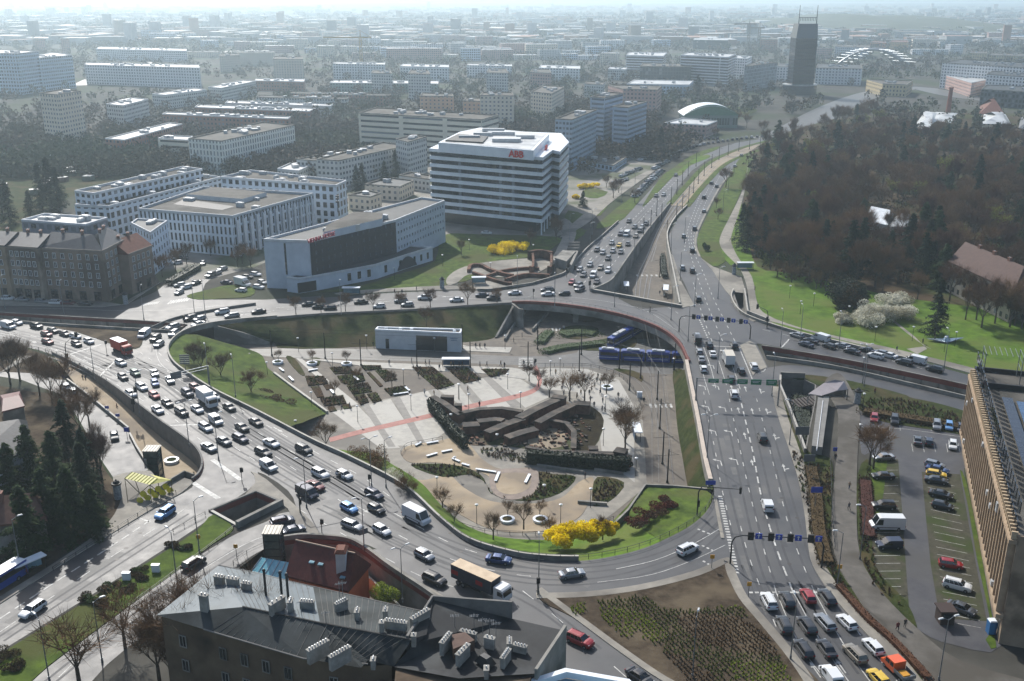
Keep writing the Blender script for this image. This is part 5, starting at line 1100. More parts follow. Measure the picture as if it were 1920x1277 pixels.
roof_planes(t1, [[(294,1153,ZE),(455,1138,ZR),(600,1168,ZR),(570,1235,ZE),(382,1180,ZE)], [(570,1235,ZE),(600,1168,ZR),(772,1200,ZR),(738,1250,ZE),(690,1238,ZE),(677,1252,ZE)]], M_sheet, 'roof')
M_plast = mat('old_plaster', '55493d', '6b5d4c', .25, .95, .15, c3='3a332c', scale3=.12)
ol = [(294,1153),(410,1060),(587,1100),(800,1148),(738,1250),(677,1252),(570,1235),(382,1180)]
Lw = [tuple(G(x, y, ZE).xy-c0.xy) for x, y in ol]; Lw = inset_poly(Lw, .4)
mb = MB(); mb.prism(Lw, -.5, ZE-.05); mesh('walls', mb.V, mb.F[:-1], M_plast, parent=t1)
for nm_, f_, n_s in (('a', [(410,1060,ZE),(587,1100,ZE),(600,1168,ZR),(455,1138,ZR)], 16), ('b', [(587,1100,ZE),(800,1148,ZE),(772,1200,ZR),(600,1168,ZR)], 18), ('c', [(382,1180,ZE),(570,1235,ZE),(600,1168,ZR),(455,1138,ZR)], 14), ('d', [(570,1235,ZE),(690,1245,ZE),(772,1200,ZR),(600,1168,ZR)], 12)):
    q_ = [G(*v)-t1.location for v in f_]; mb = MB()
    for k in range(1, n_s):
        t = k/n_s; mb.tube(q_[0].lerp(q_[1], t)+Vector((0, 0, .03)), q_[3].lerp(q_[2], t)+Vector((0, 0, .03)), .04, .04, 3, cap=False)
    mb.tube(q_[3]+Vector((0, 0, .05)), q_[2]+Vector((0, 0, .05)), .12, .12, 5); mb.tube(q_[0], q_[1], .12, .12, 5); mb.build('roof_seams', M_concd, t1)
def seg_windows(root, A, B, rows, z, dv, du, **k): add_windows(root, A, B, z, rows, dv, 1.2, 1.9, du=du, **k)
# front walls (towards the camera): order left->right
fr = [tuple(G(x, y, ZE).xy) for x, y in [(294,1153),(382,1180),(570,1235),(677,1252)]]
for A, B in zip(fr, fr[1:]):
    A = (A[0], A[1]+.3); B = (B[0], B[1]+.3); seg_windows(t1, A, B, 3, 3, 3.9, 3.2, frame=M_conc)
def chim(root, px, py, z, L=3.0, rz=0.6, h=2.0, pots=6, w=.8):
    p = G(px, py, z)-root.location; chimney(root, p.x, p.y, p.z-.6, h*.72+.4, w*.7, L*.74, rz, pots, mat('white_chimney', '77756f', '97958e', .8, .9))
for px, py, z, L, rz, h, pots in ((597,1228,16.2,4.2,-.75,2.2,7),(638,1240,16.2,4.2,-.75,2.2,7),(576,1136,17,2.6,1.4,1.2,5),(640,1140,16.6,2.4,-.8,1.6,5),(670,1155,17,1.6,0,1.4,3),(723,1155,17,1.4,0,1.6,2),(742,1172,17.6,4.0,1.35,1.0,7),(716,1176,17.9,1.0,0,1.3,1),(545,1140,17.4,1.6,0,1.8,3),(520,1140,17.6,3.4,-.6,1.8,3),(412,1092,16,2.0,1.3,1.6,3),(437,1096,16,2.4,1.3,1.6,3),(463,1104,16.3,1.8,1.3,1.5,3),(384,1140,16.6,1.6,1.2,3.0,2),(700,1245,15.4,1.2,0,1.2,3)):
    chim(t1, px, py, z, L, rz, h, pots)
for px, py in ((498,1108),(528,1112),(540,1116)):
    p = G(px, py, 17)-t1.location; mb = MB(); mb.tube((p.x, p.y, 16), (p.x, p.y, 20.2), .18, .18, 8); mb.tube((p.x, p.y, 20.2), (p.x, p.y, 20.5), .28, .1, 8); mb.build('flue_pipe', M_dkmetal, t1)
def antenna(root, px, py, z, h=2.5):
    p = G(px, py, z)-root.location; mb = MB(); mb.tube((p.x, p.y, p.z), (p.x, p.y, p.z+h), .04, .03, 4); mb.tube((p.x-.6, p.y, p.z+h*.8), (p.x+.7, p.y, p.z+h*.9), .03, .03, 4)
    for k in range(6): mb.tube((p.x-.5+k*.2, p.y-.3, p.z+h*.83+k*.01), (p.x-.5+k*.2, p.y+.3, p.z+h*.83+k*.01), .02, .02, 3)
    mb.build('aerial', M_metal, root)
for px, py in ((637,1120),(643,1118),(612,1175),(566,1155)): antenna(t1, px, py, 17)
# second building with black roof
c0 = G(880, 1215, ZE); t2 = empty('black_roof_tenement', (c0.x, c0.y, 0), 'tenement with a black bitumen roof, courtyard chimneys and aerials at the bottom edge', 'apartment building', mark='the black roofed tenement')
M_bit = mat('bitumen_black', '1c1e20', '282a2c', .3, .7, .25, bump=.015, c3='383b3c', scale3=.15)
roof_planes(t2, [[(812,1125,ZE+2),(960,1160,ZE),(1057,1182,ZE),(1004,1263,ZE),(860,1272,ZE+.5),(737,1250,ZE),(780,1205,ZE+1.5)], [(766,1200,ZE+2.2),(812,1125,ZE+2.2),(800,1190,ZE+1.8),(778,1210,ZE+1.5)]], M_bit, 'roof')
ol = [(812,1125),(960,1160),(1057,1182),(1004,1263),(980,1330),(730,1330),(737,1250),(780,1205)]
Lw = inset_poly([tuple(G(x, y, ZE-.3).xy-c0.xy) for x, y in ol], .35)
mb = MB(); mb.prism(Lw, -.5, ZE-.3); mesh('walls', mb.V, mb.F, M_plast, parent=t2)
for A, B in (((737,1252),(860,1274)), ((695,1244),(735,1252))):
    A = G(*A, ZE); B = G(*B, ZE); seg_windows(t2, (A.x, A.y-.1), (B.x, B.y-.1), 3, 3, 3.9, 3.2, frame=M_conc)
# end wall with parapet on the right tip, light wall
a, b = G(1057,1182,ZE), G(1002,1265,ZE); mb = MB(); o = c0
wallsec(mb, [a, b], .4, ZE-6, ZE+.9); mesh('gable_parapet', [(v[0]-o.x, v[1]-o.y, v[2]) for v in mb.V], mb.F, M_conc, parent=t2)
a, b = G(766,1200,ZE+2), G(812,1125,ZE+2); mb = MB(); wallsec(mb, [a, b, G(960,1160,ZE)], .35, ZE-2, ZE+2.6); mesh('fire_wall', [(v[0]-o.x, v[1]-o.y, v[2]) for v in mb.V], mb.F, M_concd, parent=t2)
for px, py, z, L, rz, h, pots in ((788,1165,17,4.2,-.72,1.8,6),(836,1212,15.8,3.4,-.4,2.0,5),(868,1232,15.8,3.6,-.5,1.8,4),(878,1192,15.6,3,1.2,1.0,4),(918,1208,15.6,1.8,1.2,1.6,2),(948,1240,15.4,3.0,-.4,1.8,6),(955,1212,15.4,2.0,0,1.4,4),(776,1203,17,1.0,0,1.6,1),(912,1262,15.5,1.4,0,1.2,1),(975,1219,15.3,2.4,1.2,1.2,4)):
    chim(t2, px, py, z, L, rz, h, pots)
q = [G(845,1195,16.2), G(872,1190,16.2), G(890,1205,16.2), G(850,1222,16.2)]
mb = MB(); mb.prism([tuple(p.xy-c0.xy) for p in q], 15.0, 16.6); mb.build('roof_shaft', mat('shaft_brick', '4d3a31', '5e493e', 1, .85), t2)
for px, py in ((853,1180),(905,1188),(918,1190),(930,1195),(889,1180)): antenna(t2, px, py, 15.6)
for px, py in ((776,1203),(910,1236)):
    p = G(px, py, 15.8)-t2.location; mb = MB(); mb.box((p.x, p.y, 15.8), (1.6, 2.4, 1.0), top=.5, rz=.8); mb.build('dormer', M_dkmetal, t2)
# glazed roof edge of the nearest building, cut by the frame
p = [G(920,1300,14), G(1060,1256,14), G(1180,1277,14), G(1240,1340,14)]
gb = empty('near_glass_roof', (p[1].x, p[1].y, 0), 'white framed roof edge cut by the bottom of the picture', 'building')
o = gb.location; mb = MB(); wallsec(mb, p, -.8, 13.4, 14.3); mesh('white_frame', [(v[0]-o.x, v[1]-o.y, v[2]) for v in mb.V], mb.F, M_bandw, parent=gb)
mb = MB(); mb.prism([(q.x-o.x, q.y-o.y-.8) for q in p]+[(p[3].x-o.x, p[0].y-o.y-8), (p[0].x-o.x, p[0].y-o.y-8)], -.5, 13.3); mb.build('walls', M_glassb, gb)

hb = HT(1207, 1005); nb_, fb_ = Vector(W((1909,1005), hb)), Vector(W((1827,695), hb))
d = (fb_-nb_).normalized(); n_ = Vector((d.y, -d.x)); wdt = 17
bb = empty('brown_office', (nb_.x, nb_.y, 0), 'tall brown office with deep vertical ribs and solar panels on the roof', 'office building', mark='the tall brown office with solar panels')
Lb = (fb_-nb_).length
P = [(0, 0), tuple(n_*wdt), tuple(n_*wdt+d*Lb), tuple(d*Lb)]
M_bw = mat('sandstone_panels', '7d6e5e', '978672', .25, .85, .25, c3='65584a', scale3=.2)
mb = MB(); mb.prism(P, -.5, hb); mb.build('walls', M_bw, bb)
mb = MB(); mb.prism(inset_poly(P, .3), hb, hb+.05); mb.build('roof', M_roofg, bb)
ang = math.atan2(-d.y, -d.x)   # along facade from far to near
me = None
def at(s, off, z): q = d*s - n_*off; return (q.x, q.y, z)
nr = 30; hl = hb*.27
M_fin = mat('rib_stone', '8c7a66', 'a8947c', .5, .85, .25)
fin = MB(); fin.box((0, 0, (hb-hl-1.5)/2), (.45, 1.1, hb-hl-1.5)); fo = fin.build('rib', M_fin); fme = fo.data; bpy.data.objects.remove(fo)
wme = window_mesh(1.3, 1.9, M_conc, M_glass)
for k in range(nr+1):
    s = 1+(Lb-2)*k/nr; o = bpy.data.objects.new('rib', fme); link(o, bb); o.location = at(s, .5, hl); o.rotation_euler = (0, 0, ang)
mb = MB()
for k in range(nr):
    s = 1+(Lb-2)*(k+.5)/nr
    for r_ in range(6):
        q = at(s, .06, hl+1.2+r_*3.3); mb.box((q[0], q[1], q[2]), (1.5, .14, 1.8), rz=ang)
sw = mb.build('upper_windows', M_glass, bb); sw['kind'] = 'stuff'
for k in range(nr):
    s = 1+(Lb-2)*(k+.5)/nr
    for r_ in range(2): o = bpy.data.objects.new('window', wme); link(o, bb); o.location = at(s, .02, 1.3+r_*3.6); o.rotation_euler = (0, 0, ang)
mb = MB(); 
for z in (hl-.3, hb-1.2): 
    a, b = Vector((0, 0)), d*Lb; q = (a+b)/2-n_*.45; mb.box((q.x, q.y, z), (Lb, 1.3, .7), rz=ang)
mb.build('cornice', M_fin, bb)
mb = MB()
for k in range(60):
    s = .5+(Lb-1)*k/59; q = at(s, .4, hb-.2); mb.box(q, (.35, .9, 1.2), rz=ang)
mb.build('cornice_brackets', mat('cornice_pale', 'a18e74', 'b5a285', .6, .8), bb)['kind'] = 'stuff'
for k in range(9):
    s = R.uniform(4, Lb-4); q = at(s, .9, R.choice([hb-2.2, hb-3, hl+1, hl+8])); mb = MB(); mb.box(q, (.9, .7, .8), rz=ang); mb.build('air_unit', M_unit, bb)
# solar rows
M_sol = mat('solar_panel', '10141c', '1a2230', 1.0, .18, .8); M_solb = mat('solar_panel_blue', '24405e', '345678', .4, .2, .8)
for row, (o_, s0, s1, mm) in enumerate(((4.5, 9, Lb-17, M_sol), (7.0, 12, Lb-17, M_solb), (11, 6, Lb-17, M_sol), (13.5, 6, Lb-17, M_solb))):
    mb = MB(); k = s0
    while k < s1:
        q = d*k+n_*o_; mb.box((q.x, q.y, hb+.7), (2.2, 1.9, .08), rz=ang); k += 2.24
    q = d*((s0+s1)/2)+n_*o_; mb.box((q.x, q.y, hb+.3), (s1-s0, .1, .1), 1, rz=ang); mb.build('solar_row', [mm, M_metal], bb)
mb = MB()
for k in range(7):
    for j in range(2):
        q = d*(Lb-3-k*.3)+n_*(1+j*5)
for (x0, y0) in ((1, 1), (6, 1), (1, 8), (6, 8)):
    q = d*(Lb-x0)+n_*y0; mb.box((q.x, q.y, hb+3), (.15, .15, 6), rz=ang)
for k in range(8):
    q = d*(Lb-3.5)+n_*(1+k); mb.box((q.x, q.y, hb+6), (5.5, .1, .1), rz=ang)
for y_ in (1, 8):
    q = d*(Lb-3.5)+n_*y_; mb.box((q.x, q.y, hb+3), (5.5, .1, .1), rz=ang); mb.box((q.x, q.y, hb+4.6), (5.5, .1, .1), rz=ang)
mb.build('steel_frame', M_metal, bb)
mb = MB(); a = n_*1-d*0; 
q = d*(Lb-10)+n_*8.5; mb.box((q.x, q.y, hb+.6), (.5, 16, 1.2), rz=ang); q = d*(Lb)+n_*8.5; mb.box((q.x, q.y, hb+.5), (.4, 17, 1), rz=ang); mb.build('roof_upstand', M_black, bb)
for k, s in ((4, 20), (9, 34), (14, 12)):
    q = d*s+n_*9.3; mb = MB(); mb.box((q.x, q.y, hb+.7), (2, 1.2, 1.3), rz=ang); mb.build('roof_unit', M_unit, bb)
# end wall panels
mb = MB(); q = n_*8.5-d*.06; mb.box((q.x, q.y, hb/2+2), (.12, 12, hb-10), rz=ang); mb.build('end_panel', M_concd, bb)

z0 = -6; hp_ = HT(650, 617, -6)+6
P = [W(p, z0+hp_) for p in [(703,620),(864,627),(867,619),(708,615)]]; c = (sum(p[0] for p in P)/4, sum(p[1] for p in P)/4)
pv = empty('white_pavilion', (c[0], c[1], z0), 'long white kiosk pavilion with a planted dark roof and glass front', 'pavilion', mark='the long white pavilion')
L = [(p[0]-c[0], p[1]-c[1]) for p in P]; mb = MB(); mb.prism(L, 0, hp_, 0, 1); mesh('walls', mb.V, mb.F, [M_wht, mat('sedum_roof', '3b3226', '4a4030', .8, .95)], mb.M, mb.U, parent=pv)
mb = MB(); I = inset_poly(L, .5); n = 4; Lc = poly_ccw(L)
for i in range(n):
    a, b, cc, dd = Lc[i], Lc[(i+1) % n], I[(i+1) % n], I[i]
    mb.quad([(*a, hp_-.1), (*b, hp_-.1), (*b, hp_+.5), (*a, hp_+.5)]); mb.quad([(*a, hp_+.5), (*b, hp_+.5), (*cc, hp_+.5), (*dd, hp_+.5)]); mb.quad([(*cc, hp_), (*dd, hp_), (*dd, hp_+.5), (*cc, hp_+.5)])
mb.build('roof_edge', M_bandw, pv)
A, B = Vector(P[0]), Vector(P[1]); panel(pv, tuple(A.lerp(B, .48)), tuple(A.lerp(B, .84)), z0+.1, z0+hp_-.9, M_glass, 'shop_front', .08); panel(pv, tuple(A.lerp(B, .12)), tuple(A.lerp(B, .16)), z0+.1, z0+3.2, M_glass, 'door', .08)
q = A.lerp(B, .92)-Vector(c); mb = MB()
for k in range(2): mb.box((q.x, q.y-.14, hp_-1.3-k*.6), (2.2-k*.5, .04, .3))
mb.build('faded_lettering', mat('letters_grey_blue', '5a6f8a', '9aa5b0', 6, .6), pv)
for t in (.1, .27, .4, .9):
    q = A.lerp(B, t)-Vector(c); mb = MB(); mb.box((q.x+.6, q.y+1.6, hp_+.4), (.9, .7, .7)); mb.build('roof_vent', M_bandw, pv)
# lobed pale canopy at the right underpass
z1 = 3.0; pts = [(1516,738,2.6),(1545,718,4.4),(1565,712,4.9),(1583,715,4.4),(1590,730,3.0),(1570,732,3.6),(1540,742,2.6)]
q = [G(*p) for p in pts]; o0 = G(1555, 745, 0)
cn = empty('curved_canopy', o0, 'pale grey curved canopy over the subway stairs by the car park', 'canopy', mark='the pale curved canopy by the car park')
mb = MB(); mb.quad([p-o0 for p in q]); mb.quad([p-o0-Vector((0, 0, .15)) for p in q][::-1]); mb.build('roof_shell', mat('canopy_sheet', '8f8788', 'a09899', .4, .5), cn)
mb = MB()
for p in (q[0], q[4], q[3], q[6]): mb.tube((p.x-o0.x, p.y-o0.y, 0), (p.x-o0.x, p.y-o0.y, p.z), .12, .12, 6)
mb.box((1, 1.4, .9), (7, .25, 1.8)); mb.build('posts', M_conc, cn)
ps = [G(1533,752,1), G(1554,752,1), G(1541,848,1), G(1521,845,1)]; mb = MB()
mb.prism([tuple(p.xy) for p in ps], .3, 2.2, 0); o = mb.build('covered_ramp', mat('ramp_roof_grey', '63625f', '73726e', .5, .7), origin=(ps[0].x, ps[0].y, 0)); tag(o, 'long flat grey roofed ramp down to the subway', 'ramp')
mb = MB(); a, b = G(1543,752,2.2), G(1531,846,2.2); mb.tube(a+Vector((0,0,.1)), b+Vector((0,0,.1)), .1, .1, 5); tag(mb.build('handrail', M_wht, origin=a), 'white rail along the middle of the ramp roof', 'rail')
for i, y in enumerate((712+18, 724, 718)):
    pass
mb = MB()
for k in range(9): p = G(1530-k*6, 748+k*1.2, -.4*k); mb.box((p.x, p.y, -.4*k-.3), (1.0, 5, .35), rz=.15)
tag(mb.build('subway_steps', mat('dark_steps', '3b3634', '4a4442', 1, .8), origin=G(1530, 748, 0)), 'dark steps going down beneath the curved canopy', 'stairs')
# stairs block + ruins on the north lawn
p = G(1068, 505); nb2 = empty('stair_block', p, 'pale concrete stair block beside the road with queued cars', 'building')
mb = MB(); mb.prism([tuple(G(x, y, 4).xy-p.xy) for x, y in [(1040,480),(1062,487),(1080,468),(1055,466)]], -.2, 3.4); mb.build('walls', M_conc, nb2)
mb = MB(); mb.prism([tuple(G(x, y, 2).xy-p.xy) for x, y in [(1068,500),(1072,502),(1084,476),(1080,474)]], -.2, 3.0); mb.build('side_wall', M_conc, nb2)
mb = MB()
for k in range(8):
    q = G(1068+k*1.2, 494-k*2.6, 0)-p; mb.box((q.x, q.y, .2+k*.3), (4.5, .6, .4+k*.6))
mb.build('steps', M_slabd, nb2)

M_rb = mat('ruin_brick', '5a4034', '745647', .9, .9, .2, bump=.05, c3='3b2e26', scale3=.25); M_cap = mat('ruin_cap', '2b2725', '45403b', .8, .8, .25, c3='5a5148', scale3=.3)
def ruin(label, pts, t, h, z=-6, cap=True, capw=.28, smooth=0):
    t *= .66; h *= .85
    p = cr(gp(pts, z+h), smooth) if smooth else gp(pts, z+h)
    p = [Vector((q.x, q.y, z)) for q in p]; o0 = p[0].copy()
    r = empty('ruin_wall', o0, label, 'ruin', group='brick walls of the sunken fort ruin')
    mb = MB(); wallsec(mb, p, t, z, z+h-.2); mesh('brick_wall', [(v[0]-o0.x, v[1]-o0.y, v[2]-o0.z) for v in mb.V], mb.F, M_rb, parent=r)
    mb = MB(); wallsec(mb, offset(p, -capw), t+2*capw, z+h-.2, z+h+.05); mesh('dark_cap', [(v[0]-o0.x, v[1]-o0.y, v[2]-o0.z) for v in mb.V], mb.F, M_cap, parent=r)
    return r
ruins = [
 ('ruin wall stepping down behind the ivy hedge', [(806,744),(828,756),(850,772),(860,778)], 2.0, 3.0),
 ('short ruin stub with a flat dark slab near the pink path', [(826,744),(850,745)], 1.8, 3.4),
 ('second ruin stub with a flat dark slab', [(852,760),(866,760)], 1.6, 3.4),
 ('long arched rear wall of the ruin', [(862,776),(900,768),(940,766),(978,772)], 1.5, 3.0),
 ('long straight ruin wall rising to the plaza trees', [(978,785),(1010,768),(1050,750)], 3.0, 3.2),
 ('ruin gatehouse slab beside the pruned trees', [(1034,745),(1058,748)], 3.0, 3.4),
 ('second straight ruin wall beside the dark lawn', [(1013,793),(1045,775),(1078,760)], 2.4, 3.2),
 ('broad dark slab at the end of the second straight wall', [(1074,758),(1106,760)], 3.4, 3.2),
 ('short jagged ruin block in the middle', [(868,800),(900,798)], 3.4, 2.6),
 ('stepped middle ruin block', [(897,792),(930,788),(940,790)], 2.6, 2.8),
 ('middle ruin wall slanting to the lower left', [(918,812),(950,798),(985,786)], 2.8, 2.9),
 ('lower ruin wall below the middle block', [(955,822),(985,812),(1010,806)], 3.0, 2.4),
 ('curved ruin wall round the sandy hollow', [(1030,788),(1060,793),(1073,808),(1072,840)], 1.2, 2.4),
 ('dark lower wall of the sandy hollow', [(985,838),(1030,846),(1072,846)], .8, 1.2),
 ('long dark front wall of the ruin above the hedge', [(1060,850),(1110,850),(1160,852),(1180,858)], 1.6, 3.2),
 ('small square slab on the front wall', [(1104,842),(1122,842)], 2.2, 3.6),
 ('large tilted slab at the east end of the front wall', [(1150,846),(1172,850)], 3.4, 3.8),
]
for i, (lb, pts, t, h) in enumerate(ruins): 
    r = ruin(lb, pts, t, h); 
    if i == 3: MARKS.append((r, 'the sunken brick ruin'))
rb_ = MB(); RQ = random.Random(9)
for _ in range(420):
    x, y = RQ.uniform(865, 1110), RQ.uniform(772, 842)
    if not inside((x, y), [(862,778),(985,782),(1076,762),(1108,800),(1100,842),(985,842),(880,835)]): continue
    p = G(x, y, -6); s = RQ.uniform(.2, .6); rb_.box((p.x, p.y, -5.9+s*.3), (s*RQ.uniform(.8, 2.4), s, s*RQ.uniform(.5, 1.6)), RQ.randrange(2), RQ.choice((.45, .5, 2.0, -.3)))
o = rb_.build('rubble', [M_rb, M_cap]); o['kind'] = 'stuff'; o['label'] = 'fallen brick and stone among the ruin walls'
# northern ruin
def nruin(lb, pts, t, h, m=None): 
    p = cr(gp(pts), 3); mb = MB(); wallsec(mb, p, t, -.1, h, 0, 0); o = mb.build('ruin_wall', m or M_rb, origin=p[0]); tag(o, lb, 'ruin', group='brick walls of the northern ruin')
nruin('looping brick ruin wall on the north lawn', [(882,512),(885,503),(900,502),(915,510),(940,518),(960,522)], 1.2, 1.4)
nruin('lower brick ruin wall beside the sloping path', [(885,515),(915,526),(945,535),(960,536)], 1.0, 1.2)
nruin('long curved ruin wall towards the arched ruin', [(915,522),(945,512),(985,507),(1010,508)], 1.0, 1.2)
nruin('near ruin wall above the road parapet', [(950,530),(985,520),(1030,522)], 1.0, 1.4)
for x in (997, 1031): nruin('stepped pier of the arched northern ruin '+('on its left' if x < 1000 else 'on its right'), [(x-5, 514), (x+4, 514), (x+4, 490), (x-2, 490)], .8, 3.0)
nruin('low arch bridge of the northern ruin', [(992,488),(1012,485),(1034,489)], 1.0, 3.4)
RT = random.Random(11)
def leafcloud(mb, c, r, n, s, m=0, shell=.55, flat=1.0):
    for _ in range(n):
        while True:
            d = Vector((RT.uniform(-1, 1), RT.uniform(-1, 1), RT.uniform(-1, 1)))
            if .05 < d.length <= 1: break
        k = d.length; d = d/k*(shell+(1-shell)*k) if RT.random() < .75 else d
        p = Vector((c[0]+d.x*r[0], c[1]+d.y*r[1], c[2]+d.z*r[2]))
        a = Vector((RT.gauss(0, 1), RT.gauss(0, 1), RT.gauss(0, flat))).normalized(); b = a.cross(Vector((RT.gauss(0, 1), RT.gauss(0, 1), RT.gauss(0, 1)))).normalized()
        q = s*RT.uniform(.6, 1.3); i = len(mb.V)
        mb.V += [tuple(p+a*q), tuple(p-a*q*.5+b*q*.8), tuple(p-a*q*.6-b*q*.7)]; mb.F.append([i, i+1, i+2]); mb.M.append(m)
def mk(mb, name, mats, parent=None):
    o = mesh(name, mb.V, mb.F, mats, mb.M, parent=parent); return o
M_bark = mat('bark', '433c35', '5a5147', 1.5, .95, .1); M_twig = mat('twigs', '41332b', '5a4739', .5, .95, .1, orand='7a6044', c3='6a5340', scale3=.02)
M_twig2 = mat('twigs_reddish', '49322b', '5f463b', .5, .95, .1, orand='765a3e'); M_need = mat('needles', '141f12', '22301a', .8, .9, .15)
M_pine = mat('pine_needles', '1e2c18', '34441f', .7, .9, .15); M_bud = mat('young_leaves', '76862a', '9aa842', .8, .8, .2, trans=.45)
def bare_tree(name, h, spread, seed, lv=3, twm=None, tw=7, wid=.03, label='', leaf=None, up=.55):
    rr = random.Random(seed); t = MB(); c = MB()
    def twig(p, d, L, w):
        s = d.cross(Vector((rr.gauss(0, 1), rr.gauss(0, 1), rr.gauss(0, 1)))).normalized()*w; e = p+d*L; i = len(c.V)
        c.V += [tuple(p-s), tuple(p+s), tuple(e)]; c.F.append([i, i+1, i+2]); c.M.append(0)
    def grow(p, d, L, r, k):
        q = p+d*L; mbb = t if k > 1 else c; mbb.tube(p, q, r, r*.62, 4 if k < 3 else 5, cap=False)
        nb = 4 if k > 1 else tw
        for i in range(nb):
            ax = Vector((rr.gauss(0, 1), rr.gauss(0, 1), rr.gauss(0, .5))).normalized(); n = (d+ax*spread*(.9 if i else .3)+Vector((0, 0, .18))).normalized()
            st = p.lerp(q, 1 if i == 0 else rr.uniform(.45, 1))
            if k > 1: grow(st, n, L*rr.uniform(.6, .82), r*.5, k-1)
            else:
                for _ in range(5): twig(st+n*L*rr.uniform(0, .5), (n+Vector((rr.gauss(0, .55), rr.gauss(0, .55), rr.gauss(0, .45)))).normalized(), L*rr.uniform(.6, 1.2), wid)
                if leaf: leafcloud(c, st+n*L*.6, (.5, .5, .4), 4, .16, 1)
    tr = h*.24; t.tube((0, 0, -.3), (0, 0, tr), h*.018+.05, h*.015+.03, 7, cap=False)
    for i in range(6):
        a = i*2.4+rr.random(); z = tr*rr.uniform(.85, 1.25); L = h*.27*rr.uniform(.8, 1.15)
        grow(Vector((0, 0, min(z, tr))), Vector((math.cos(a)*up, math.sin(a)*up, 1)).normalized() if i else Vector((0, 0, 1)), L, h*.0065+.015, lv)
    r = empty(name, (0, 0, 0), label, 'tree'); THINGS.pop()
    k = [v[2] for v in c.V]; s = h/max(k)
    mk(t, 'trunk', M_bark, r).scale = (s,)*3; mk(c, 'crown', [twm or M_twig]+([leaf] if leaf else []), r).scale = (s,)*3
    return r
def conifer(name, h, rad, seed, m, n=2600, label=''):
    rr = random.Random(seed); c = MB(); t = MB(); t.tube((0, 0, -.3), (0, 0, h*.97), h*.016+.05, .03, 6)
    nb = int(h*7)
    for i in range(nb):
        f = (i+rr.random())/nb; z = h*(.08+.9*f); R0 = rad*(1-f)**.8*rr.uniform(.65, 1.12)+.2; a = rr.random()*6.283
        e = Vector((math.cos(a), math.sin(a), -.28)); L = int(n/nb)
        for j in range(L):
            s = rr.random()**.7; p = Vector((0, 0, z))+e*R0*s+Vector((rr.gauss(0, .16*R0*.5+.1), rr.gauss(0, .16*R0*.5+.1), rr.gauss(0, .14)))
            q = rr.uniform(.18, .42)*(.6+.4*rad/4); d = Vector((e.x+rr.gauss(0, .5), e.y+rr.gauss(0, .5), -.35+rr.gauss(0, .3))).normalized(); b = Vector((-d.y, d.x, rr.gauss(0, .4))).normalized(); k = len(c.V)
            c.V += [tuple(p+d*q*1.3), tuple(p+b*q*.55), tuple(p-b*q*.55)]; c.F.append([k, k+1, k+2]); c.M.append(0)
    r = empty(name, (0, 0, 0), label, 'tree'); THINGS.pop(); mk(t, 'trunk', M_bark, r); mk(c, 'crown', m, r); return r
protos = []
def proto(o): protos.append(o); return o
BT = [proto(bare_tree('bare_tree', 16, .75, 3+i, twm=[M_twig, M_twig2, M_twig][i % 3], wid=.03)) for i in range(5)]
BTs = [proto(bare_tree('young_bare_tree', 7, .7, 21+i, lv=2, tw=8, wid=.022)) for i in range(3)]
BTn = [proto(bare_tree('slender_bare_tree', 18, .42, 31+i, twm=M_twig2, up=.25, wid=.03)) for i in range(2)]
BTp = proto(bare_tree('pollarded_tree', 9, 1.0, 44, lv=2, tw=5, wid=.03))
BTl = [proto(bare_tree('budding_tree', 12, .7, 51+i, leaf=M_bud, wid=.04)) for i in range(2)]
CF = [proto(conifer('spruce_tree', 15, 3.9, 61, M_need, 6500)), proto(conifer('pine_tree', 13, 4.8, 62, M_pine, 8000)), proto(conifer('cypress_tree', 9, 1.6, 63, M_need, 1500))]
tree_n = 0
def plant(protoo, px, py, s=1.0, z=0.0, label='bare tree', group=None, tilt=0):
    p = G(px, py, z); o = copy_tree(protoo, p, RT.random()*6.28, label, group, (s*RT.uniform(.92, 1.08), s*RT.uniform(.92, 1.08), s)); o['category'] = 'tree'; return o
parkpoly = [(1400,420),(1405,330),(1440,275),(1560,225),(1640,212),(1700,255),(1760,262),(1840,270),(1925,280),(1925,640),(1840,620),(1700,585),(1560,548),(1470,524),(1425,500)]
clear = [[(1615,398),(1720,400),(1725,445),(1640,445)], [(1790,462),(1925,510),(1925,590),(1790,530)], [(1560,520),(1790,545),(1925,570),(1925,700),(1560,640)]]
corr = [(1225,335),(1300,272),(1400,240),(1520,205),(1600,175),(1620,215),(1540,240),(1470,272),(1410,300),(1380,360),(1330,400)]
pts = []; tries = 0
while len(pts) < 330 and tries < 90000:
    tries += 1
    x, y = RT.uniform(1400, 1930), RT.uniform(215, 640)
    if inside((x, y), corr) or inside((x, y+18), corr) or not inside((x, y), parkpoly) or any(inside((x, y), c) for c in clear): continue
    p = G(x, y)
    if all((p-q).length > (6.5 if y > 330 else 9.5) for q in pts): 
        pts.append(p); con = RT.random()
        if con < .14: o = plant(CF[0 if RT.random() < .6 else 1], x, y, RT.uniform(.9, 1.5), 0, 'dark park conifer', 'conifers of the park wood')
        elif con < .19: o = plant(BTl[0], x, y, RT.uniform(.8, 1.2), 0, 'yellow green budding tree')
        elif con < .36: o = plant(BTn[RT.randrange(2)], x, y, RT.uniform(.7, 1.15), 0, 'slender bare tree', 'bare trees of the park wood')
        else: o = plant(BT[RT.randrange(5)], x, y, RT.uniform(.75, 1.2), 0, 'broad bare tree', 'bare trees of the park wood')
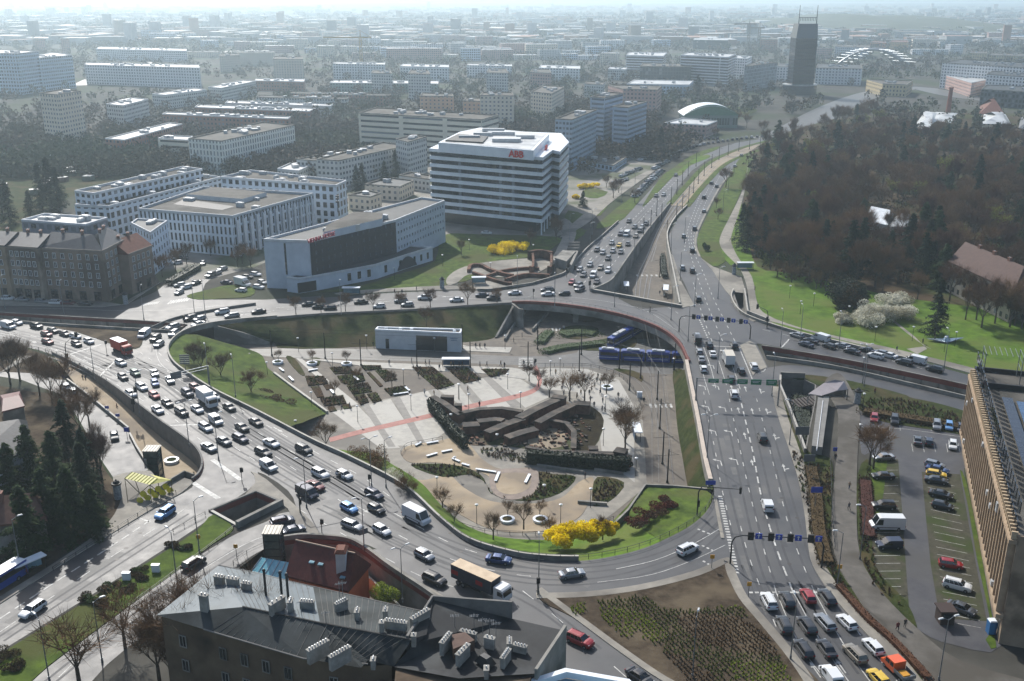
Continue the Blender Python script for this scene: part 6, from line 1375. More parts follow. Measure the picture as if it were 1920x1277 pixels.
for x, y, k, s, lb in ((1500,470,BT[0],.8,''),(1520,480,CF[0],1.35,'c'),(1543,500,CF[0],1.2,'c'),(1562,520,BTn[0],1,''),(1590,530,CF[0],1.5,'c'),(1612,505,CF[0],1.3,'c'),(1605,540,BTn[1],1.1,''),(1640,540,BTn[0],1,''),(1655,545,BT[1],.8,''),(1665,525,BT[2],1.0,''),(1700,505,CF[0],1.4,'c'),(1735,500,CF[0],1.2,'c'),(1750,478,CF[0],1.3,'c'),(1720,562,BT[3],.7,''),(1780,565,BT[4],.9,''),(1840,615,BT[0],.9,''),(1865,607,BTn[0],.9,''),(1810,600,BTn[1],.7,''),(1830,600,BTn[0],.75,''),(1893,614,BT[2],1.1,''),(1390,455,CF[0],1.1,'c'),(1400,470,CF[0],1.2,'c'),(1418,450,CF[0],1.2,'c'),(1430,480,CF[0],1.1,'c'),(1410,430,CF[0],1.1,'c'),(1457,520,BTs[0],1.1,''),(1484,530,BTs[1],1.2,''),(1530,542,BTs[2],1.1,''),(1548,545,BTn[1],.7,''),(1570,535,BT[1],.7,''),*[(1785+k*13,548+k*7,BT[k % 5],.8,'') for k in range(12)],(1800,500,BT[2],1,''),(1840,520,BT[1],1,''),(1880,535,BT[0],1,'')):
    plant(k, x, y, s, 0, 'lawn edge spruce' if lb else 'lawn edge bare tree')
plant(BTl[1], 1523, 315, 1.5, 0, 'bright yellow green tree standing out of the dark park wood', tilt=0); plant(BTl[1], 1775, 352, 1.5, 0, 'large olive green budding tree in the park wood')
plant(CF[0], 1752, 628, 1.15, 0, 'broad dark spruce beside the curving path on the park lawn'); 
for x, y, k, s, z in ((1361,352,0,.75,0),(1346,412,9,.9,0),(1343,390,9,.8,0),(612,846,0,.55,-6),(365,690,1,.6,-3),(378,700,2,.6,-3),(415,715,3,.6,-4),(472,745,4,.55,-4),(830,955,9,.95,-6),(852,985,9,.8,-5),(765,945,0,.45,-3),(925,1010,9,.95,-4),(982,990,9,.95,-5),(1030,1010,9,.9,-4),(1130,1010,9,.8,-3),(952,968,9,.6,-6),(1012,968,9,.65,-6),(1068,752,99,1.1,-6),(1096,752,99,1.05,-6),(1030,745,9,1.1,-6),(992,715,9,1,-6),(1010,725,9,.9,-6),(1172,845,0,.75,-6),(1172,830,2,.8,-6),(1137,738,9,1,-6),(522,678,9,.6,-6),(586,680,9,.65,-6),(650,681,9,.65,-6),(628,742,9,.8,-6),(668,718,9,.8,-6),(735,727,9,.8,-6),
    (555,590,0,.45,0),(602,586,1,.4,0),(648,584,2,.45,0),(700,582,3,.45,0),(752,580,1,.45,0),(807,576,4,.45,0),(877,572,0,.55,0),(932,570,2,.4,0),(800,615,2,.5,-3),
    (75,742,0,.8,0),(98,752,2,.8,0),(116,745,1,.8,0),(130,800,3,.75,0),(152,820,4,.75,0),(168,800,2,.7,0),(185,895,10,.75,0),(192,905,11,.7,0),(20,722,0,.9,0),(38,715,4,.85,0),(150,1290,99,1.5,0),(235,1215,99,1.3,0),(1637,880,0,.75,0),(1630,872,99,1.2,0),
    (1043,450,0,.6,0),(995,462,2,.5,0),(1042,442,3,.6,0),(1150,372,0,.6,0),(1160,362,1,.6,0),(1137,352,2,.5,0),(1190,380,9,1.2,0),(455,495,0,.6,0),(470,500,1,.6,0),(445,500,2,.5,0),(330,508,3,.6,0),(305,520,4,.6,0),(350,495,2,.6,0),(395,480,1,.5,0),(865,478,9,1,0),(1430,255,0,.8,0),(1380,235,1,.8,0),(1400,240,2,.8,0),(1340,262,3,.6,0),(1255,262,4,.7,0),(1235,262,0,.7,0),
    (370,1290,1,.8,0),(400,1285,2,.8,0),(450,1290,3,.9,0),(330,1290,4,.7,0),(500,1295,0,.8,0),(350,1272,0,1.15,0),(410,1280,3,1.2,0),(470,1275,1,1.25,0),(300,1285,2,1.0,0),(540,1290,4,1.1,0)):
    k2 = BTp if k == 99 else BTs[RT.randrange(3)] if k == 9 else BTn[k-10] if k > 9 else BT[k]
    lb = 'pollarded crooked tree' if k == 99 else 'small young tree' if k == 9 else 'bare brown tree'
    plant(k2, x, y, s, z, lb)
for x, y, k, s, lb in ((60,905,1,1.0,'grey green pine beside the black roofed villa'),(25,930,1,.9,'dark pine behind the brown tiled villa'),(130,870,0,1.0,'tall dark spruce by the side street'),(110,930,1,1.1,'bushy pine between the two villas'),(165,960,0,1.0,'dark spruce by the lower avenue'),(140,1005,1,1.1,'wide dark pine near the bus stop'),(95,1010,1,1.1,'low dark pine before the brown tiled villa'),(55,1045,1,1.1,'dark pine at the left edge above the bus'),(178,1000,1,.8,'small dark pine at the pavement corner'),(165,915,0,.9,'dark spruce beside the bare twin trees'),
    (80,395,0,1.5,'tall dark spruce among the allotments'),(98,390,0,1.6,'dark spruce pair beside the court wing'),(112,398,0,1.4,'dark spruce nearest the court wing'),(20,420,0,1.3,'dark spruce behind the penthouse block'),(60,420,0,1.0,'small dark spruce behind the penthouse block'),(5,400,0,1.3,'dark spruce at the left edge of the allotments'),(670,372,0,1.1,'dark spruce between the cream offices'),(680,360,0,1.0,'second dark spruce between the cream offices'),(722,362,0,1.1,'dark spruce before the teaching block'),(742,338,0,1.1,'dark spruce by the end of the teaching block'),(1238,292,0,1.2,'dark spruce on the lawn beside the avenue'),(1093,388,1,.6,'round dark pine in the office gardens'),(1307,188,0,1.6,'lone cypress before the banded apartments'),(1275,262,0,.8,'dark spruce beside the arena')):
    plant(CF[k], x, y, s, 0, lb)
for o in protos:
    for ch in list(o.children): bpy.data.objects.remove(ch)
    bpy.data.objects.remove(o)
def bush(name, label, blobs, m, n, s, z=0, m2=None, stem=True, mark=None):
    p0 = G(blobs[0][0], blobs[0][1], z); mb = MB()
    for x, y, rx, rz in blobs:
        p = G(x, y, z)-p0
        for k in range(max(5, int(n/160))):
            d = Vector((RT.gauss(0, .45), RT.gauss(0, .45), RT.uniform(-.2, .5)))
            leafcloud(mb, (p.x+d.x*rx, p.y+d.y*rx, max(rz*.3, rz*.5+d.z*rz*.8)), (rx*.5, rx*.5, rz*.42), 420, s*1.15, RT.random() < .3 and m2 is not None, .3)
        mb.tube((p.x, p.y, 0), (p.x, p.y, rz), .12, .05, 5, 0)
    o = mk(mb, name, [m, m2 or m]); o.location = p0; return tag(o, label, 'bush', mark=mark)
M_fors = mat('forsythia', 'dcc000', 'f7e52a', 1.2, .7, .2, trans=.5); M_fors2 = mat('forsythia_dark', 'c0a80c', 'dcc41a', 1.2, .8, .2, trans=.4)
M_blos = mat('blossom', 'b5b3a4', 'dedccb', 1.0, .8, .2, trans=.45); M_blos2 = mat('blossom_twigs', '8d8874', 'aaa48c', 1, .9, .1, trans=.3)
M_dbush = mat('dark_bush', '3a3022', '54462f', 1, .9, .1); M_lau = mat('evergreen_leaf', '2a3c1a', '455c2a', 1.2, .6, .3, trans=.3); M_ivy = mat('ivy_leaf', '141c10', '24301a', 1.3, .6, .3)
bush('forsythia_bush', 'long bright yellow forsythia on the slope above the south ring road', [(1052,1018),(1072,1012),(1095,1012),(1060,1008),(1118,1008),(1135,1000)][:6] and [(1052,1020,2.6,2.6),(1075,1014,2.8,3.0),(1100,1012,2.5,2.4),(1125,1004,2.2,2.2),(1140,1000,1.6,1.8)], M_fors, 1500, .19, -1.8, M_fors2, mark='the yellow forsythia')
bush('forsythia_bush', 'wide yellow forsythia on the hotel lawn', [(935,474,4,2.6),(950,472,4.5,3.2),(968,470,4,3.0)], M_fors, 1300, .2, 0, M_fors2)
bush('forsythia_bush', 'small yellow forsythia in the office gardens', [(1092,354,3,2),(1105,352,3,2)], M_fors, 700, .22, 0, M_fors2)
bush('forsythia_bush', 'pale yellow forsythia right of the office garden fountain', [(1078,372,2.4,2)], M_fors, 600, .2, 0, M_fors2)
for lb, bl in (('big round white blossoming shrub nearest the park road', [(1615,610,4.4,4.2),(1622,605,4,4.4)]), ('small white blossoming shrub at the front', [(1580,605,2.8,2.4)]), ('white blossoming shrub in the middle', [(1645,598,4,4.2)]), ('pale yellow blossoming shrub at the path', [(1668,600,4,3.8),(1690,598,4.2,3.6)]), ('white blossoming shrub at the back', [(1668,578,4.2,4),(1688,576,4,3.8)])):
    bush('blossom_shrub', lb+' on the park lawn', bl, M_blos, 1800, .17, 0, M_blos2)
bush('dark_evergreen_bush', 'big dark brown green bush left of the blossoming shrubs', [(1580,578,5,7),(1590,575,5.5,7.5),(1600,582,4.5,5)], M_ivy, 1800, .25, 0, M_dbush)
bush('blossom_shrub', 'whitish shrub on the slope beside the left ring road', [(735,905,2.4,2.8),(752,915,2.2,2.4)], M_blos, 900, .1, -2.5, M_twig)
bush('brown_shrub', 'brown leafless shrub behind the left ring parapet', [(690,862,2.6,3.0),(705,872,2.6,3.0)], M_twig, 1200, .1, -3, M_twig2)
bush('brown_shrub', 'second brown leafless shrub behind the ring parapet', [(715,885,2.4,2.8)], M_twig, 900, .1, -3, M_twig2)
bush('brown_shrub', 'reddish low shrub on the grass slope right of the forsythia', [(1195,985,2.5,1.2),(1212,978,2.5,1.3),(1235,960,2.6,1.2),(1250,950,2.4,1.2)], mat('red_stems', '4f2a22', '6b3a2e', 1, .9, .1), 900, .12, -1.5, M_twig)
bush('brown_shrub', 'thorny brown scrub on the west grass bank', [(500,755,3,1.6),(520,762,3,1.6),(490,740,3,1.6)], M_twig, 900, .12, -4.5, M_dbush)
bush('garden_bush', 'light green garden bush beside the cream garden wall', [(725,1130,2.4,2.8)], M_bud, 1400, .12, -4, M_lau)
bush('garden_bush', 'green shrub bed around the lawn curve by the bus lane', [(1322,470,1.5,2.5)], M_lau, 700, .15, 0)
for lb, bl, z in (('dark brown shrub patch in the grass median nearest the underpass', [(320,1025,1.6,.8),(345,1030,1.6,.8)], 0), ('dark brown shrub patch in the middle of the median', [(255,1078,1.6,.8),(268,1084,1.5,.8)], 0), ('dark green shrub patch in the median by the lamp', [(205,1102,1.7,.9),(235,1108,1.6,.8)], 0), ('low shrub patch in the lower median', [(170,1125,1.8,.9),(190,1135,1.8,.9)], 0), ('dark green shrub patch at the lower left end of the median', [(12,1232,2.2,1.0),(35,1250,1.8,.9)], 0)):
    bush('median_shrub', lb, bl, M_dbush, 700, .1, z, M_lau)
def hedge(name, label, pts, w, h, z, m, dens=60, s=.14, m2=None):
    p = walk(cr(gp(pts, z), 5), .8); mb = MB(); o0 = p[0].copy()
    for q in p: leafcloud(mb, (q.x-o0.x, q.y-o0.y, h*.5), (w*.55, w*.55, h*.55), dens, s, 0, .5)
    a = offset(p, -w*.35); b = offset(p, w*.35)
    for i in range(len(p)-1):
        mb.quad([(v.x-o0.x, v.y-o0.y, h*.85) for v in (a[i], a[i+1], b[i+1], b[i])]); mb.quad([(a[i].x-o0.x, a[i].y-o0.y, 0), (a[i+1].x-o0.x, a[i+1].y-o0.y, 0), (a[i+1].x-o0.x, a[i+1].y-o0.y, h*.85), (a[i].x-o0.x, a[i].y-o0.y, h*.85)])
    o = mk(mb, name, [m]); o.location = o0; return tag(o, label, 'hedge')
hedge('ivy_hedge', 'tall ivy covered wall on the left side of the brick ruin', [(808,770),(826,790),(845,815),(862,832),(872,842)], 2.0, 3.6, -6, M_ivy, 110, .32)
hedge('ivy_hedge', 'long black green ivy wall along the front of the brick ruin', [(990,868),(1040,872),(1090,876),(1140,880),(1175,882)], 2.6, 3.4, -6, M_ivy, 130, .34)
hedge('clipped_hedge', 'curving evergreen hedge beside the tram bend', [(1022,662),(1050,655),(1090,650),(1130,646)], 4.5, 1.1, -6, M_lau, 130, .18)
hedge('clipped_hedge', 'evergreen hedge patch left of the round bed', [(1012,645),(1020,635),(1030,625)], 4, 1.1, -6, M_lau, 110, .18)
hedge('clipped_hedge', 'round evergreen bed under the bridge', [(1055,630),(1075,626),(1100,626),(1115,628)], 6.5, .9, -6, M_lau, 150, .18)
hedge('clipped_hedge', 'dark hedge in the middle of the tram cutting', [(1243,475),(1243,500),(1246,520)], 2.6, 1.4, -5.5, M_ivy, 90, .2)
hedge('brown_hedge', 'reddish brown hedge along the right road near the queue', [(1572,1100),(1625,1160),(1680,1210),(1740,1275)], 1.6, .8, .1, mat('hedge_brown', '3f2a20', '5a4030', 1, .9, .1), 90, .12)
hedge('brown_hedge', 'russet hedge between footpath and car park', [(1622,905),(1626,960),(1628,1010)], 3.0, .8, .1, mat('hedge_russet', '3a2622', '503630', 1, .9, .1), 110, .14)
hedge('brown_hedge', 'dark hedge bank above the car park', [(1620,775),(1680,785),(1760,798),(1835,812)], 4, 1.3, 0, M_dbush, 120, .18)
hedge('brown_hedge', 'dark green shrub strip right of the road signs', [(1520,880),(1530,940),(1535,1000),(1550,1060)], 3.2, 1.0, 0, M_dbush, 110, .16)
hedge('brown_hedge', 'dark ivy filling the pit beside the ramp roof', [(1500,750),(1505,790),(1512,835)], 5, 1.6, -4, M_ivy, 130, .2)
hedge('clipped_hedge', 'dark bushes along the edge of the hotel street', [(318,535),(345,520),(370,505)], 4, 2.2, 0, M_ivy, 90, .25)
# flower bed rows
bedp = [tuple(p.xy) for p in gp([(1120,1130),(1180,1122),(1215,1118),(1240,1142),(1290,1146),(1392,1138),(1402,1168),(1440,1196),(1480,1262),(1500,1330),(1330,1330),(1235,1215),(1190,1188),(1175,1202),(1130,1168)])]
bedq = [tuple(p.xy) for p in gp([(1065,1138),(1098,1130),(1098,1150),(1080,1158)])]
mb = MB(); a0 = G(1180, 1200); ca, sa = math.cos(.45), math.sin(.45)
for i in range(-60, 60):
    for j in range(-60, 60):
        x = a0.x+(i*ca-j*sa)*.72; y = a0.y+(i*sa+j*ca)*.72
        if not (inside((x, y), bedp) or inside((x, y), bedq)) or RT.random() < .05: continue
        x += RT.uniform(-.1, .1); y += RT.uniform(-.1, .1)
        n = math.sin(x*.22+y*.35)+math.sin(x*.13-y*.2+2); m = 0 if n > .6 else 1 if n > -.5 else 2
        h = RT.uniform(.3, .6)
        for k in range(8):
            a = RT.random()*6.28; dx, dy = math.cos(a)*.27, math.sin(a)*.27; q = len(mb.V)
            mb.V += [(x+dy*.5, y-dx*.5, .14), (x-dy*.5, y+dx*.5, .14), (x+dx*1.2, y+dy*1.2, .14+h)]; mb.F.append([q, q+1, q+2]); mb.M.append(m)
o = mesh('bed_planting', mb.V, mb.F, [mat('lavender_green', '5f6e1e', '86962e', 1, .9, trans=.4), mat('lavender_dark', '3e461a', '5c662a', 1, .9, trans=.4), mat('lavender_brown', '463620', '685236', 1, .9, trans=.3)], mb.M); o['kind'] = 'stuff'; o['label'] = 'rows of small dark plants in the triangular bed'
def scrub(name, lab, polys, z, n, mats, h=.5):
    mb = MB()
    for q in polys:
        w_ = [tuple(p.xy) for p in gp(q, z)]; x0, x1, y0, y1 = min(p[0] for p in w_), max(p[0] for p in w_), min(p[1] for p in w_), max(p[1] for p in w_)
        for _ in range(int((x1-x0)*(y1-y0)*n)):
            x, y = RT.uniform(x0, x1), RT.uniform(y0, y1)
            if not inside((x, y), w_): continue
            m = int(abs(math.sin(x*.3+1)+math.sin(y*.4+x*.1))*1.5) % len(mats)
            for k in range(4):
                a = RT.random()*6.28; dx, dy = math.cos(a)*.22, math.sin(a)*.22; i = len(mb.V); H_ = h*RT.uniform(.4, 1.2)
                mb.V += [(x+dy, y-dx, z+.1), (x-dy, y+dx, z+.1), (x+dx*1.4, y+dy*1.4, z+.1+H_)]; mb.F.append([i, i+1, i+2]); mb.M.append(m)
    o = mesh(name, mb.V, mb.F, mats, mb.M); o['kind'] = 'stuff'; o['label'] = lab
sm = [mat('scrub_brown', '43362a', '5c4b39', 1, .95, trans=.2), mat('scrub_olive', '3a4220', '525c2c', 1, .95, trans=.3), mat('scrub_dry', '5e5339', '766a4a', 1, .95, trans=.2)]
scrub('scrub', 'brown and olive scrub round the beige terrace', [[(770,872),(850,872),(900,890),(915,915),(930,930),(990,940),(1050,925),(1080,895),(1040,890),(1010,885),(1012,905),(1000,930),(960,938),(920,925),(910,905),(880,890),(830,895)],[(1120,895),(1170,905),(1150,935),(1115,950),(1110,930)],[(900,842),(950,842),(985,858),(980,868),(930,862),(905,855)]], -6, 2.2, sm, .6)
scrub('bed_shrubs', 'low clipped shrubs of the plaza beds', [[(572,706),(607,706),(616,720),(578,724)],[(600,748),(643,742),(650,757),(608,762)],[(618,690),(655,688),(664,700),(628,702)],[(632,706),(680,700),(685,714),(655,722),(640,718)],[(650,724),(690,718),(698,735),(662,740)],[(663,742),(684,740),(692,755),(676,760)],[(688,740),(705,736),(716,752),(700,756)],[(676,686),(714,686),(716,692),(684,695)],[(704,696),(725,694),(745,712),(722,716)],[(720,730),(760,724),(768,735),(732,742)],[(772,689),(812,689),(852,722),(820,731)],[(836,690),(876,690),(902,712),(870,720)],[(902,693),(955,693),(948,702),(920,708)]], -5.8, 2.6, sm[:2], .4)
scrub('verge_scrub', 'dark scrub of the right hand verges', [[(1512,965),(1500,905),(1480,840),(1490,850),(1520,870),(1556,870),(1562,900),(1558,960),(1556,1040),(1590,1110),(1560,1090),(1526,1040)],[(1608,890),(1632,875),(1634,960),(1638,1060),(1690,1140),(1640,1110),(1612,1040)],[(1610,745),(1700,750),(1838,790),(1838,815),(1740,802),(1660,790),(1618,775)]], .1, 1.3, sm[:2], .7)
M_wood = mat('winter_woods', '483f36', '625648', .03, .95, .1, c3='465038', scale3=.006)
mb = MB(); foot = []
n = 0; RW = random.Random(5)
def crown_far(p, r, h, k):
    for _ in range(k):
        a = RW.random()*6.28; t = RW.random()**.5; z = RW.uniform(.15, 1); rr_ = r*t*math.sin(math.pi*min(.95, z*.85+.1))**.6
        c = Vector((p.x+math.cos(a)*rr_, p.y+math.sin(a)*rr_, h*z)); s = r*RW.uniform(.12, .3); i = len(mb.V)
        d = Vector((RW.gauss(0, 1), RW.gauss(0, 1), RW.gauss(0, 1))).normalized(); e = d.cross(Vector((RW.gauss(0, 1), RW.gauss(0, 1), RW.gauss(0, 1)))).normalized()
        mb.V += [tuple(c+d*s), tuple(c-d*s*.6+e*s), tuple(c-d*s*.6-e*s)]; mb.F.append([i, i+1, i+2]); mb.M.append(0)
keep = [[(1060,300),(1250,300),(1500,170),(1480,200),(1250,400),(1060,440)], [(-20,440),(1060,440),(1060,330),(800,300),(560,330),(400,330),(140,370),(-20,420)], parkpoly, [(1230,265),(1370,262),(1380,205),(1240,215)],[(1470,190),(1800,190),(1800,150),(1470,150)]]
while n < 8200:
    x = RW.uniform(-60, 1980); y = RW.uniform(26, 335)
    if any(inside((x, y), c) for c in keep) and RW.random() > .06: continue
    if inside((x, y), corr) or inside((x, y-9), corr): continue
    p = G(x, y)
    dn = math.sin(p.x*.006+1)+math.sin(p.y*.004+p.x*.002)+RW.uniform(-1, 1.4)
    if dn < (-1.5 if y < 150 else .1) and y > 60: continue
    sc_ = 1 if y > 110 else 1+(110-y)/40
    crown_far(p, RW.uniform(3.5, 6)*sc_, RW.uniform(6, 11)*(1+(sc_-1)*.25), 46 if y > 150 else 34); n += 1
o = mesh('distant_woods', mb.V, mb.F, M_wood); o['kind'] = 'stuff'; o['label'] = 'leafless woods and street trees merging between far buildings'
# wooded hills on the right horizon
def hill(name, x0, x1, ybase, hgt, depth):
    a, b = G(x0, ybase), G(x1, ybase); V = []; F = []; nx, ny = 50, 8
    for j in range(ny+1):
        for i in range(nx+1):
            u, v = i/nx, j/ny; V.append((a.x+(b.x-a.x)*u, a.y+depth*v, hgt*math.sin(math.pi*u)**.6*math.sin(math.pi*min(1, v*.9+.02))*(1+.18*math.sin(u*19)+.1*math.sin(u*47+v*5))))
    for j in range(ny):
        for i in range(nx): k = j*(nx+1)+i; F.append([k, k+1, k+nx+2, k+nx+1])
    return mesh(name, V, F, mat('wooded_hill', '39402c', '4c4f3a', .02, .95, .1), kind='structure', smooth=True)
hill('hills', 1545, 2080, 66, 30, 1400)
# undergrowth of the park wood
mb = MB(); nn_ = 0
while nn_ < 2300:
    x, y = RW.uniform(1400, 1930), RW.uniform(225, 620)
    if inside((x, y), corr) or not inside((x, y), parkpoly) or any(inside((x, y), c) for c in clear): continue
    p = G(x, y); crown_far(p, RW.uniform(1.2, 2.6), RW.uniform(1, 5), 22); nn_ += 1
o = mesh('undergrowth', mb.V, mb.F, mat('undergrowth_brown', '4a3a2c', '62503c', .2, .95, .1, c3='434a26', scale3=.05)); o['kind'] = 'stuff'; o['label'] = 'brown scrub between the park trees'
RB = random.Random(77); far_mats = [w_pale, w_pan, w_pan2, w_off, w_pink]; cnt = 0; used_px = []
blk = [(min(x for x, y in b[2])-6, max(x for x, y in b[2])+6, min(y for x, y in b[2])-4, b[3]+4) for b in BL]
for _try in range(6000):
    if cnt >= 140: break
    x, y = RB.uniform(-20, 1940), RB.uniform(70, 150)
    if x > 1440 and y > 110: continue
    if any(b[0]-22 < x < b[1]+22 and b[2]-2 < y < b[3]+14 for b in blk) or (1240 < x < 1420 and y > 90) or any(abs(x-a) < 34 and abs(y-b) < 7 for a, b in used_px): continue
    used_px.append((x, y)); p = G(x, y); L, D_, H = RB.uniform(18, 60), RB.uniform(11, 16), RB.choice([7, 9, 12, 15, 18]); a = RB.uniform(-.35, .35)
    P_ = [(sx*L/2*math.cos(a)-sy*D_/2*math.sin(a), sx*L/2*math.sin(a)+sy*D_/2*math.cos(a)) for sx, sy in ((-1, -1), (1, -1), (1, 1), (-1, 1))]
    m_ = MB(); m_.prism(P_, -.5, H, 0, 1)
    for k in range(int(L/9)): q = RB.uniform(-.4, .4); m_.box((q*L*math.cos(a), q*L*math.sin(a), H+.7), (2, 2, 1.4), 1)
    wmm = far_mats[cnt % 5]; o = m_.build('distant_building', [wmm, M_roofl if RB.random() < .7 else M_roofd]); o.location = p; cnt += 1
    tag(o, ('long low' if L > 38 and H < 13 else 'tall' if H > 14 else 'small')+' '+['white', 'cream', 'grey', 'blue grey', 'pinkish'][(cnt-1) % 5]+' distant building', 'building', 'distant buildings in the haze')
mb = MB()
for _ in range(1500):
    x, y = RB.uniform(-60, 1980), 14+70*RB.random()**1.3
    p = G(x, y); L, D_, H = RB.uniform(20, 90), RB.uniform(12, 40), RB.uniform(6, 16)
    if RB.random() < .06: L, D_, H = 22, 14, RB.uniform(26, 42)
    mb.box((p.x, p.y, H/2), (L, D_, H), RB.choice((0, 0, 1, 2, 4)), RB.choice((-.5, -.2, 0, .3, 1.2, 1.5)), mt=RB.choice((3, 3, 2, 4, 1)))
o = mb.build('distant_city', [mat('far_white', '9a9c9c', 'b5b6b4', .05, .8), mat('far_beige', '8b8274', 'a0978a', .05, .8), mat('far_grey', '6b7072', '7f8486', .05, .8), M_roofl, mat('far_brick', '7a5443', '93705c', .05, .8)]); o['kind'] = 'stuff'; o['label'] = 'far city districts fading into the haze'
# allotment huts
mb = MB()
for k in range(60):
    x, y = RB.uniform(0, 330), RB.uniform(285, 372)
    if inside((x, y), [(180,330),(330,315),(340,300),(400,330),(140,372)]) : continue
    p = G(x, y); mb.box((p.x, p.y, 1.3), (RB.uniform(3, 6), RB.uniform(3, 5), 2.6), RB.randrange(2), RB.uniform(-.5, .5), mt=2)
o = mb.build('allotment_huts', [mat('hut_brown', '5d4a3c', '74604f', .2, .9), mat('hut_green', '4a5346', '5d6657', .2, .9), M_roofl]); o['kind'] = 'stuff'; o['label'] = 'dense garden huts and beds of the allotments'
PAINT = {}
for k, c_, mt in (('w', 'c9cbcb', 0), ('s', '8d9194', .6), ('g', '55595d', .5), ('d', '23272b', .3), ('k', '0d0e10', .1), ('n', '172238', .3), ('b', '23406f', .3), ('L', '5f8fc0', .2), ('r', '8a1217', .1), ('y', 'c7a521', 0), ('o', 'd2561a', 0), ('e', '8a8274', .5), ('t', '2b4a3c', .3), ('R', '5a1519', .2)):
    PAINT[k] = mat('paint_'+k, c_, None, rough=.32, metal=mt, coat=.8)
CN = {'w': 'white', 's': 'silver', 'g': 'grey', 'd': 'dark grey', 'k': 'black', 'n': 'navy blue', 'b': 'blue', 'L': 'light blue', 'r': 'red', 'y': 'yellow', 'o': 'orange', 'e': 'beige', 't': 'dark green', 'R': 'dark red'}
M_cglass = mat('car_glass', '0b0e11', '141a1f', 1, .06, .8); M_tyre = mat('tyre', '101010', None, rough=.8); M_head = mat('headlamp', 'c4cbd0', None, rough=.1); M_tail = mat('tail_lamp', '7a0d0d', None, rough=.2); M_plast2 = mat('black_trim', '151617', None, rough=.6)
def sharp(o, a=38):
    o.data.polygons.foreach_set('use_smooth', [True]*len(o.data.polygons)); o.data.set_sharp_from_angle(angle=math.radians(a)); return o
def body_mb(L, Wd, H, hood, deck, belt, x0, x1, x2, x3, mb=None, side=2):
    """x0 rear glass foot, x1 roof rear, x2 roof front, x3 windscreen foot (rear negative, front positive)"""
    b = mb or MB(); g = MB(); w = Wd/2; S = []
    for x, wf, zb, zt in ((-L/2, .80, .42, deck*.80), (-L/2+.12, .93, .26, deck*.97), (-L/2+.5, 1, .22, deck), (x0, 1, .22, belt), (0, 1.0, .22, belt-.02), (x3, 1, .22, belt-.02), (x3+.35, 1, .22, hood+.03), (L/2-.35, .96, .22, hood-.06), (L/2-.08, .86, .26, hood*.82), (L/2, .76, .38, hood*.70)):
        S.append([(x, -w*wf*.93, zb), (x, -w*wf, zb+.22), (x, -w*wf*.985, zt-.10), (x, -w*wf*.86, zt), (x, 0, zt+.035), (x, w*wf*.86, zt), (x, w*wf*.985, zt-.10), (x, w*wf, zb+.22), (x, w*wf*.93, zb)])
    for A, B in zip(S, S[1:]):
        for k in range(8): b.quad([A[k], A[k+1], B[k+1], B[k]][::-1], 0)
    b.quad(S[0], 0); b.quad(S[-1][::-1], 0)
    wb, wr = w*.90, w*.70; z0, z1 = belt-.03, H-.05
    def q(x, y, z): return (x, y, z)
    g.quad([q(x3, -wb, z0), q(x3, wb, z0), q(x2, wr, z1), q(x2, -wr, z1)], 0)
    g.quad([q(x0, wb, z0), q(x0, -wb, z0), q(x1, -wr, z1), q(x1, wr, z1)], 1)
    for s in (-1, 1):
        f = [q(x0, s*wb, z0), q(x3, s*wb, z0), q(x2, s*wr, z1), q(x1, s*wr, z1)]; g.quad(f if s < 0 else f[::-1], 2)
    # roof with crown
    rx = [x1-.06, x1+.25, (x1+x2)/2, x2-.25, x2+.05]
    for a, c in zip(rx, rx[1:]):
        ha = 0 if a in (rx[0], rx[-1]) else .045; hc = 0 if c in (rx[0], rx[-1]) else .045
        for s0, s1, u0, u1 in ((-1, -.5, 0, 1), (-.5, .5, 1, 1), (.5, 1, 1, 0)):
            b.quad([q(a, wr*1.03*s0, z1+ha*u0), q(c, wr*1.03*s0, z1+hc*u0), q(c, wr*1.03*s1, z1+hc*u1), q(a, wr*1.03*s1, z1+ha*u1)], 0)
    def bar(p, r, t=.035): b.tube(p, r, t, t, 4, 0)
    for s in (-1, 1):
        bar((x0, s*wb, z0), (x1, s*wr, z1)); bar((x3, s*wb, z0), (x2, s*wr, z1)); bar((x1, s*wr, z1), (x2, s*wr, z1))
        for k in range(1, side+1):
            t = k/(side+1); bar((x0+(x3-x0)*t+.1, s*wb*1.005, z0), (x1+(x2-x1)*t, s*wr*1.01, z1), .03)
    return b, g
wheel_mb = MB()
def wheelmesh():
    m = MB(); n = 12
    for y0, y1, r, mm in ((-.11, .11, .33, 0),):
        m.tube((0, y0, 0), (0, y1, 0), r, r, n, 0); m.quad([(math.cos(-k*6.283/n)*r, y0, math.sin(-k*6.283/n)*r) for k in range(n)], 0)
    m.tube((0, .1, 0), (0, .115, 0), .2, .2, 8, 1); m.tube((0, -.1, 0), (0, -.115, 0), .2, .2, 8, 1)
    o = m.build('wheel', [M_tyre, M_metal]); me = o.data; bpy.data.objects.remove(o); return me
WHEEL = wheelmesh()
SPEC = {  # L W H hood deck belt x0 x1 x2 x3 pillars
 'h': (4.1, 1.76, 1.48, .92, .98, .96, -1.92, -1.55, .30, 1.02, 2), 'c': (4.65, 1.82, 1.45, .92, 1.02, .95, -1.55, -.85, .45, 1.15, 2),
 'u': (4.6, 1.88, 1.68, 1.06, 1.08, 1.10, -2.12, -1.85, .45, 1.15, 3), 'e': (4.7, 1.82, 1.50, .92, .98, .96, -2.22, -1.85, .45, 1.15, 3)}
def part(name, mb, mats, root, sh=True):
    o = mb.build(name, mats, root); 
    if sh: sharp(o)
    return o
CARLAB = {'h': 'hatchback', 'c': 'saloon', 'u': 'tall estate', 'e': 'long estate', 'v': 'delivery van', 'm': 'tall panel van', 'x': 'box truck', 'f': 'small van'}
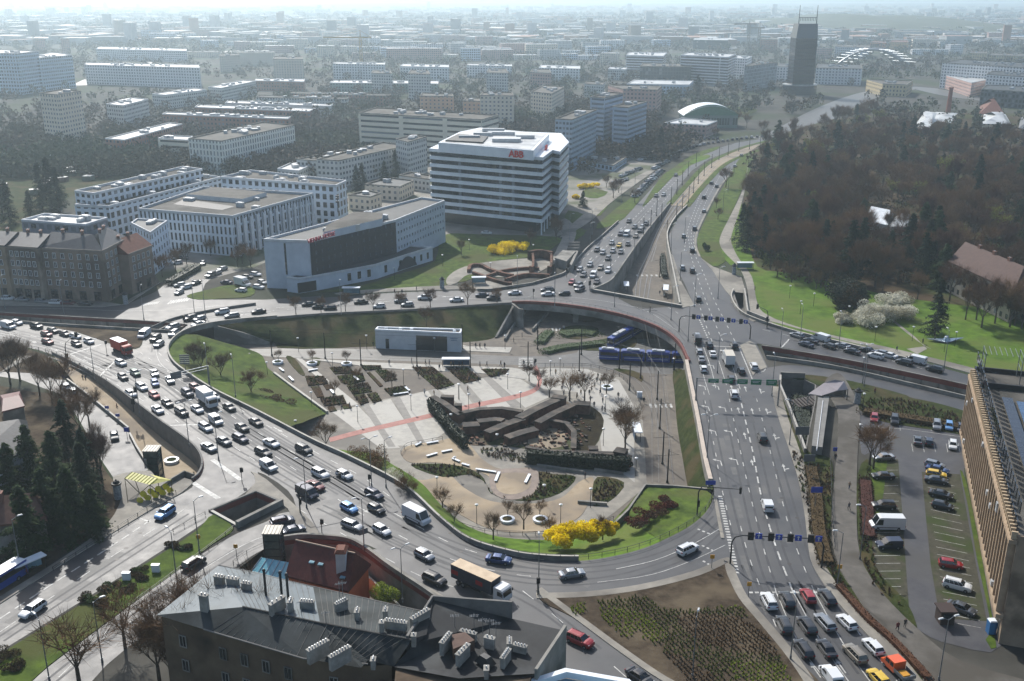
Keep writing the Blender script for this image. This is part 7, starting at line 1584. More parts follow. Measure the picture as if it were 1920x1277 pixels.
def make_car(kind, detail):
    r = bpy.data.objects.new('car', None); sc.collection.objects.link(r)
    if kind in SPEC:
        L, Wd, H, hood, deck, belt, x0, x1, x2, x3, pl = SPEC[kind]
        b, g = body_mb(L, Wd, H, hood, deck, belt, x0, x1, x2, x3, side=pl)
        b.box((0, 0, .27), (L*.9, Wd*.9, .14), 1)
        for s in (-1, 1): b.box((x3-.15, s*(Wd/2+.08), belt+.02), (.18, .2, .14), 0)
        if kind in 'ue':
            for s in (-1, 1): b.tube((x1+.1, s*.52, H+.03), (x2-.2, s*.52, H+.03), .025, .025, 4, 1)
        wx, wy, wr = L*.31, Wd/2-.09, .33
        hl = [(L/2-.2, s*Wd*.34, hood*.78) for s in (-1, 1)]; tl = [(-L/2+.06, s*Wd*.36, deck*.82) for s in (-1, 1)]
    else:
        L, Wd, H = {'f': (4.5, 1.85, 1.85), 'v': (5.3, 2.0, 2.1), 'm': (6.2, 2.1, 2.7), 'x': (6.6, 2.25, 3.1)}[kind]
        b, g = MB(), MB(); w = Wd/2; cabx = L/2-1.6; nose = {'f': 1.0, 'v': .6, 'm': .55, 'x': .7}[kind]; hz = {'f': 1.05, 'v': 1.15, 'm': 1.25, 'x': 1.3}[kind]; ch = H if kind != 'x' else 2.35
        xr = -L/2; xs = L/2-nose; xt = xs-(.75 if kind != 'f' else .8)
        prof = [(xr, .35), (L/2-.05, .35), (L/2, .6), (L/2-.08, hz*.85), (xs, hz), (xt, ch-.08), (xt-.4, ch), (xr+.15, ch), (xr, ch-.12)]
        if kind == 'x': prof = [(L/2-2.6, .45), (L/2-.05, .45), (L/2, .6), (L/2-.08, hz*.85), (xs, hz), (xt, ch-.08), (xt-.4, ch), (L/2-2.6, ch)]
        n = len(prof); A = [(x, -w*(1 if z < 1.5 else .93), z) for x, z in prof]; B = [(x, w*(1 if z < 1.5 else .93), z) for x, z in prof]
        b.quad(A, 0); b.quad(B[::-1], 0)
        for k in range(n): b.quad([A[k], B[k], B[(k+1) % n], A[(k+1) % n]][::-1], 0)
        e = .012; ww = w*.86
        k = [i for i, p_ in enumerate(prof) if p_ == (xs, hz)][0]; p0, p1 = prof[k], prof[k+1]
        g.quad([(p0[0]+e, -ww, p0[1]+.06), (p0[0]+e, ww, p0[1]+.06), (p1[0]+e, ww*.95, p1[1]), (p1[0]+e, -ww*.95, p1[1])], 0)
        for s in (-1, 1):
            yy = s*(w+e); f = [(xt-.75, yy, hz+.02), (xs-.15, yy, hz+.02), (xt+.1, yy*.955, ch-.35), (xt-.75, yy*.955, ch-.35)]; g.quad(f if s < 0 else f[::-1], 2)
            b.box((xs-.05, s*(w+.14), hz+.25), (.14, .2, .35), 1)
        if kind in 'fv': g.quad([(xr-e, ww*.9, hz+.15), (xr-e, -ww*.9, hz+.15), (xr-e, -ww*.85, ch-.35), (xr-e, ww*.85, ch-.35)], 1)
        b.box((0, 0, .38), (L*.92, Wd*.92, .2), 1)
        if kind == 'm':
            for k2 in range(5): b.box((xr+.5+k2*.7, 0, H+.01), (.06, Wd*.8, .03), 0)
            b.box((0, 0, .75), (L*.7, Wd+.03, .12), 1)
        wx, wy, wr = L*.31, Wd/2-.1, .36
        hl = [(L/2-.08, s*Wd*.38, hz*.72) for s in (-1, 1)]; tl = [(xr+.01, s*Wd*.44, 1.0) for s in (-1, 1)]
    if detail:
        part('body', b, [PAINT['w'], M_plast2], r)
        for k, nm in ((0, 'windscreen'), (1, 'rear_window'), (2, 'side_window')):
            for f, m_ in zip(g.F, g.M):
                if m_ == k: q = MB(); q.quad([g.V[i] for i in f]); q.build(nm, M_cglass, r)
        if kind == 'x':
            q = MB(); q.box((-.85, 0, 1.85), (4.4, 2.35, 2.45)); q.box((-.85, 0, .55), (4.4, 1.0, .25)); q.build('cargo_box', PAINT['w'], r)
            q = MB(); q.box((-3.06, 0, 1.85), (.04, 2.1, 2.2)); q.build('rear_door', mat('box_door', '6f8398', '8497aa', 1, .4), r)
        for x in (-wx, wx):
            for s in (-1, 1): o = bpy.data.objects.new('wheel', WHEEL); link(o, r); o.location = (x, s*wy, wr)
        for nm, ls, mm in (('headlight', hl, M_head), ('tail_light', tl, M_tail)):
            for p in ls: q = MB(); q.box((0, 0, 0), (.14, .34, .16)); o = q.build(nm, mm, r); o.location = p
        return r
    for f, m_ in zip(g.F, g.M): b.quad([g.V[i] for i in f], 2)
    if kind == 'x': b.box((-.85, 0, 1.85), (4.4, 2.35, 2.45), 0)
    for x in (-wx, wx):
        for s in (-1, 1): b.tube((x, s*wy-.11, wr), (x, s*wy+.11, wr), .33, .33, 8, 3)
    for p in hl: b.box(p, (.14, .34, .16), 4)
    for p in tl: b.box(p, (.14, .34, .16), 5)
    bpy.data.objects.remove(r); o = b.build('car', [PAINT['w'], M_plast2, M_cglass, M_tyre, M_head, M_tail]); sharp(o); return o
CARP = {(k, d): make_car(k, d) for k in 'hcuevmxf' for d in (0, 1)}
FLOW = [[(-30,600),(60,625),(130,648),(230,695),(330,770),(420,830),(520,882),(640,945),(760,1010),(900,1068),(1060,1092),(1200,1072),(1330,1015),(1400,940)],
 [(-30,625),(60,645),(150,680),(250,735),(330,800)], [(820,1085),(950,1145),(1100,1212),(1230,1300)], [(640,1000),(740,1040),(830,1090)],
 [(1060,553),(1000,556),(860,562),(700,570),(500,585),(400,600),(330,622),(290,650),(272,690),(300,740),(380,800)],
 [(1440,262),(1330,285),(1270,330),(1230,368),(1150,450),(1110,505),(1085,535),(1060,546)],
 [(1740,1320),(1640,1222),(1550,1130),(1470,1010),(1430,900),(1400,800),(1375,700),(1350,640),(1318,570),(1298,500),(1300,430),(1330,350),(1400,287),(1450,274)],
 [(1560,1320),(1470,1180),(1420,1080),(1380,960),(1340,780),(1312,680)],
 [(1850,725),(1700,688),(1560,652),(1450,618),(1380,600)], [(460,890),(320,960),(160,1070),(-20,1190)], [(60,1295),(200,1200),(360,1070),(460,1010),(550,988),(620,985)],
 [(140,730),(210,800),(250,870)]]
FL = [gp(f) for f in FLOW]
def flow_dir(p):
    best = None
    for f in FL:
        for a, b in zip(f, f[1:]):
            d = b-a; t = max(0, min(1, (p-a).dot(d)/d.length_squared)); q = (a+d*t-p).length
            if best is None or q < best[0]: best = (q, d)
    return math.atan2(best[1].y, best[1].x)
def place_car(px, py, col, kind, aim=None, z=.03, group=None, label=None, extra=''):
    p = G(px, py+1, z); det = 1 if py > 590 else 0
    a = math.atan2(*(G(*aim)-p).yx) if aim else flow_dir(p)+R.uniform(-.03, .03)
    def sw(o):
        if o.type == 'MESH' and (o.name.startswith('body') or o.name.startswith('car')) or o.name.startswith('cargo'):
            o.material_slots[0].link = 'OBJECT'; o.material_slots[0].material = PAINT[col]
    src = CARP[(kind, det)]
    o = copy_tree(src, p, a, label or f'{CN[col]} {CARLAB[kind]}{extra}', group, None, sw); o['category'] = {'v': 'van', 'm': 'van', 'f': 'van', 'x': 'truck'}.get(kind, 'car'); o['kind'] = 'thing'
    o.name = {'v': 'delivery_van', 'm': 'delivery_van', 'f': 'small_van', 'x': 'box_truck'}.get(kind, 'car'); return o
CARS = """231 709 k h;254 702 t h;290 702 s c;319 715 s c;266 728 w e;291 721 b h;246 741 w h;290 744 r h;314 758 k c;296 771 w c;341 776 k u;370 770 w c;402 747 w h;352 740 n u;366 729 R h;430 766 d c;405 792 w f;386 804 w e;454 804 d c;451 825 n e;420 830 g c;392 842 s c;480 794 k c;227 683 w h;
509 834 w c;494 851 d e;504 878 w f;570 846 d u;601 892 w u;646 894 w h;592 914 R c;576 929 n v;702 930 n e;655 956 L h;706 958 k h;661 989 s e;716 998 w h;781 975 w m;796 1045 s h;815 1091 k u;935 1053 b c;1072 1080 s c;1289 1034 w u;1087 1205 r u;1199 1274 k c;62 1147 w e;310 966 L u;364 1060 k u;530 982 n u;550 998 n c;
1441 1132 w u;1475 1130 k u;1514 1122 r h;1550 1124 d e;1470 1177 d u;1512 1178 k u;1546 1171 s e;1587 1171 w h;1506 1221 k e;1549 1221 k c;1602 1231 e u;1636 1217 w h;1646 1276 y h;1557 1272 w f;1438 952 w f;1429 824 k u;1376 742 w u;1371 713 k h;1390 698 d h;1413 690 w u;1336 666 w c;1319 694 w h;1315 676 s c;1311 662 s h;1330 650 d u;1376 650 d u;1307 640 k v;
16 614 w v;32 607 w h;69 614 k u;88 629 R h;90 643 R h;100 622 k h;122 628 k h;142 633 w h;144 647 k h;167 642 w h;271 630 w v;292 637 k u;298 648 s h;324 616 s u;326 628 s u;357 599 k u;374 600 s h;372 610 s c;417 587 w u;435 594 s e;485 586 k c;
579 572 k c;597 577 d h;619 579 k h;677 568 k c;711 576 w h;752 566 s u;764 573 s h;796 560 w u;856 564 w c;904 555 n c;925 561 d u;965 551 w c;1026 545 g e;1027 553 w c;1058 552 k h;1072 531 r h;1084 536 g h;1087 544 g u;1119 530 d c;1112 518 w f;1094 517 g h;1087 507 s h;1106 498 s h;1126 504 e h;1140 509 w u;1140 486 d h;1119 470 d h;1130 475 s h;1149 472 s h;1164 474 g h;1147 457 s h;1161 462 y h;1177 459 d h;1164 440 n u;1175 441 w v;1192 444 e h;1200 434 d u;1204 427 s h;1190 427 g h;1211 421 d u;1179 416 d h;1230 368 d h;1244 366 s h;1267 329 d h;
1307 632 s h;1309 563 k u;1279 504 s u;1298 509 k u;1298 471 k u;1282 444 s h;1302 430 n u;1320 397 s h;1320 371 d u;1334 344 d h;1344 350 d h;1390 292 s h;1378 312 w h;
1494 631 s e;1539 637 w v;1511 648 n c;1520 641 d c;1554 651 k h;1579 651 s c;1597 661 k c;1626 659 k c;1641 670 w u;1667 669 w c;1695 682 k u;1717 679 w v;1752 695 k u;1650 664 s h"""
tr = None
for t in CARS.replace('\n', '').split(';'):
    if t.strip():
        x, y, c_, k_ = t.split(); place_car(float(x), float(y), c_, k_)
for x, y, c_, k_, ax, ay in ((1662,990,'w','m',1600,990),(1666,1026,'n','f',1600,1028),(1656,952,'k','u',1600,952),(1656,861,'s','c',1600,866),(1655,896,'k','c',1600,896),(1782,1062,'r','h',1840,1072),(1794,1102,'w','u',1850,1118),(1802,1145,'g','c',1850,1165),(1639,787,'r','h',1638,830),(1677,791,'k','u',1677,830),(1756,801,'s','u',1758,840),(1779,802,'L','h',1781,840),(1802,805,'n','c',1805,840),(1647,817,'s','h',1650,850),(1720,829,'g','c',1718,790),(1741,831,'n','h',1738,790),(1786,838,'w','h',1787,870),(1752,875,'s','h',1820,893),(1757,884,'b','c',1820,900),(1755,893,'y','h',1820,905),(1755,904,'d','c',1820,915),(1764,931,'k','c',1820,945),(1767,952,'d','h',1820,965),
   (215,821,'d','h',225,870),(137,736,'s','h',120,715),(123,727,'w','h',105,710),(15,561,'w','h',60,563),(42,564,'s','c',80,566),(79,567,'s','e',120,569),(106,569,'w','e',140,571),(128,570,'R','c',160,572),(160,572,'k','c',190,574),(337,536,'s','h',320,540),(349,540,'w','h',330,545),(336,550,'s','h',322,558),(367,532,'d','c',350,540),(395,518,'g','f',380,525),(406,514,'s','h',390,520),(417,506,'s','h',400,512),(381,495,'g','h',375,510),(425,531,'n','c',410,530),(452,546,'w','h',440,546),(465,521,'k','h',480,524),(480,516,'w','h',500,520),(325,484,'w','h',320,480),(336,484,'g','h',331,480),(348,484,'s','h',343,480),(332,494,'w','h',325,496),(912,438,'w','c',940,440),(455,535,'w','x',480,542),(485,540,'w','h',500,543),(492,531,'s','h',500,535)):
    place_car(x, y, c_, k_, (ax, ay), extra=' parked' )
# parked rows beside the avenue (nose to tail or side by side)
def row(pts, n, aim, cols='wsgkdsnwsd'):
    for i, p in enumerate(resample(cr(gp(pts), 4), n)):
        c_ = cols[i*7 % len(cols)]; src = CARP[('hcu'[i % 3], 0)]
        def sw(o, c_=c_): o.material_slots[0].link = 'OBJECT'; o.material_slots[0].material = PAINT[c_]
        o = copy_tree(src, (p.x, p.y, .17), math.atan2(aim[1], aim[0]), f'{CN[c_]} {CARLAB["hcu"[i % 3]]} parked in a row', None, None, sw); o['category'] = 'car'; o['kind'] = 'thing'; o.name = 'parked_car'
row([(1190,370),(1205,355),(1222,338),(1240,322)], 17, (.95, .3)); row([(1260,293),(1285,282),(1320,272),(1365,265),(1400,260),(1430,257)], 24, (.3, .95)); row([(1150,313),(1165,305),(1180,300)], 6, (.9, .4)); row([(1200,302),(1225,288)], 6, (.9, .4)); row([(1226,318),(1250,305)], 6, (.9, .4)); row([(1165,332),(1200,318)], 7, (.6, .8)); row([(1150,345),(1175,338)], 5, (.3, .9)); row([(1280,262),(1345,262)], 9, (.1, 1)); row([(655,258),(690,262)], 5, (.4, .9)); row([(300,470),(315,476)], 3, (.2, 1)); row([(820,200),(860,208)], 4, (.2, 1))
# trucks
def truck(kind, px, py, cab, box_m, L, label, logos=False, W_=2.45, H_=3.6):
    p = G(px, py, .03); r = empty(kind, p, label, 'truck', mark='the '+label.split(' on ')[0].split(' with ')[0]); r.rotation_euler = (0, 0, flow_dir(p)); w = 1.2
    b = MB(); pr = [(L/2-2.1, .5), (L/2, .5), (L/2, 1.3), (L/2-.25, 2.6), (L/2-.6, 2.8), (L/2-2.1, 2.8)]; n = len(pr); A = [(x, -w, z) for x, z in pr]; B = [(x, w, z) for x, z in pr]
    b.quad(A); b.quad(B[::-1]); 
    for k in range(n): b.quad([A[k], B[k], B[(k+1) % n], A[(k+1) % n]][::-1])
    part('cab', b, cab, r)
    g = MB(); g.quad([(L/2+.01, -1.05, 1.45), (L/2+.01, 1.05, 1.45), (L/2-.24, 1.05, 2.5), (L/2-.24, -1.05, 2.5)]); g.build('windscreen', M_cglass, r)
    for s in (-1, 1):
        g = MB(); f = [(L/2-1.3, s*1.21, 1.5), (L/2-.2, s*1.21, 1.5), (L/2-.35, s*1.21, 2.3), (L/2-1.3, s*1.21, 2.3)]; g.quad(f if s < 0 else f[::-1]); g.build('side_window', M_cglass, r)
        g = MB(); g.box((L/2-.1, s*1.4, 2.0), (.15, .2, .5)); g.build('wing_mirror', M_plast2, r)
        g = MB(); g.box((L/2, s*.9, .8), (.1, .35, .2)); g.build('headlight', M_head, r)
    g = MB(); g.box((-1.2, 0, (H_+1.1)/2), (L-2.6, W_, H_-1.1), 0, mt=1); g.build('cargo_box', box_m, r)
    g = MB(); g.box((-.6, 0, .75), (L-1.5, .9, .3)); g.box((-1.2, 0, .75), (L*.35, 2.3, .35)); g.build('chassis', M_plast2, r)
    for x in (L/2-1.1, -L/2+1.6, -L/2+2.7)[:3 if L > 8 else 2]:
        for s in (-1, 1): o = bpy.data.objects.new('wheel', WHEEL); link(o, r); o.location = (x, s*1.05, .48); o.scale = (1.45, 1.3, 1.45)
    if logos:
        for x in (-4.2, 1.2): g = MB(); g.box((x-.6, -W_/2-.01, 2.3), (1.5, .02, .8)); g.build('red_logo', mat('logo_red', '8f2020', None), r)
    return r
truck('curtain_truck', 902, 1108, PAINT['w'], [mat('curtain_navy', '1f2430', '2b3140', .8, .5), mat('curtain_top', 'a58f72', 'b9a486', .6, .6)], 11.5, 'long truck with a navy curtain side and beige top', True)
truck('box_truck', 229, 661, mat('cab_red', '9b2c1c', None, rough=.4), [mat('box_orange', 'b6371c', 'c4452a', .8, .5), M_bandw], 8.0, 'orange red box truck with a white roof')
truck('box_truck', 389, 758, PAINT['w'], [PAINT['w'], PAINT['w']], 7.6, 'white high box truck in the middle of the traffic')
truck('box_truck', 1365, 682, PAINT['w'], [PAINT['w'], mat('box_top_cream', 'b5b0a4', None)], 7.6, 'white box truck seen from behind')
# orange pickup with open bed
p = G(1682, 1262, .03); r = empty('pickup_truck', p, 'orange crew cab pickup with an open tipping bed', 'truck', mark='the orange pickup'); r.rotation_euler = (0, 0, flow_dir(p))
b = MB(); w = 1.0; pr = [(-.4, .5), (2.7, .5), (2.75, 1.0), (2.1, 1.25), (1.5, 2.15), (-.4, 2.2)]; A = [(x, -w, z) for x, z in pr]; B = [(x, w, z) for x, z in pr]; b.quad(A); b.quad(B[::-1])
for k in range(6): b.quad([A[k], B[k], B[(k+1) % 6], A[(k+1) % 6]][::-1])
part('cab', b, PAINT['o'], r)
g = MB(); g.quad([(2.08, -.9, 1.32), (2.08, .9, 1.32), (1.53, .85, 2.08), (1.53, -.85, 2.08)]); g.build('windscreen', M_cglass, r)
for s in (-1, 1):
    for a_, b_ in ((.7, 1.5), (-.2, .55)): g = MB(); f = [(a_, s*1.01, 1.3), (b_+.2*(b_ > 1), s*1.01, 1.3), (b_, s*1.01, 2.0), (a_, s*1.01, 2.0)]; g.quad(f if s < 0 else f[::-1]); g.build('side_window', M_cglass, r)
g = MB(); g.box((-1.6, 0, .85), (2.3, 2.1, .1)); g.box((-1.6, 1.05, 1.15), (2.3, .06, .5)); g.box((-1.6, -1.05, 1.15), (2.3, .06, .5)); g.box((-2.75, 0, 1.15), (.06, 2.1, .5)); g.build('open_bed', M_metal, r)
g = MB(); g.box((-1.7, .2, 1.1), (1.3, 1.2, .4)); g.build('load', mat('ochre_load', 'b5801e', None), r)
for x in (1.8, -1.8):
    for s in (-1, 1): o = bpy.data.objects.new('wheel', WHEEL); link(o, r); o.location = (x, s*.9, .36)
# trams
def tram(a, b, label, nseg, mark=None):
    A, B = G(*a), G(*b); d = (B-A).normalized(); ang = math.atan2(d.y, d.x); Lt = (B-A).length; r = empty('tram', A, label, 'tram', 'blue trams', mark); r.rotation_euler = (0, 0, ang); sl = Lt/nseg
    M_tb = mat('tram_blue', '12307a', '183a8c', .3, .3, .5, coat=.5)
    for k in range(nseg):
        x0, x1 = k*sl+.25, (k+1)*sl-.25; m = MB(); e = .9 if k == 0 else 0
        m.prism([(x0+e, -1.0), (x1, -1.2), (x1, 1.2), (x0+e, 1.0)] if k == 0 else [(x0, -1.2), (x1, -1.2), (x1, 1.2), (x0, 1.2)], .35, 3.1)
        m.box(((x0+x1)/2, 0, 3.2), (x1-x0-.6-e, 1.9, .2)); part('car_body', m, M_tb, r)
        for s in (-1, 1): q = MB(); q.box(((x0+x1)/2+e/2, s*1.2, 2.15), (x1-x0-.7-e, .06, .95)); q.build('window_band', M_cglass, r); q = MB(); q.box(((x0+x1)/2, s*1.21, 1.15), (x1-x0-1, .04, .1)); q.build('white_line', M_bandw, r)
        q = MB(); q.box(((x0+x1)/2, 0, 3.5), (sl*.5, 1.3, .4)); q.box(((x0+x1)/2-1, 0, 3.75), (.9, .9, .2)); q.build('roof_equipment', M_unit, r)
        if k: q = MB(); q.box((x0-.25, 0, 1.75), (.55, 2.1, 2.5)); q.build('bellows', M_black, r)
    q = MB(); q.quad([(1.1, -.95, 1.4), (1.1, .95, 1.4), (1.15, .95, 2.8), (1.15, -.95, 2.8)][::-1]); q.build('windscreen', M_cglass, r)
    q = MB(); q.tube((sl*.5, 0, 3.4), (sl*.5-1, 0, 4.4), .05); q.tube((sl*.5-1, 0, 4.4), (sl*.5, 0, 5.3), .05); q.box((sl*.5, 0, 5.3), (.2, 1.7, .05)); q.build('pantograph', M_dkmetal, r)
tram((1116,673,-5.94), (1305,682,-5.94), 'long dark blue tram crossing under the bridge on the right', 4, 'the long blue tram')
tram((1140,655,-5.94), (1216,612,-5.94), 'dark blue tram turning under the bridge behind the crossing one', 2)
tram((140,611,-5.9), (-60,604,-5.9), 'blue tram almost hidden in the left trench', 4)
# bus at the lower left stop
p = G(-5, 1105, .03); r = empty('bus', p, 'blue and white bus at the lower left stop cut by the frame', 'bus'); r.rotation_euler = (0, 0, flow_dir(p)); m = MB(); m.box((0, 0, 1.7), (11, 2.5, 2.7), 0, mt=1); part('body', m, [mat('bus_blue', '1d3f86', None, rough=.3), M_bandw], r)
m = MB(); m.box((0, 1.26, 2.1), (10.2, .04, 1.0)); m.build('window_band', M_cglass, r); m = MB(); m.box((0, -1.26, 2.1), (10.2, .04, 1.0)); m.build('window_band', M_cglass, r)
for x in (-3.4, 3.4):
    for s in (-1, 1): o = bpy.data.objects.new('wheel', WHEEL); link(o, r); o.location = (x, s*1.15, .45); o.scale = (1.3, 1.2, 1.3)
for o in CARP.values():
    for ch in list(o.children): bpy.data.objects.remove(ch)
    bpy.data.objects.remove(o)
M_lampw = mat('lamp_white', 'b9bcbc', None, rough=.4)
def lamp_proto(kind):
    r = bpy.data.objects.new('street_lamp', None); sc.collection.objects.link(r)
    if kind in 'sd':
        m = MB(); m.tube((0, 0, 0), (0, 0, 10.5), .11, .06, 6); m.tube((0, 0, 0), (0, 0, .8), .18, .16, 6); m.build('pole', M_metal, r)
        for s in ((1,) if kind == 's' else (1, -1)):
            m = MB(); m.tube((0, 0, 10.4), (s*.9, 0, 10.9), .05, .04, 5); m.build('arm', M_metal, r); m = MB(); m.box((s*1.35, 0, 10.95), (.9, .32, .16), top=.7); m.build('lamp_head', M_lampw, r)
    elif kind == 'g':
        m = MB(); m.tube((0, 0, 0), (0, 0, 4.2), .07, .05, 6); m.build('pole', M_dkmetal, r); m = MB(); m.tube((0, 0, 4.2), (0, 0, 4.5), .28, .3, 10); m.tube((0, 0, 4.5), (0, 0, 4.62), .38, .1, 10); m.build('lamp_head', M_lampw, r)
    else:
        r.name = 'tram_pole'; m = MB(); m.tube((0, 0, 0), (0, 0, 8.0), .17, .13, 7); m.tube((0, 0, 0), (0, 0, .5), .3, .26, 7); m.build('pole', M_black, r); m = MB(); m.tube((-2.4, 0, 6.6), (2.4, 0, 6.6), .04, .04, 4); m.tube((0, 0, 7.6), (2.2, 0, 6.6), .025, .025, 4); m.build('bracket', M_dkmetal, r)
    return r
LP_ = {k: lamp_proto(k) for k in 'sdgt'}
def put(k, x, y, z=0, rz=0, lb='', grp=None, cat='street lamp'):
    o = copy_tree(LP_[k], G(x, y, z), rz, lb, grp); o['category'] = cat; o['kind'] = 'thing'; return o
for x, y, k, rz in ((1010,1115,'s',1.6),(683,1033,'d',.5),(697,912,'d',.5),(575,952,'d',.5),(724,914,'s',.5),(93,1277,'s',2.4),(192,1242,'s',.6),(333,1100,'s',2.4),(374,1037,'s',.6),(178,712,'d',.6),(262,776,'d',.6),(355,838,'d',.6),(410,862,'s',.6),(1325,865,'d',0),(1345,700,'s',0),(1569,1102,'s',3.1),(1612,1050,'s',3.1),(1760,1277,'d',.3),(1482,1237,'s',1.6),(1298,1272,'s',1.2),(442,745,'s',2),(392,722,'s',2),(640,590,'s',1.6),(1040,575,'s',1.6),(1152,575,'s',1.6),(1258,600,'s',0),(1302,575,'s',0),(1290,640,'s',0),(1346,560,'s',0),(1275,527,'s',0),(1258,470,'s',0),(1283,455,'s',0),(1355,400,'s',0),(1365,360,'s',0),(1376,330,'s',0),(1572,655,'s',1.6),(1463,650,'s',1.6),(1620,725,'s',1.6),(1770,690,'s',1.6),(1447,742,'s',1.6),(1617,720,'d',0),(1040,548,'s',1.6),(1145,500,'s',3),(1189,475,'s',3),(1068,450,'s',0),(1106,468,'s',0),(970,540,'s',1.6),(120,590,'s',1.6),(130,560,'s',1.6),(270,600,'s',1.6),(365,590,'s',1.6),(385,590,'s',1.6),(10,580,'s',1.6),(40,1075,'s',.6),(755,1130,'d',.6),(1165,380,'s',0),(1190,362,'s',0),(1110,440,'s',0),(1480,835,'s',3),(1500,640,'s',1.6)):
    put(k, x, y, -3 if (x, y) == (755, 1130) else 0, rz, ('double' if k == 'd' else 'single')+' headed street lamp', 'tall grey street lamps')
for x, y in ((671,792),(771,770),(757,721),(860,749),(879,769),(624,689),(585,765),(556,820),(502,707),(952,730),(894,983),(1051,983),(1107,952),(853,891),(820,930),(1131,836),(1135,773),(1192,893),(932,847),(846,808),(976,765),(861,750),(1032,705),(1050,700),(1020,945),(560,660),(688,655),(815,660),(947,655),(1262,700)):
    put('g', x, y, -6, 0, 'round headed plaza lamp', 'plaza lamps')
for x, y in ((1640,640),(1710,640),(1770,660),(1790,650),(1500,590),(1525,575),(1480,560),(1425,470),(1590,600),(1617,770),(1610,830),(1617,700),(830,500),(880,470),(920,515),(740,525),(790,470),(1000,480)):
    put('g', x, y, 0, 0, 'round headed path lamp', 'park path lamps')
for x, y in ((1086,696),(1161,692),(1201,710),(1264,694),(1180,732),(1232,749),(1237,804),(1242,870),(1251,905),(510,667),(610,672),(677,685),(782,687),(882,690),(990,690),(867,655),(1008,655),(1090,665),(1217,620)):
    put('t', x, y, -6, .1, 'black tram pole', 'black tram poles', 'pole')
for x, y in ((1237,520),(1250,447),(1240,415),(1231,405),(1258,382),(1269,365),(1279,347),(1290,330),(1305,312),(1268,414),(1279,396),(1291,380),(1300,362),(1309,345),(1320,330),(1334,315),(1348,300),(1365,292),(1385,284),(1405,280),(1425,275),(1220,428),(1206,444)):
    put('t', x, y, 0 if y < 446 else -5, .3, 'black avenue tram pole', 'black tram poles', 'pole')
for o in LP_.values():
    for ch in list(o.children): bpy.data.objects.remove(ch)
    bpy.data.objects.remove(o)
# overhead wires
mb = MB()
for ln in ([(1242,870),(1232,749),(1201,700),(1090,668)],[(510,655),(990,672),(1264,688)],[(1246,905),(1240,804),(1228,700),(1208,600),(1204,520)]):
    c = [G(x, y, -6)+Vector((0, 0, 6.2)) for x, y in ln]
    for off in (-1.5, 1.5):
        q = offset(c, off)
        for a, b in zip(q, q[1:]): mb.tube(a, b, .025, .025, 3, cap=False)
tag(mb.build('overhead_wires', M_dkmetal), 'thin black tram wires over the plaza tracks', 'wires')
M_blue = mat('sign_blue', '16399a', None, rough=.4); M_green = mat('sign_green', '0c6a4a', None, rough=.4); M_yel = mat('sign_yellow', 'b98516', None, rough=.5); M_back = mat('sign_back', '5e6469', None, rough=.5, metal=.4); M_sw = mat('sign_white', 'c2c5c6', None, rough=.5)
def gantry(name, lb, a, b, h, units, mark=None, legs=(1, 1), sign=True):
    A, B = G(*a), G(*b); d = (B-A); Lg = d.length; d.normalize(); ang = math.atan2(d.y, d.x); r = empty(name, A, lb, 'gantry', mark=mark); r.rotation_euler = (0, 0, ang)
    for k, x in enumerate((0, Lg)):
        if not legs[k]: continue
        s = 1 if k == 0 else -1; m = MB(); m.tube((x, 0, 0), (x, 0, h-1.4), .17, .13, 8); m.tube((x, 0, h-1.4), (x+s*.5, 0, h-.4), .13, .12, 7); m.tube((x+s*.5, 0, h-.4), (x+s*1.8, 0, h), .12, .1, 7); m.build('post', M_dkmetal, r)
    m = MB(); m.tube((1.6 if legs[0] else 0, 0, h), (Lg-(1.6 if legs[1] else 0), 0, h), .1, .1, 6); m.build('beam', M_dkmetal, r)
    for x in units:
        x *= Lg; m = MB(); m.box((x, -.1, h), (1.0, .3, 1.5)); m.build('signal_board', M_black, r)
        for q in range(3): m = MB(); m.tube((x, .1, h+.45-q*.42), (x, .3, h+.45-q*.42), .12, .12, 8); m.build('signal_lens', M_plast2, r)
        if sign:
            m = MB(); m.box((x+1.35, -.05, h), (1.15, .1, 1.1)); m.build('blue_sign', M_blue, r)
            m = MB(); m.box((x+1.35, -.11, h-.1), (.16, .02, .6)); m.quad([(x+1.05, -.12, h+.12), (x+1.65, -.12, h+.12), (x+1.35, -.12, h+.45)]); m.build('white_arrow', M_sw, r)
    return r
gantry('signal_gantry', 'black traffic signal gantry with blue lane signs at the north crossing', (1273,622), (1406,636), HT(622,591), (.2,.37,.53,.69,.86), 'the north signal gantry')
gantry('signal_gantry', 'black traffic signal gantry with blue lane signs above the lower right road', (1369,1058), (1540,1066), HT(1058,1003), (.2,.42,.63,.85), 'the lower signal gantry')
def arm_signal(lb, a, tip, h, n=2):
    A, B = G(*a), G(*tip); d = B-A; L_ = d.length; r = empty('traffic_light', A, lb, 'traffic light'); r.rotation_euler = (0, 0, math.atan2(d.y, d.x)); m = MB(); m.tube((0, 0, 0), (0, 0, h-1.5), .15, .12, 7); m.tube((0, 0, h-1.5), (.6, 0, h-.3), .12, .1, 7); m.tube((.6, 0, h-.3), (L_, 0, h), .1, .06, 6); m.build('arm_post', M_dkmetal, r)
    for x, z in ((L_, h-.2), (.15, 2.6))[:n]:
        m = MB(); m.box((x, 0, z), (.45, .4, 1.3)); m.box((x, 0, z), (.08, .9, 1.5)); m.build('signal_head', M_black, r)
arm_signal('long curved traffic light arm reaching from the grass corner over the ring road', (1307,966), (1384,975), 6.5)
arm_signal('curved traffic light arm above the left traffic jam', (563,962), (640,945), 6.3)
arm_signal('curved traffic light arm at the left stop line', (127,685), (148,668), 6.5)
arm_signal('traffic light arm beside the right underpass wall', (1438,614), (1418,606), 5.5)
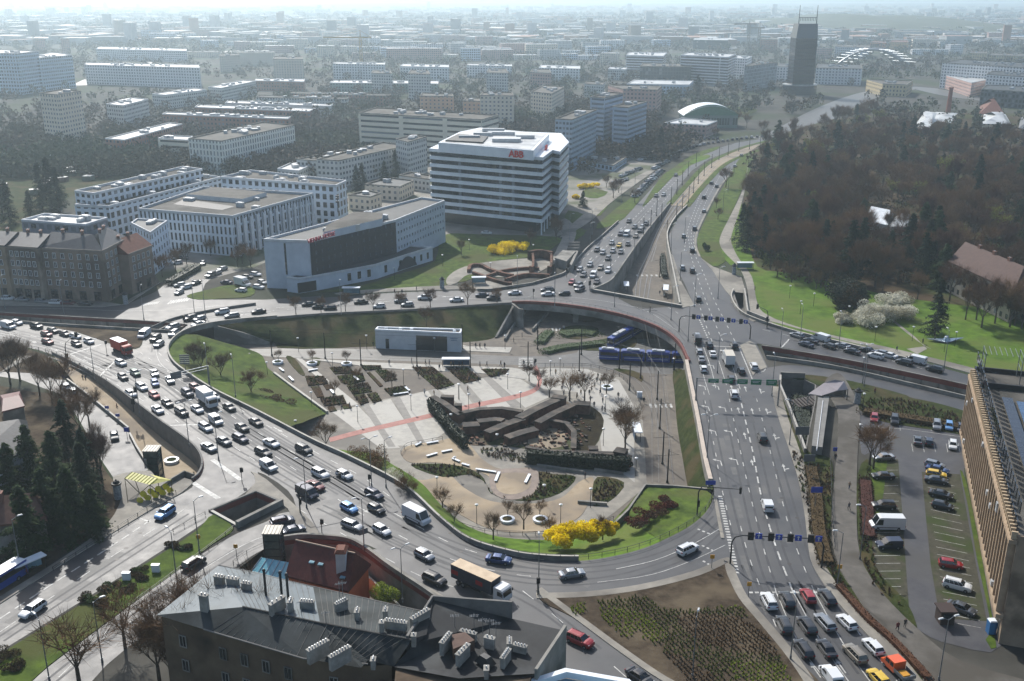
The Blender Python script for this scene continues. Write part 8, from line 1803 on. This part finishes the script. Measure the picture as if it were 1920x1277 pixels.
arm_signal('curved traffic light arm among the queued cars by the viaduct', (1106,545), (1078,530), 5.5)
arm_signal('short traffic light arm left of the long left jam', (251,772), (258,765), 5)
for x, y, lb in ((1008,1117,'short black traffic light at the tip of the brown triangle'),(454,905,'short black traffic light on the paved traffic island'),(604,1004,'short black traffic light above the curved wall'),(1000,560,'black traffic light beside the red edged bridge'),(693,918,'black traffic light on the inner parapet'),(346,612,'black traffic light by the left trench parapet'),(1062,520,'black traffic light at the right bend of the parapet'),(200,660,'black traffic light by the brown wedge'),(1003,694,'black traffic light at the tram crossing')):
    zz = -6 if y == 694 else 0; p = G(x, y, zz); r = empty('traffic_light', p, lb, 'traffic light'); m = MB(); m.tube((0, 0, 0), (0, 0, 3.4), .08, .08, 6); m.build('post', M_dkmetal, r); m = MB(); m.box((0, 0, 2.9), (.4, .35, 1.1)); m.box((.3, 0, 2.9), (.25, .35, .9)); m.build('signal_head', M_black, r)
# green board gantry
A = G(1304, 757); B = G(1458, 762); h = HT(757, 712); d = B-A; L_ = d.length; r = empty('sign_gantry', A, 'thin grey gantry with five green road signs over the wide right road', 'gantry', mark='the green sign gantry'); r.rotation_euler = (0, 0, math.atan2(d.y, d.x))
m = MB(); m.tube((0, 0, 0), (0, 0, h+.6), .2, .16, 6); m.tube((L_, 0, 0), (L_, 0, h+.6), .2, .16, 6); m.build('post', M_metal, r); m = MB(); m.tube((0, 0, h+.35), (L_, 0, h+.35), .05, .05, 4); m.tube((0, 0, h-.3), (L_, 0, h-.3), .05, .05, 4); m.build('beam', M_metal, r)
for k, x in enumerate((.20, .37, .55, .715, .90)):
    x *= L_; m = MB(); m.box((x, -.12, h-.1), (2.5, .1, 1.0+.12*k)); m.build('green_sign', M_green, r); m = MB(); m.box((x, -.18, h+.12), (1.9, .02, .12)); m.box((x-.1, -.18, h-.22), (1.4, .02, .12)); m.build('white_lettering', M_sw, r)
# left sign gantry seen from behind
A = G(393, 723); h = HT(723, 686); T = G(338, 700, 0); d = G(345, 735)-A; r = empty('sign_gantry', A, 'grey cantilever sign gantry seen from behind on the left grass bank', 'gantry', mark='the grey cantilever gantry'); r.rotation_euler = (0, 0, math.atan2(d.y, d.x)); L_ = 8.4
m = MB(); m.tube((0, 0, 0), (0, 0, h), .28, .22, 8); m.build('post', M_metal, r); m = MB(); m.tube((0, 0, h), (L_, 0, h), .14, .1, 6); m.tube((0, 0, h-.7), (L_, 0, h-.7), .1, .1, 6); m.build('arm', M_metal, r); m = MB(); m.box((L_, 0, h-.5), (2.8, .12, 1.9)); m.build('sign_board', M_back, r)
p = G(349, 703, -.2); r = empty('road_sign', p, 'large grey slatted road sign seen from behind on the grass bank', 'road sign'); m = MB(); m.tube((0, 0, 0), (0, 0, 5), .1, .1, 5); m.build('post', M_metal, r); m = MB()
for k in range(5): m.box((0, 0, 3.2+k*.55), (2.6, .08, .42))
m.build('sign_board', M_back, r)
def road_sign(x, y, lb, w, h, z, m_, t=0.0, z0=0):
    p = G(x, y, z0); r = empty('road_sign', p, lb, 'road sign'); m = MB(); m.tube((0, 0, 0), (0, 0, z+h/2), .06, .06, 5); m.build('post', M_metal, r); m = MB(); m.box((0, -.08, z), (w, .06, h), rz=t); m.build('sign_board', m_, r); return r
r = road_sign(1500, 850, 'dark grey information board on a post beside the right underpass', 3.0, 1.9, 5.4, M_back); r = road_sign(1514, 893, 'second dark grey information board nearer the footpath', 2.4, 1.6, 4.2, M_back)
road_sign(1527, 958, 'bright blue direction sign in the shrubs right of the wide road', 2.2, 1.2, 4.6, M_blue); road_sign(1331, 925, 'blue direction sign at the end of the pale parapet', 2.0, .9, 2.4, M_blue); road_sign(1564, 858, 'small blue sign beside the ramp roof', .9, .9, 2.0, M_blue)
road_sign(202, 775, 'blue sign on the white low wall', 1.0, .7, 1.6, M_blue); road_sign(222, 790, 'second blue sign on the white low wall', 1.0, .7, 1.6, M_blue); road_sign(121, 718, 'blue sign on the walkway at the left', .7, .9, 1.9, M_blue); road_sign(239, 822, 'bright blue sign at the end of the side street', 1.1, 1.1, 2.2, M_blue)
for x, y, lb in ((461,972,'yellow warning sign inside the underpass opening'),(374,1028,'yellow warning sign on a lamp in the median'),(444,1046,'yellow warning sign beside the lower ramp'),(1334,1066,'small yellow sign at the corner of the brown triangle'),(1403,1118,'small yellow sign by the stop line of the queue'),(1572,1085,'yellow diamond priority sign beside the footpath'),(1264,686,'yellow tram signal sign at the bridge pier')):
    road_sign(x, y, lb, .75, .75, 2.4, M_yel, z0=-6 if 'pier' in lb or 'opening' in lb else 0)
road_sign(683, 1020, 'dark road sign on the pole above the curved wall', 1.7, 1.1, 2.6, M_back, .6)
def column(x, y, lb, z=0, col=None):
    p = G(x, y, z); r = empty('advertising_column', p, lb, 'advertising column'); m = MB(); m.tube((0, 0, 0), (0, 0, 3.2), .75, .75, 12); m.build('drum', col or mat('poster_drum', '59626b', '9aa0a3', 2.5, .6), r); m = MB(); m.tube((0, 0, 3.2), (0, 0, 3.5), 1.0, 1.0, 12); m.tube((0, 0, 3.5), (0, 0, 4.0), .7, .4, 10); m.tube((0, 0, 4.0), (0, 0, 4.3), .25, .05, 8); m.build('cap', M_black, r)
column(222, 935, 'dark advertising column with a small dome left of the yellow canopy'); column(1607, 757, 'advertising column beside the pale curved canopy'); column(829, 541, 'poster column beside the hotel lawn'); column(236, 570, 'white and violet poster column at the tenement corner'); column(1376, 515, 'white poster pillar by the subway stairs')
M_yc = mat('canopy_yellow', 'a3a049', 'bdb95e', .8, .5, .4); M_yf = mat('hexagon_yellow', 'b5b02a', 'cfc93a', .8, .4, .4)
q = {k: G(*v) for k, v in dict(a=(234,897,3.4), b=(281,909,3.4), c=(295,897,3.9), d=(248,885,3.9), e=(322,900,3.4), f=(281,889,3.6)).items()}; o0 = G(270, 925, 0)
r = empty('yellow_canopy', o0, 'yellow ribbed canopy with hexagonal screens over the escalator entrance', 'canopy', mark='the yellow canopy')
m = MB()
for f in ('abcd', 'becf'[:0] or 'bec', 'cef'): m.quad([q[k]-o0 for k in f])
m.build('roof', M_yc, r); m = MB()
for k in range(9): a_ = q['a'].lerp(q['b'], k/8)-o0; b_ = q['d'].lerp(q['c'], k/8)-o0; m.tube(a_+Vector((0, 0, .05)), b_+Vector((0, 0, .05)), .06, .06, 4)
m.build('roof_rib', M_yf, r); m = MB()
gr = [G(x, y, .1)-o0 for x, y in ((240,943),(262,945),(285,950),(312,940),(322,925),(262,925),(300,925))]
for a_, b_ in (('a', 0), ('a', 5), ('b', 2), ('b', 5), ('e', 4), ('e', 6), ('d', 5), ('c', 6), ('b', 6)): m.tube(q[a_]-o0, gr[b_], .08, .08, 5)
m.build('strut', mat('bronze_frame', '4b4428', '5c5433', 1, .5), r)
for i in range(9):
    p_ = gr[1].lerp(gr[4], i/8.5)+Vector((0, .3, .6+1.1*(i % 2))); m = MB(); m.quad([(p_.x+math.cos(k*1.047)*.75, p_.y+.02*k, p_.z+math.sin(k*1.047)*.75) for k in range(6)]); m.quad([(p_.x+math.cos(k*1.047)*.75, p_.y+.08, p_.z+math.sin(k*1.047)*.75) for k in range(6)][::-1]); m.build('hexagon_screen', M_yf, r)
def shelter(x, y, lb, z=0, rz=0, L_=6, glass=None):
    p = G(x, y, z); r = empty('bus_shelter', p, lb, 'shelter'); r.rotation_euler = (0, 0, rz); m = MB(); m.box((0, 0, 2.6), (L_, 1.9, .16)); m.box((0, 0, 2.45), (L_-.3, 1.6, .12)); m.build('roof', M_bandw, r)
    for x_ in (-L_/2+.2, L_/2-.2): m = MB(); m.box((x_, .7, 1.25), (.1, .1, 2.4)); m.box((x_, -.5, 1.25), (.1, .1, 2.4)); m.build('post', M_dkmetal, r)
    m = MB(); m.box((0, .8, 1.3), (L_-.6, .05, 2.0)); m.build('back_glass', glass or M_glassb, r); m = MB(); m.box((0, .4, .5), (L_*.6, .4, .08)); m.build('bench', M_dkmetal, r)
shelter(659, 553, 'bus shelter with a flat white roof beside the hotel lawn'); shelter(855, 688, 'tram shelter with people waiting on the plaza', -6, 0, 8, mat('poster_blue', '2f4a66', None)); shelter(1194, 820, 'narrow blue shelter beside the tram tracks', -6, 1.57, 6, mat('poster_blue', '2f4a66', None)); shelter(1248, 552, 'white shelter on the sunken tram stop', -6, 1.4, 7); shelter(1174, 545, 'second white shelter on the sunken tram stop', -6, 1.5, 6); shelter(1397, 505, 'small bus shelter at the park pavement'); shelter(898, 533, 'pinkish white canopy above the northern ruin entrance', 0, .1, 5); shelter(50, 1078, 'dark roofed stop shelter at the lower left edge', 0, .9, 7)
def planter(x, y, lb, z=-6, R_=1.5, plant_=True):
    p = G(x, y, z); m = MB(); n = 18
    for k in range(n):
        a, b = k*6.283/n, (k+1)*6.283/n
        for r0, r1, z0_, z1_ in ((R_, R_*1.04, 0, .6),): m.quad([(math.cos(a)*r0, math.sin(a)*r0, z0_), (math.cos(b)*r0, math.sin(b)*r0, z0_), (math.cos(b)*r1, math.sin(b)*r1, z1_), (math.cos(a)*r1, math.sin(a)*r1, z1_)])
        m.quad([(math.cos(a)*R_*1.04, math.sin(a)*R_*1.04, .6), (math.cos(b)*R_*1.04, math.sin(b)*R_*1.04, .6), (math.cos(b)*R_*.68, math.sin(b)*R_*.68, .6), (math.cos(a)*R_*.68, math.sin(a)*R_*.68, .6)])
    m.quad([(math.cos(k*6.283/n)*R_*.69, math.sin(k*6.283/n)*R_*.69, .45) for k in range(n)], 1); o = m.build('planter', [M_bandw, M_grassd]); o.location = p; tag(o, lb, 'planter')
for x, y, lb in ((521,681,'round white tree planter leftmost by the tram street'),(585,683,'round white tree planter second by the tram street'),(650,684,'round white tree planter third by the tram street'),(951,977,'round white tree planter on the beige terrace nearer the sand court'),(1013,977,'round white tree planter on the beige terrace to the right'),(1138,728,'round pale tree planter in the paved circle')): planter(x, y, lb)
planter(322, 866, 'cream ring bench in the shaded lower court', -4, 1.6)
def bench(x0, y0, x1, y1, z=-6):
    a, b = G(x0, y0, z), G(x1, y1, z); m = MB(); c_ = (a+b)/2; L_ = (b-a).length; rz = math.atan2(b.y-a.y, b.x-a.x); m.box((0, 0, .45), (L_, .6, .1), rz=rz); m.box((0, 0, .2), (L_*.9, .3, .4), 1, rz=rz); o = m.build('bench', [M_bandw, M_concd]); o.location = c_; tag(o, 'white topped bench', 'bench')
for b_ in ((779,838,790,832),(800,834,822,830),(800,858,820,852),(828,850,848,846),(848,862,862,868),(866,872,880,876),(892,882,930,888),(929,905,936,888),(985,908,993,892),(524,692,532,698),(578,697,596,694),(620,733,626,740),(738,742,766,738),(664,708,672,715),(760,728,768,735),(542,708,550,716)): bench(*b_)
for k, (a_, b_) in enumerate((((1006,876),(1093,889)), ((1114,884),(1168,892)), ((1083,945),(1138,949)))):
    A, B = G(*a_, -6), G(*b_, -6); m = MB(); wallsec(m, [A, B], .5, -6, -5.3); tag(m.build('low_wall', M_conc, origin=A), ('long', 'short', 'tube shaped')[k]+' pale low wall south of the ivy wall', 'wall')
p = G(1857, 1187); r = empty('portable_toilet', p, 'blue portable toilet with a white roof beside the brown office', 'toilet'); m = MB(); m.box((0, 0, 1.15), (1.15, 1.15, 2.3)); m.build('cabin', mat('toilet_blue', '1d5b8c', None, rough=.5), r); m = MB(); m.box((0, 0, 2.38), (1.2, 1.2, .2), top=.8); m.build('roof', M_bandw, r); m = MB(); m.box((-.1, -.59, 1.1), (.7, .03, 1.9)); m.build('door', mat('toilet_door', '2c6fa3', None), r)
p = G(1770, 1165); r = empty('guard_booth', p, 'dark brown guard booth at the car park exit', 'booth'); m = MB(); m.box((0, 0, 1.2), (2.2, 2.2, 2.4)); m.build('cabin', mat('booth_brown', '2c211c', '3a2c25', 1, .8), r); m = MB(); m.box((0, 0, 2.5), (2.7, 2.7, .2)); m.build('roof', mat('booth_roof', '2f1f1b', None), r); m = MB(); m.box((0, -1.11, 1.6), (1.4, .03, .8)); m.build('window', M_glass, r)
for x, y, lb, z in ((293,1073,'pale grey utility cabinet in the green median',0),(238,1090-2,'grey utility cabinet near the median shrubs',0),(465,672,'dark utility box beside the tram street',-6),(1199,745,'white kiosk box beside the track crossing',-6),(1300,1093-940,'',0)):
    if lb: p = G(x, y, z); m = MB(); m.box((0, 0, .75), (1.3, .6, 1.5)); m.box((0, 0, 1.53), (1.4, .7, .08)); o = m.build('utility_cabinet', M_bandw if 'dark' not in lb else M_dkmetal); o.location = p; tag(o, lb, 'cabinet')
# silver sculpture in the park, tower crane
p = G(1775, 642); m = MB(); m.quad([(-5.5, 1, .9), (-.6, -1.6, .5), (5.5, 1.4, 1.1), (1.0, 1.8, .6), (-1, 1.8, .6)]); m.quad([(-5.5, 1, .7), (-1, 1.8, .3), (1, 1.8, .3), (5.5, 1.4, .9), (-.6, -1.6, .2)]); m.tube((0, .4, .4), (0, .4, 1.8), 1.2, .5, 9); o = m.build('sculpture', mat('sculpture_metal', '8fa3ae', 'b7c3c8', 1, .25, .5, metal=.6)); o.location = p; tag(o, 'silvery wing shaped sculpture on the park lawn', 'sculpture')
def crane(x, y, ytop, j0, j1, lb, m_):
    p = G(x, y); h = HT(y, ytop); r = empty('tower_crane', p, lb, 'crane'); m = MB()
    s = p.y*.0011; k = 0
    while k*6 < h:
        for a, b in ((-1, 1), (1, -1)): m.tube((a*s, 0, k*6), (b*s, 0, min(h, k*6+6)), s*.25, s*.25, 3, cap=False)
        k += 1
    for a in (-1, 1): m.tube((a*s, 0, 0), (a*s, 0, h), s*.3, s*.3, 4)
    m.build('mast', m_, r); u = p.y/1900/.9; m = MB(); m.tube((-j0*u, 0, h), (j1*u, 0, h), s*.6, s*.6, 4); m.tube((0, 0, h), (0, 0, h+9), s*.5, s*.2, 4); m.tube((0, 0, h+9), (-j0*u*.7, 0, h), s*.15, s*.15, 3); m.tube((0, 0, h+9), (j1*u, 0, h), s*.15, s*.15, 3); m.build('jib', m_, r)
crane(678, 125, 70, 60, 18, 'yellow tower crane over the white apartments', mat('crane_yellow', 'a8842c', None)); crane(1402, 95, 45, 25, 10, 'thin distant crane left of the glass tower', mat('crane_grey', '7b7468', None)); crane(1421, 100, 52, 15, 8, 'second thin distant crane nearest the glass tower', mat('crane_grey', '7b7468', None))
def person_mesh(pose, coat, trou):
    P = {'walk': dict(kl=(.0, .16, .48), fl=(0, -.02, .05), kr=(.02, -.12, .5), fr=(0, -.38, .1), hl=(.0, -.22, .82), hr=(0, .26, .85)), 'stand': dict(kl=(.02, .03, .48), fl=(0, 0, .05), kr=(0, .02, .48), fr=(0, 0, .05), hl=(0, .06, .8), hr=(0, .1, .85)), 'phone': dict(kl=(.02, .03, .48), fl=(0, 0, .05), kr=(0, -.04, .48), fr=(.03, -.1, .05), hl=(0, .06, .8), hr=(-.1, .3, 1.2))}[pose]
    V = [(0, 0, .95), (0, 0, 1.2), (0, 0, 1.42), (0, .01, 1.52), (0, .03, 1.64), (0, .02, 1.76)]; E = [(0, 1), (1, 2), (2, 3), (3, 4), (4, 5)]; Rr = [.15, .15, .17, .055, .1, .07]
    def add(p, r, par): V.append(p); Rr.append(r); E.append((par, len(V)-1)); return len(V)-1
    for s, k, f, h in ((-1, P['kl'], P['fl'], P['hl']), (1, P['kr'], P['fr'], P['hr'])):
        a = add((s*.1, 0, .86), .1, 0); a = add((s*.1+s*k[0], k[1], k[2]), .068, a); a = add((s*.1+s*f[0], f[1], f[2]+.05), .045, a); add((s*.11+s*f[0], f[1]+.16, f[2]), .04, a)
        b = add((s*.2, 0, 1.4), .07, 2); e = add((s*.25, (h[1])*.3-.04, 1.13 if h[2] < 1 else 1.15), .048, b); w_ = add((s*.26+s*h[0], h[1], h[2]), .034, e)
        hd = add((s*.26+s*h[0], h[1]+.06, h[2]-.07), .035, w_)
        for t in range(4): add((s*(.235+.016*t)+s*h[0], h[1]+.1+.005*t, h[2]-.15+.008*abs(t-1)), .01, hd)
        add((s*.22+s*h[0], h[1]+.11, h[2]-.07), .011, hd)
    me = bpy.data.meshes.new('person'); me.from_pydata(V, E, []); o = bpy.data.objects.new('person', me); link(o)
    md = o.modifiers.new('s', 'SKIN'); sk = me.skin_vertices[0].data
    for i, r_ in enumerate(Rr): sk[i].radius = (r_, r_*.75 if i in (1, 2) else r_)
    sk[0].use_root = True; m2 = o.modifiers.new('u', 'SUBSURF'); m2.levels = 1
    dg = bpy.context.evaluated_depsgraph_get(); me2 = bpy.data.meshes.new_from_object(o.evaluated_get(dg)); bpy.data.objects.remove(o)
    for m_ in (coat, trou, M_skin, M_hair, M_plast2): me2.materials.append(m_)
    for f in me2.polygons:
        c = f.center; f.use_smooth = True
        f.material_index = 3 if c.z > 1.7 or (c.z > 1.58 and c.y < .02) else 2 if c.z > 1.49 else 4 if c.z < .12 else 1 if (c.z < .9 and abs(c.x) < .2) else 2 if abs(c.x) > .2 and (c.z < .8 or (c.z < 1.16 and c.y > .28)) else 0
    return me2
M_skin = mat('skin', '8d6350', None, rough=.6); M_hair = mat('hair', '1f1712', None, rough=.8)
coats = [('black', mat('coat_black', '121214', None)), ('dark blue', mat('coat_navy', '1a2436', None)), ('grey', mat('coat_grey', '4a4c50', None)), ('beige', mat('coat_beige', '8a765c', None)), ('dark red', mat('coat_red', '5a1c1c', None)), ('white', mat('coat_white', 'a9a9a6', None))]
M_tr = [mat('trousers_dark', '15171c', None), mat('jeans', '26324a', None)]
PM = {}
for i, (cn, cm) in enumerate(coats):
    for j, ps in enumerate(('walk', 'stand', 'phone')): PM[(i, j)] = person_mesh(ps, cm, M_tr[(i+j) % 2])
def person(x, y, z=-6.0, zz=.08):
    i = R.choice([0, 0, 0, 1, 1, 2, 2, 3, 4, 5]); j = R.choice([0, 0, 1, 1, 2]); o = bpy.data.objects.new('person', PM[(i, j)]); link(o); o.location = G(x, y, z)+Vector((0, 0, zz)); o.rotation_euler = (0, 0, R.random()*6.28); s = R.uniform(.95, 1.05); o.scale = (s*1.08, s*1.08, s)
    tag(o, ['person walking', 'person standing', 'person hand raised'][j]+f' in a {coats[i][0]} coat', 'person', 'pedestrians')
for x, y in ((730,685),(772,682),(798,685),(805,685),(824,694),(784,707),(877,735),(796,740),(814,743),(641,771),(656,766),(899,764),(880,716),(897,716),(926,707),(935,708),(900,688),(913,688),(939,687),(946,690),(767,653),(796,651),(805,653),(820,649),(892,653),(900,653),(909,653),(724,648),(700,650),(851,688),(861,688),(846,688),(867,689),(1032,702),(1042,703),(1119,718),(1126,724),(1126,737),(1115,727),(1074,719),(1056,724),(1081,724),(1092,719),(1098,719),(1109,734),(1105,742),(1089,742),(1082,747),(1159,747),(1114,764),(1129,772),(1134,774),(1207,756),(1002,686),(982,686),(1097,899),(979,633),(1008,628),(963,642),(1242,547),(1237,553),(1245,560),(1252,563),(1057,570+50)): person(x, y)
for x, y in ((1592,918),(1591,958),(1696,1178),(1682,1185),(1681,660),(1730,645),(156,715),(161,715),(195,985),(190,992),(52,1082),(740,552),(754,552),(781,546),(887,543),(1415,545),(1752,640),(1640,740),(1566,865)): person(x, y, 0, .16)
for k in range(16): person(1050+R.random()*95, 704+R.random()*52)
person(220, 768, -3); person(1168, 700-20)
def world_xy(o):
    if o.type == 'EMPTY' or o.location.length > .01: return Vector((o.location.x, o.location.y))
    v = o.data.vertices; return Vector((sum(q.co.x for q in v)/len(v), sum(q.co.y for q in v)/len(v)))
ORD = ['nearest', 'second nearest', 'third nearest', 'fourth nearest', 'fifth nearest', 'sixth nearest', 'seventh nearest', 'eighth nearest', 'ninth nearest', 'tenth nearest', 'eleventh nearest', 'twelfth nearest', 'thirteenth nearest', 'fourteenth nearest', 'fifteenth nearest', 'sixteenth nearest', 'seventeenth nearest', 'eighteenth nearest', 'nineteenth nearest', 'twentieth nearest']
bylab = {}
for o in THINGS: bylab.setdefault(o['label'], []).append(o)
def near(*c):
    return min((o for o in THINGS if o['category'] in c[2:]), key=lambda o: (world_xy(o)-G(c[0], c[1]).xy).length)
for ph, c in (('the yellow car', (1646,1276,'car')), ('the left tan tower', (110,270,'building')), ('the round blossoming shrub', (1618,608,'bush')), ('the manor by the greenhouse', (1695,440,'house')), ('the curving hedge', (1050,655,'hedge')), ('the stop of the long wall', (1242,547,'shelter')), ('the blue portable toilet', (1857,1187,'toilet')), ('the leftmost round planter', (521,681,'planter')), ('the circle planter', (1138,728,'planter')), ('the silvery sculpture', (1775,642,'sculpture')), ('the park villa', (1840,545,'house')), ('the yellow green park tree', (1523,315,'tree')), ('the brown left tower block', (110,275,'building')), ('the cream ribbon hospital', (780,292,'building')), ('the slit window block', (415,330,'building'))):
    MARKS.append((near(*c), ph))
mk_ = [(world_xy(o), ph, o) for o, ph in MARKS]
seen = set(l for l, v in bylab.items() if len(v) == 1)
for lab, v in bylab.items():
    if len(v) == 1 and len(lab.split()) > 3: continue
    cl = {}
    for o in v:
        p = world_xy(o); d = min(((m[0]-p).length, i) for i, m in enumerate(mk_) if m[2] != o and len(m[1].split()) < 8); m = mk_[d[1]]
        rel = p-m[0]; side = ('behind' if rel.y > 0 else 'before') if abs(rel.y) > abs(rel.x) else ('right of' if rel.x > 0 else 'left of')
        cl.setdefault((d[1], side), []).append((d[0], o))
    for (mi, side), q in cl.items():
        q.sort(key=lambda t: t[0])
        for k, (d, o) in enumerate(q):
            base = lab
            if len(q) == 1: l = f'{base} standing {side} {mk_[mi][1]}'
            else:
                w_ = ORD[min(k, len(ORD)-1)] if k < len(ORD) else 'far off'
                l = f'{base}, {w_} one {side} {mk_[mi][1]}'
            ws = l.split()
            if len(ws) > 16:
                short = ' '.join(base.split()[:max(2, 16-(len(ws)-len(base.split())))]); l = l.replace(base, short, 1)
            o['label'] = l
            if k >= len(ORD): o['group'] = o.get('group') or lab
# haze: one closed box of pale air round the whole scene
hz = MB(); hz.box((0, 9940, 56.5), (22200, 20400, 129))
m = bpy.data.materials.new('haze'); m.use_nodes = True; n = m.node_tree; n.nodes.remove(n.nodes['Principled BSDF'])
pv_ = n.nodes.new('ShaderNodeVolumePrincipled'); pv_.inputs['Color'].default_value = (.73, .9, 1.0, 1); pv_.inputs['Density'].default_value = HAZE; pv_.inputs['Anisotropy'].default_value = .62
n.links.new(pv_.outputs[0], n.nodes['Material Output'].inputs['Volume'])
h = hz.build('haze', m); h['kind'] = 'stuff'; h['label'] = 'pale blue haze over the city'
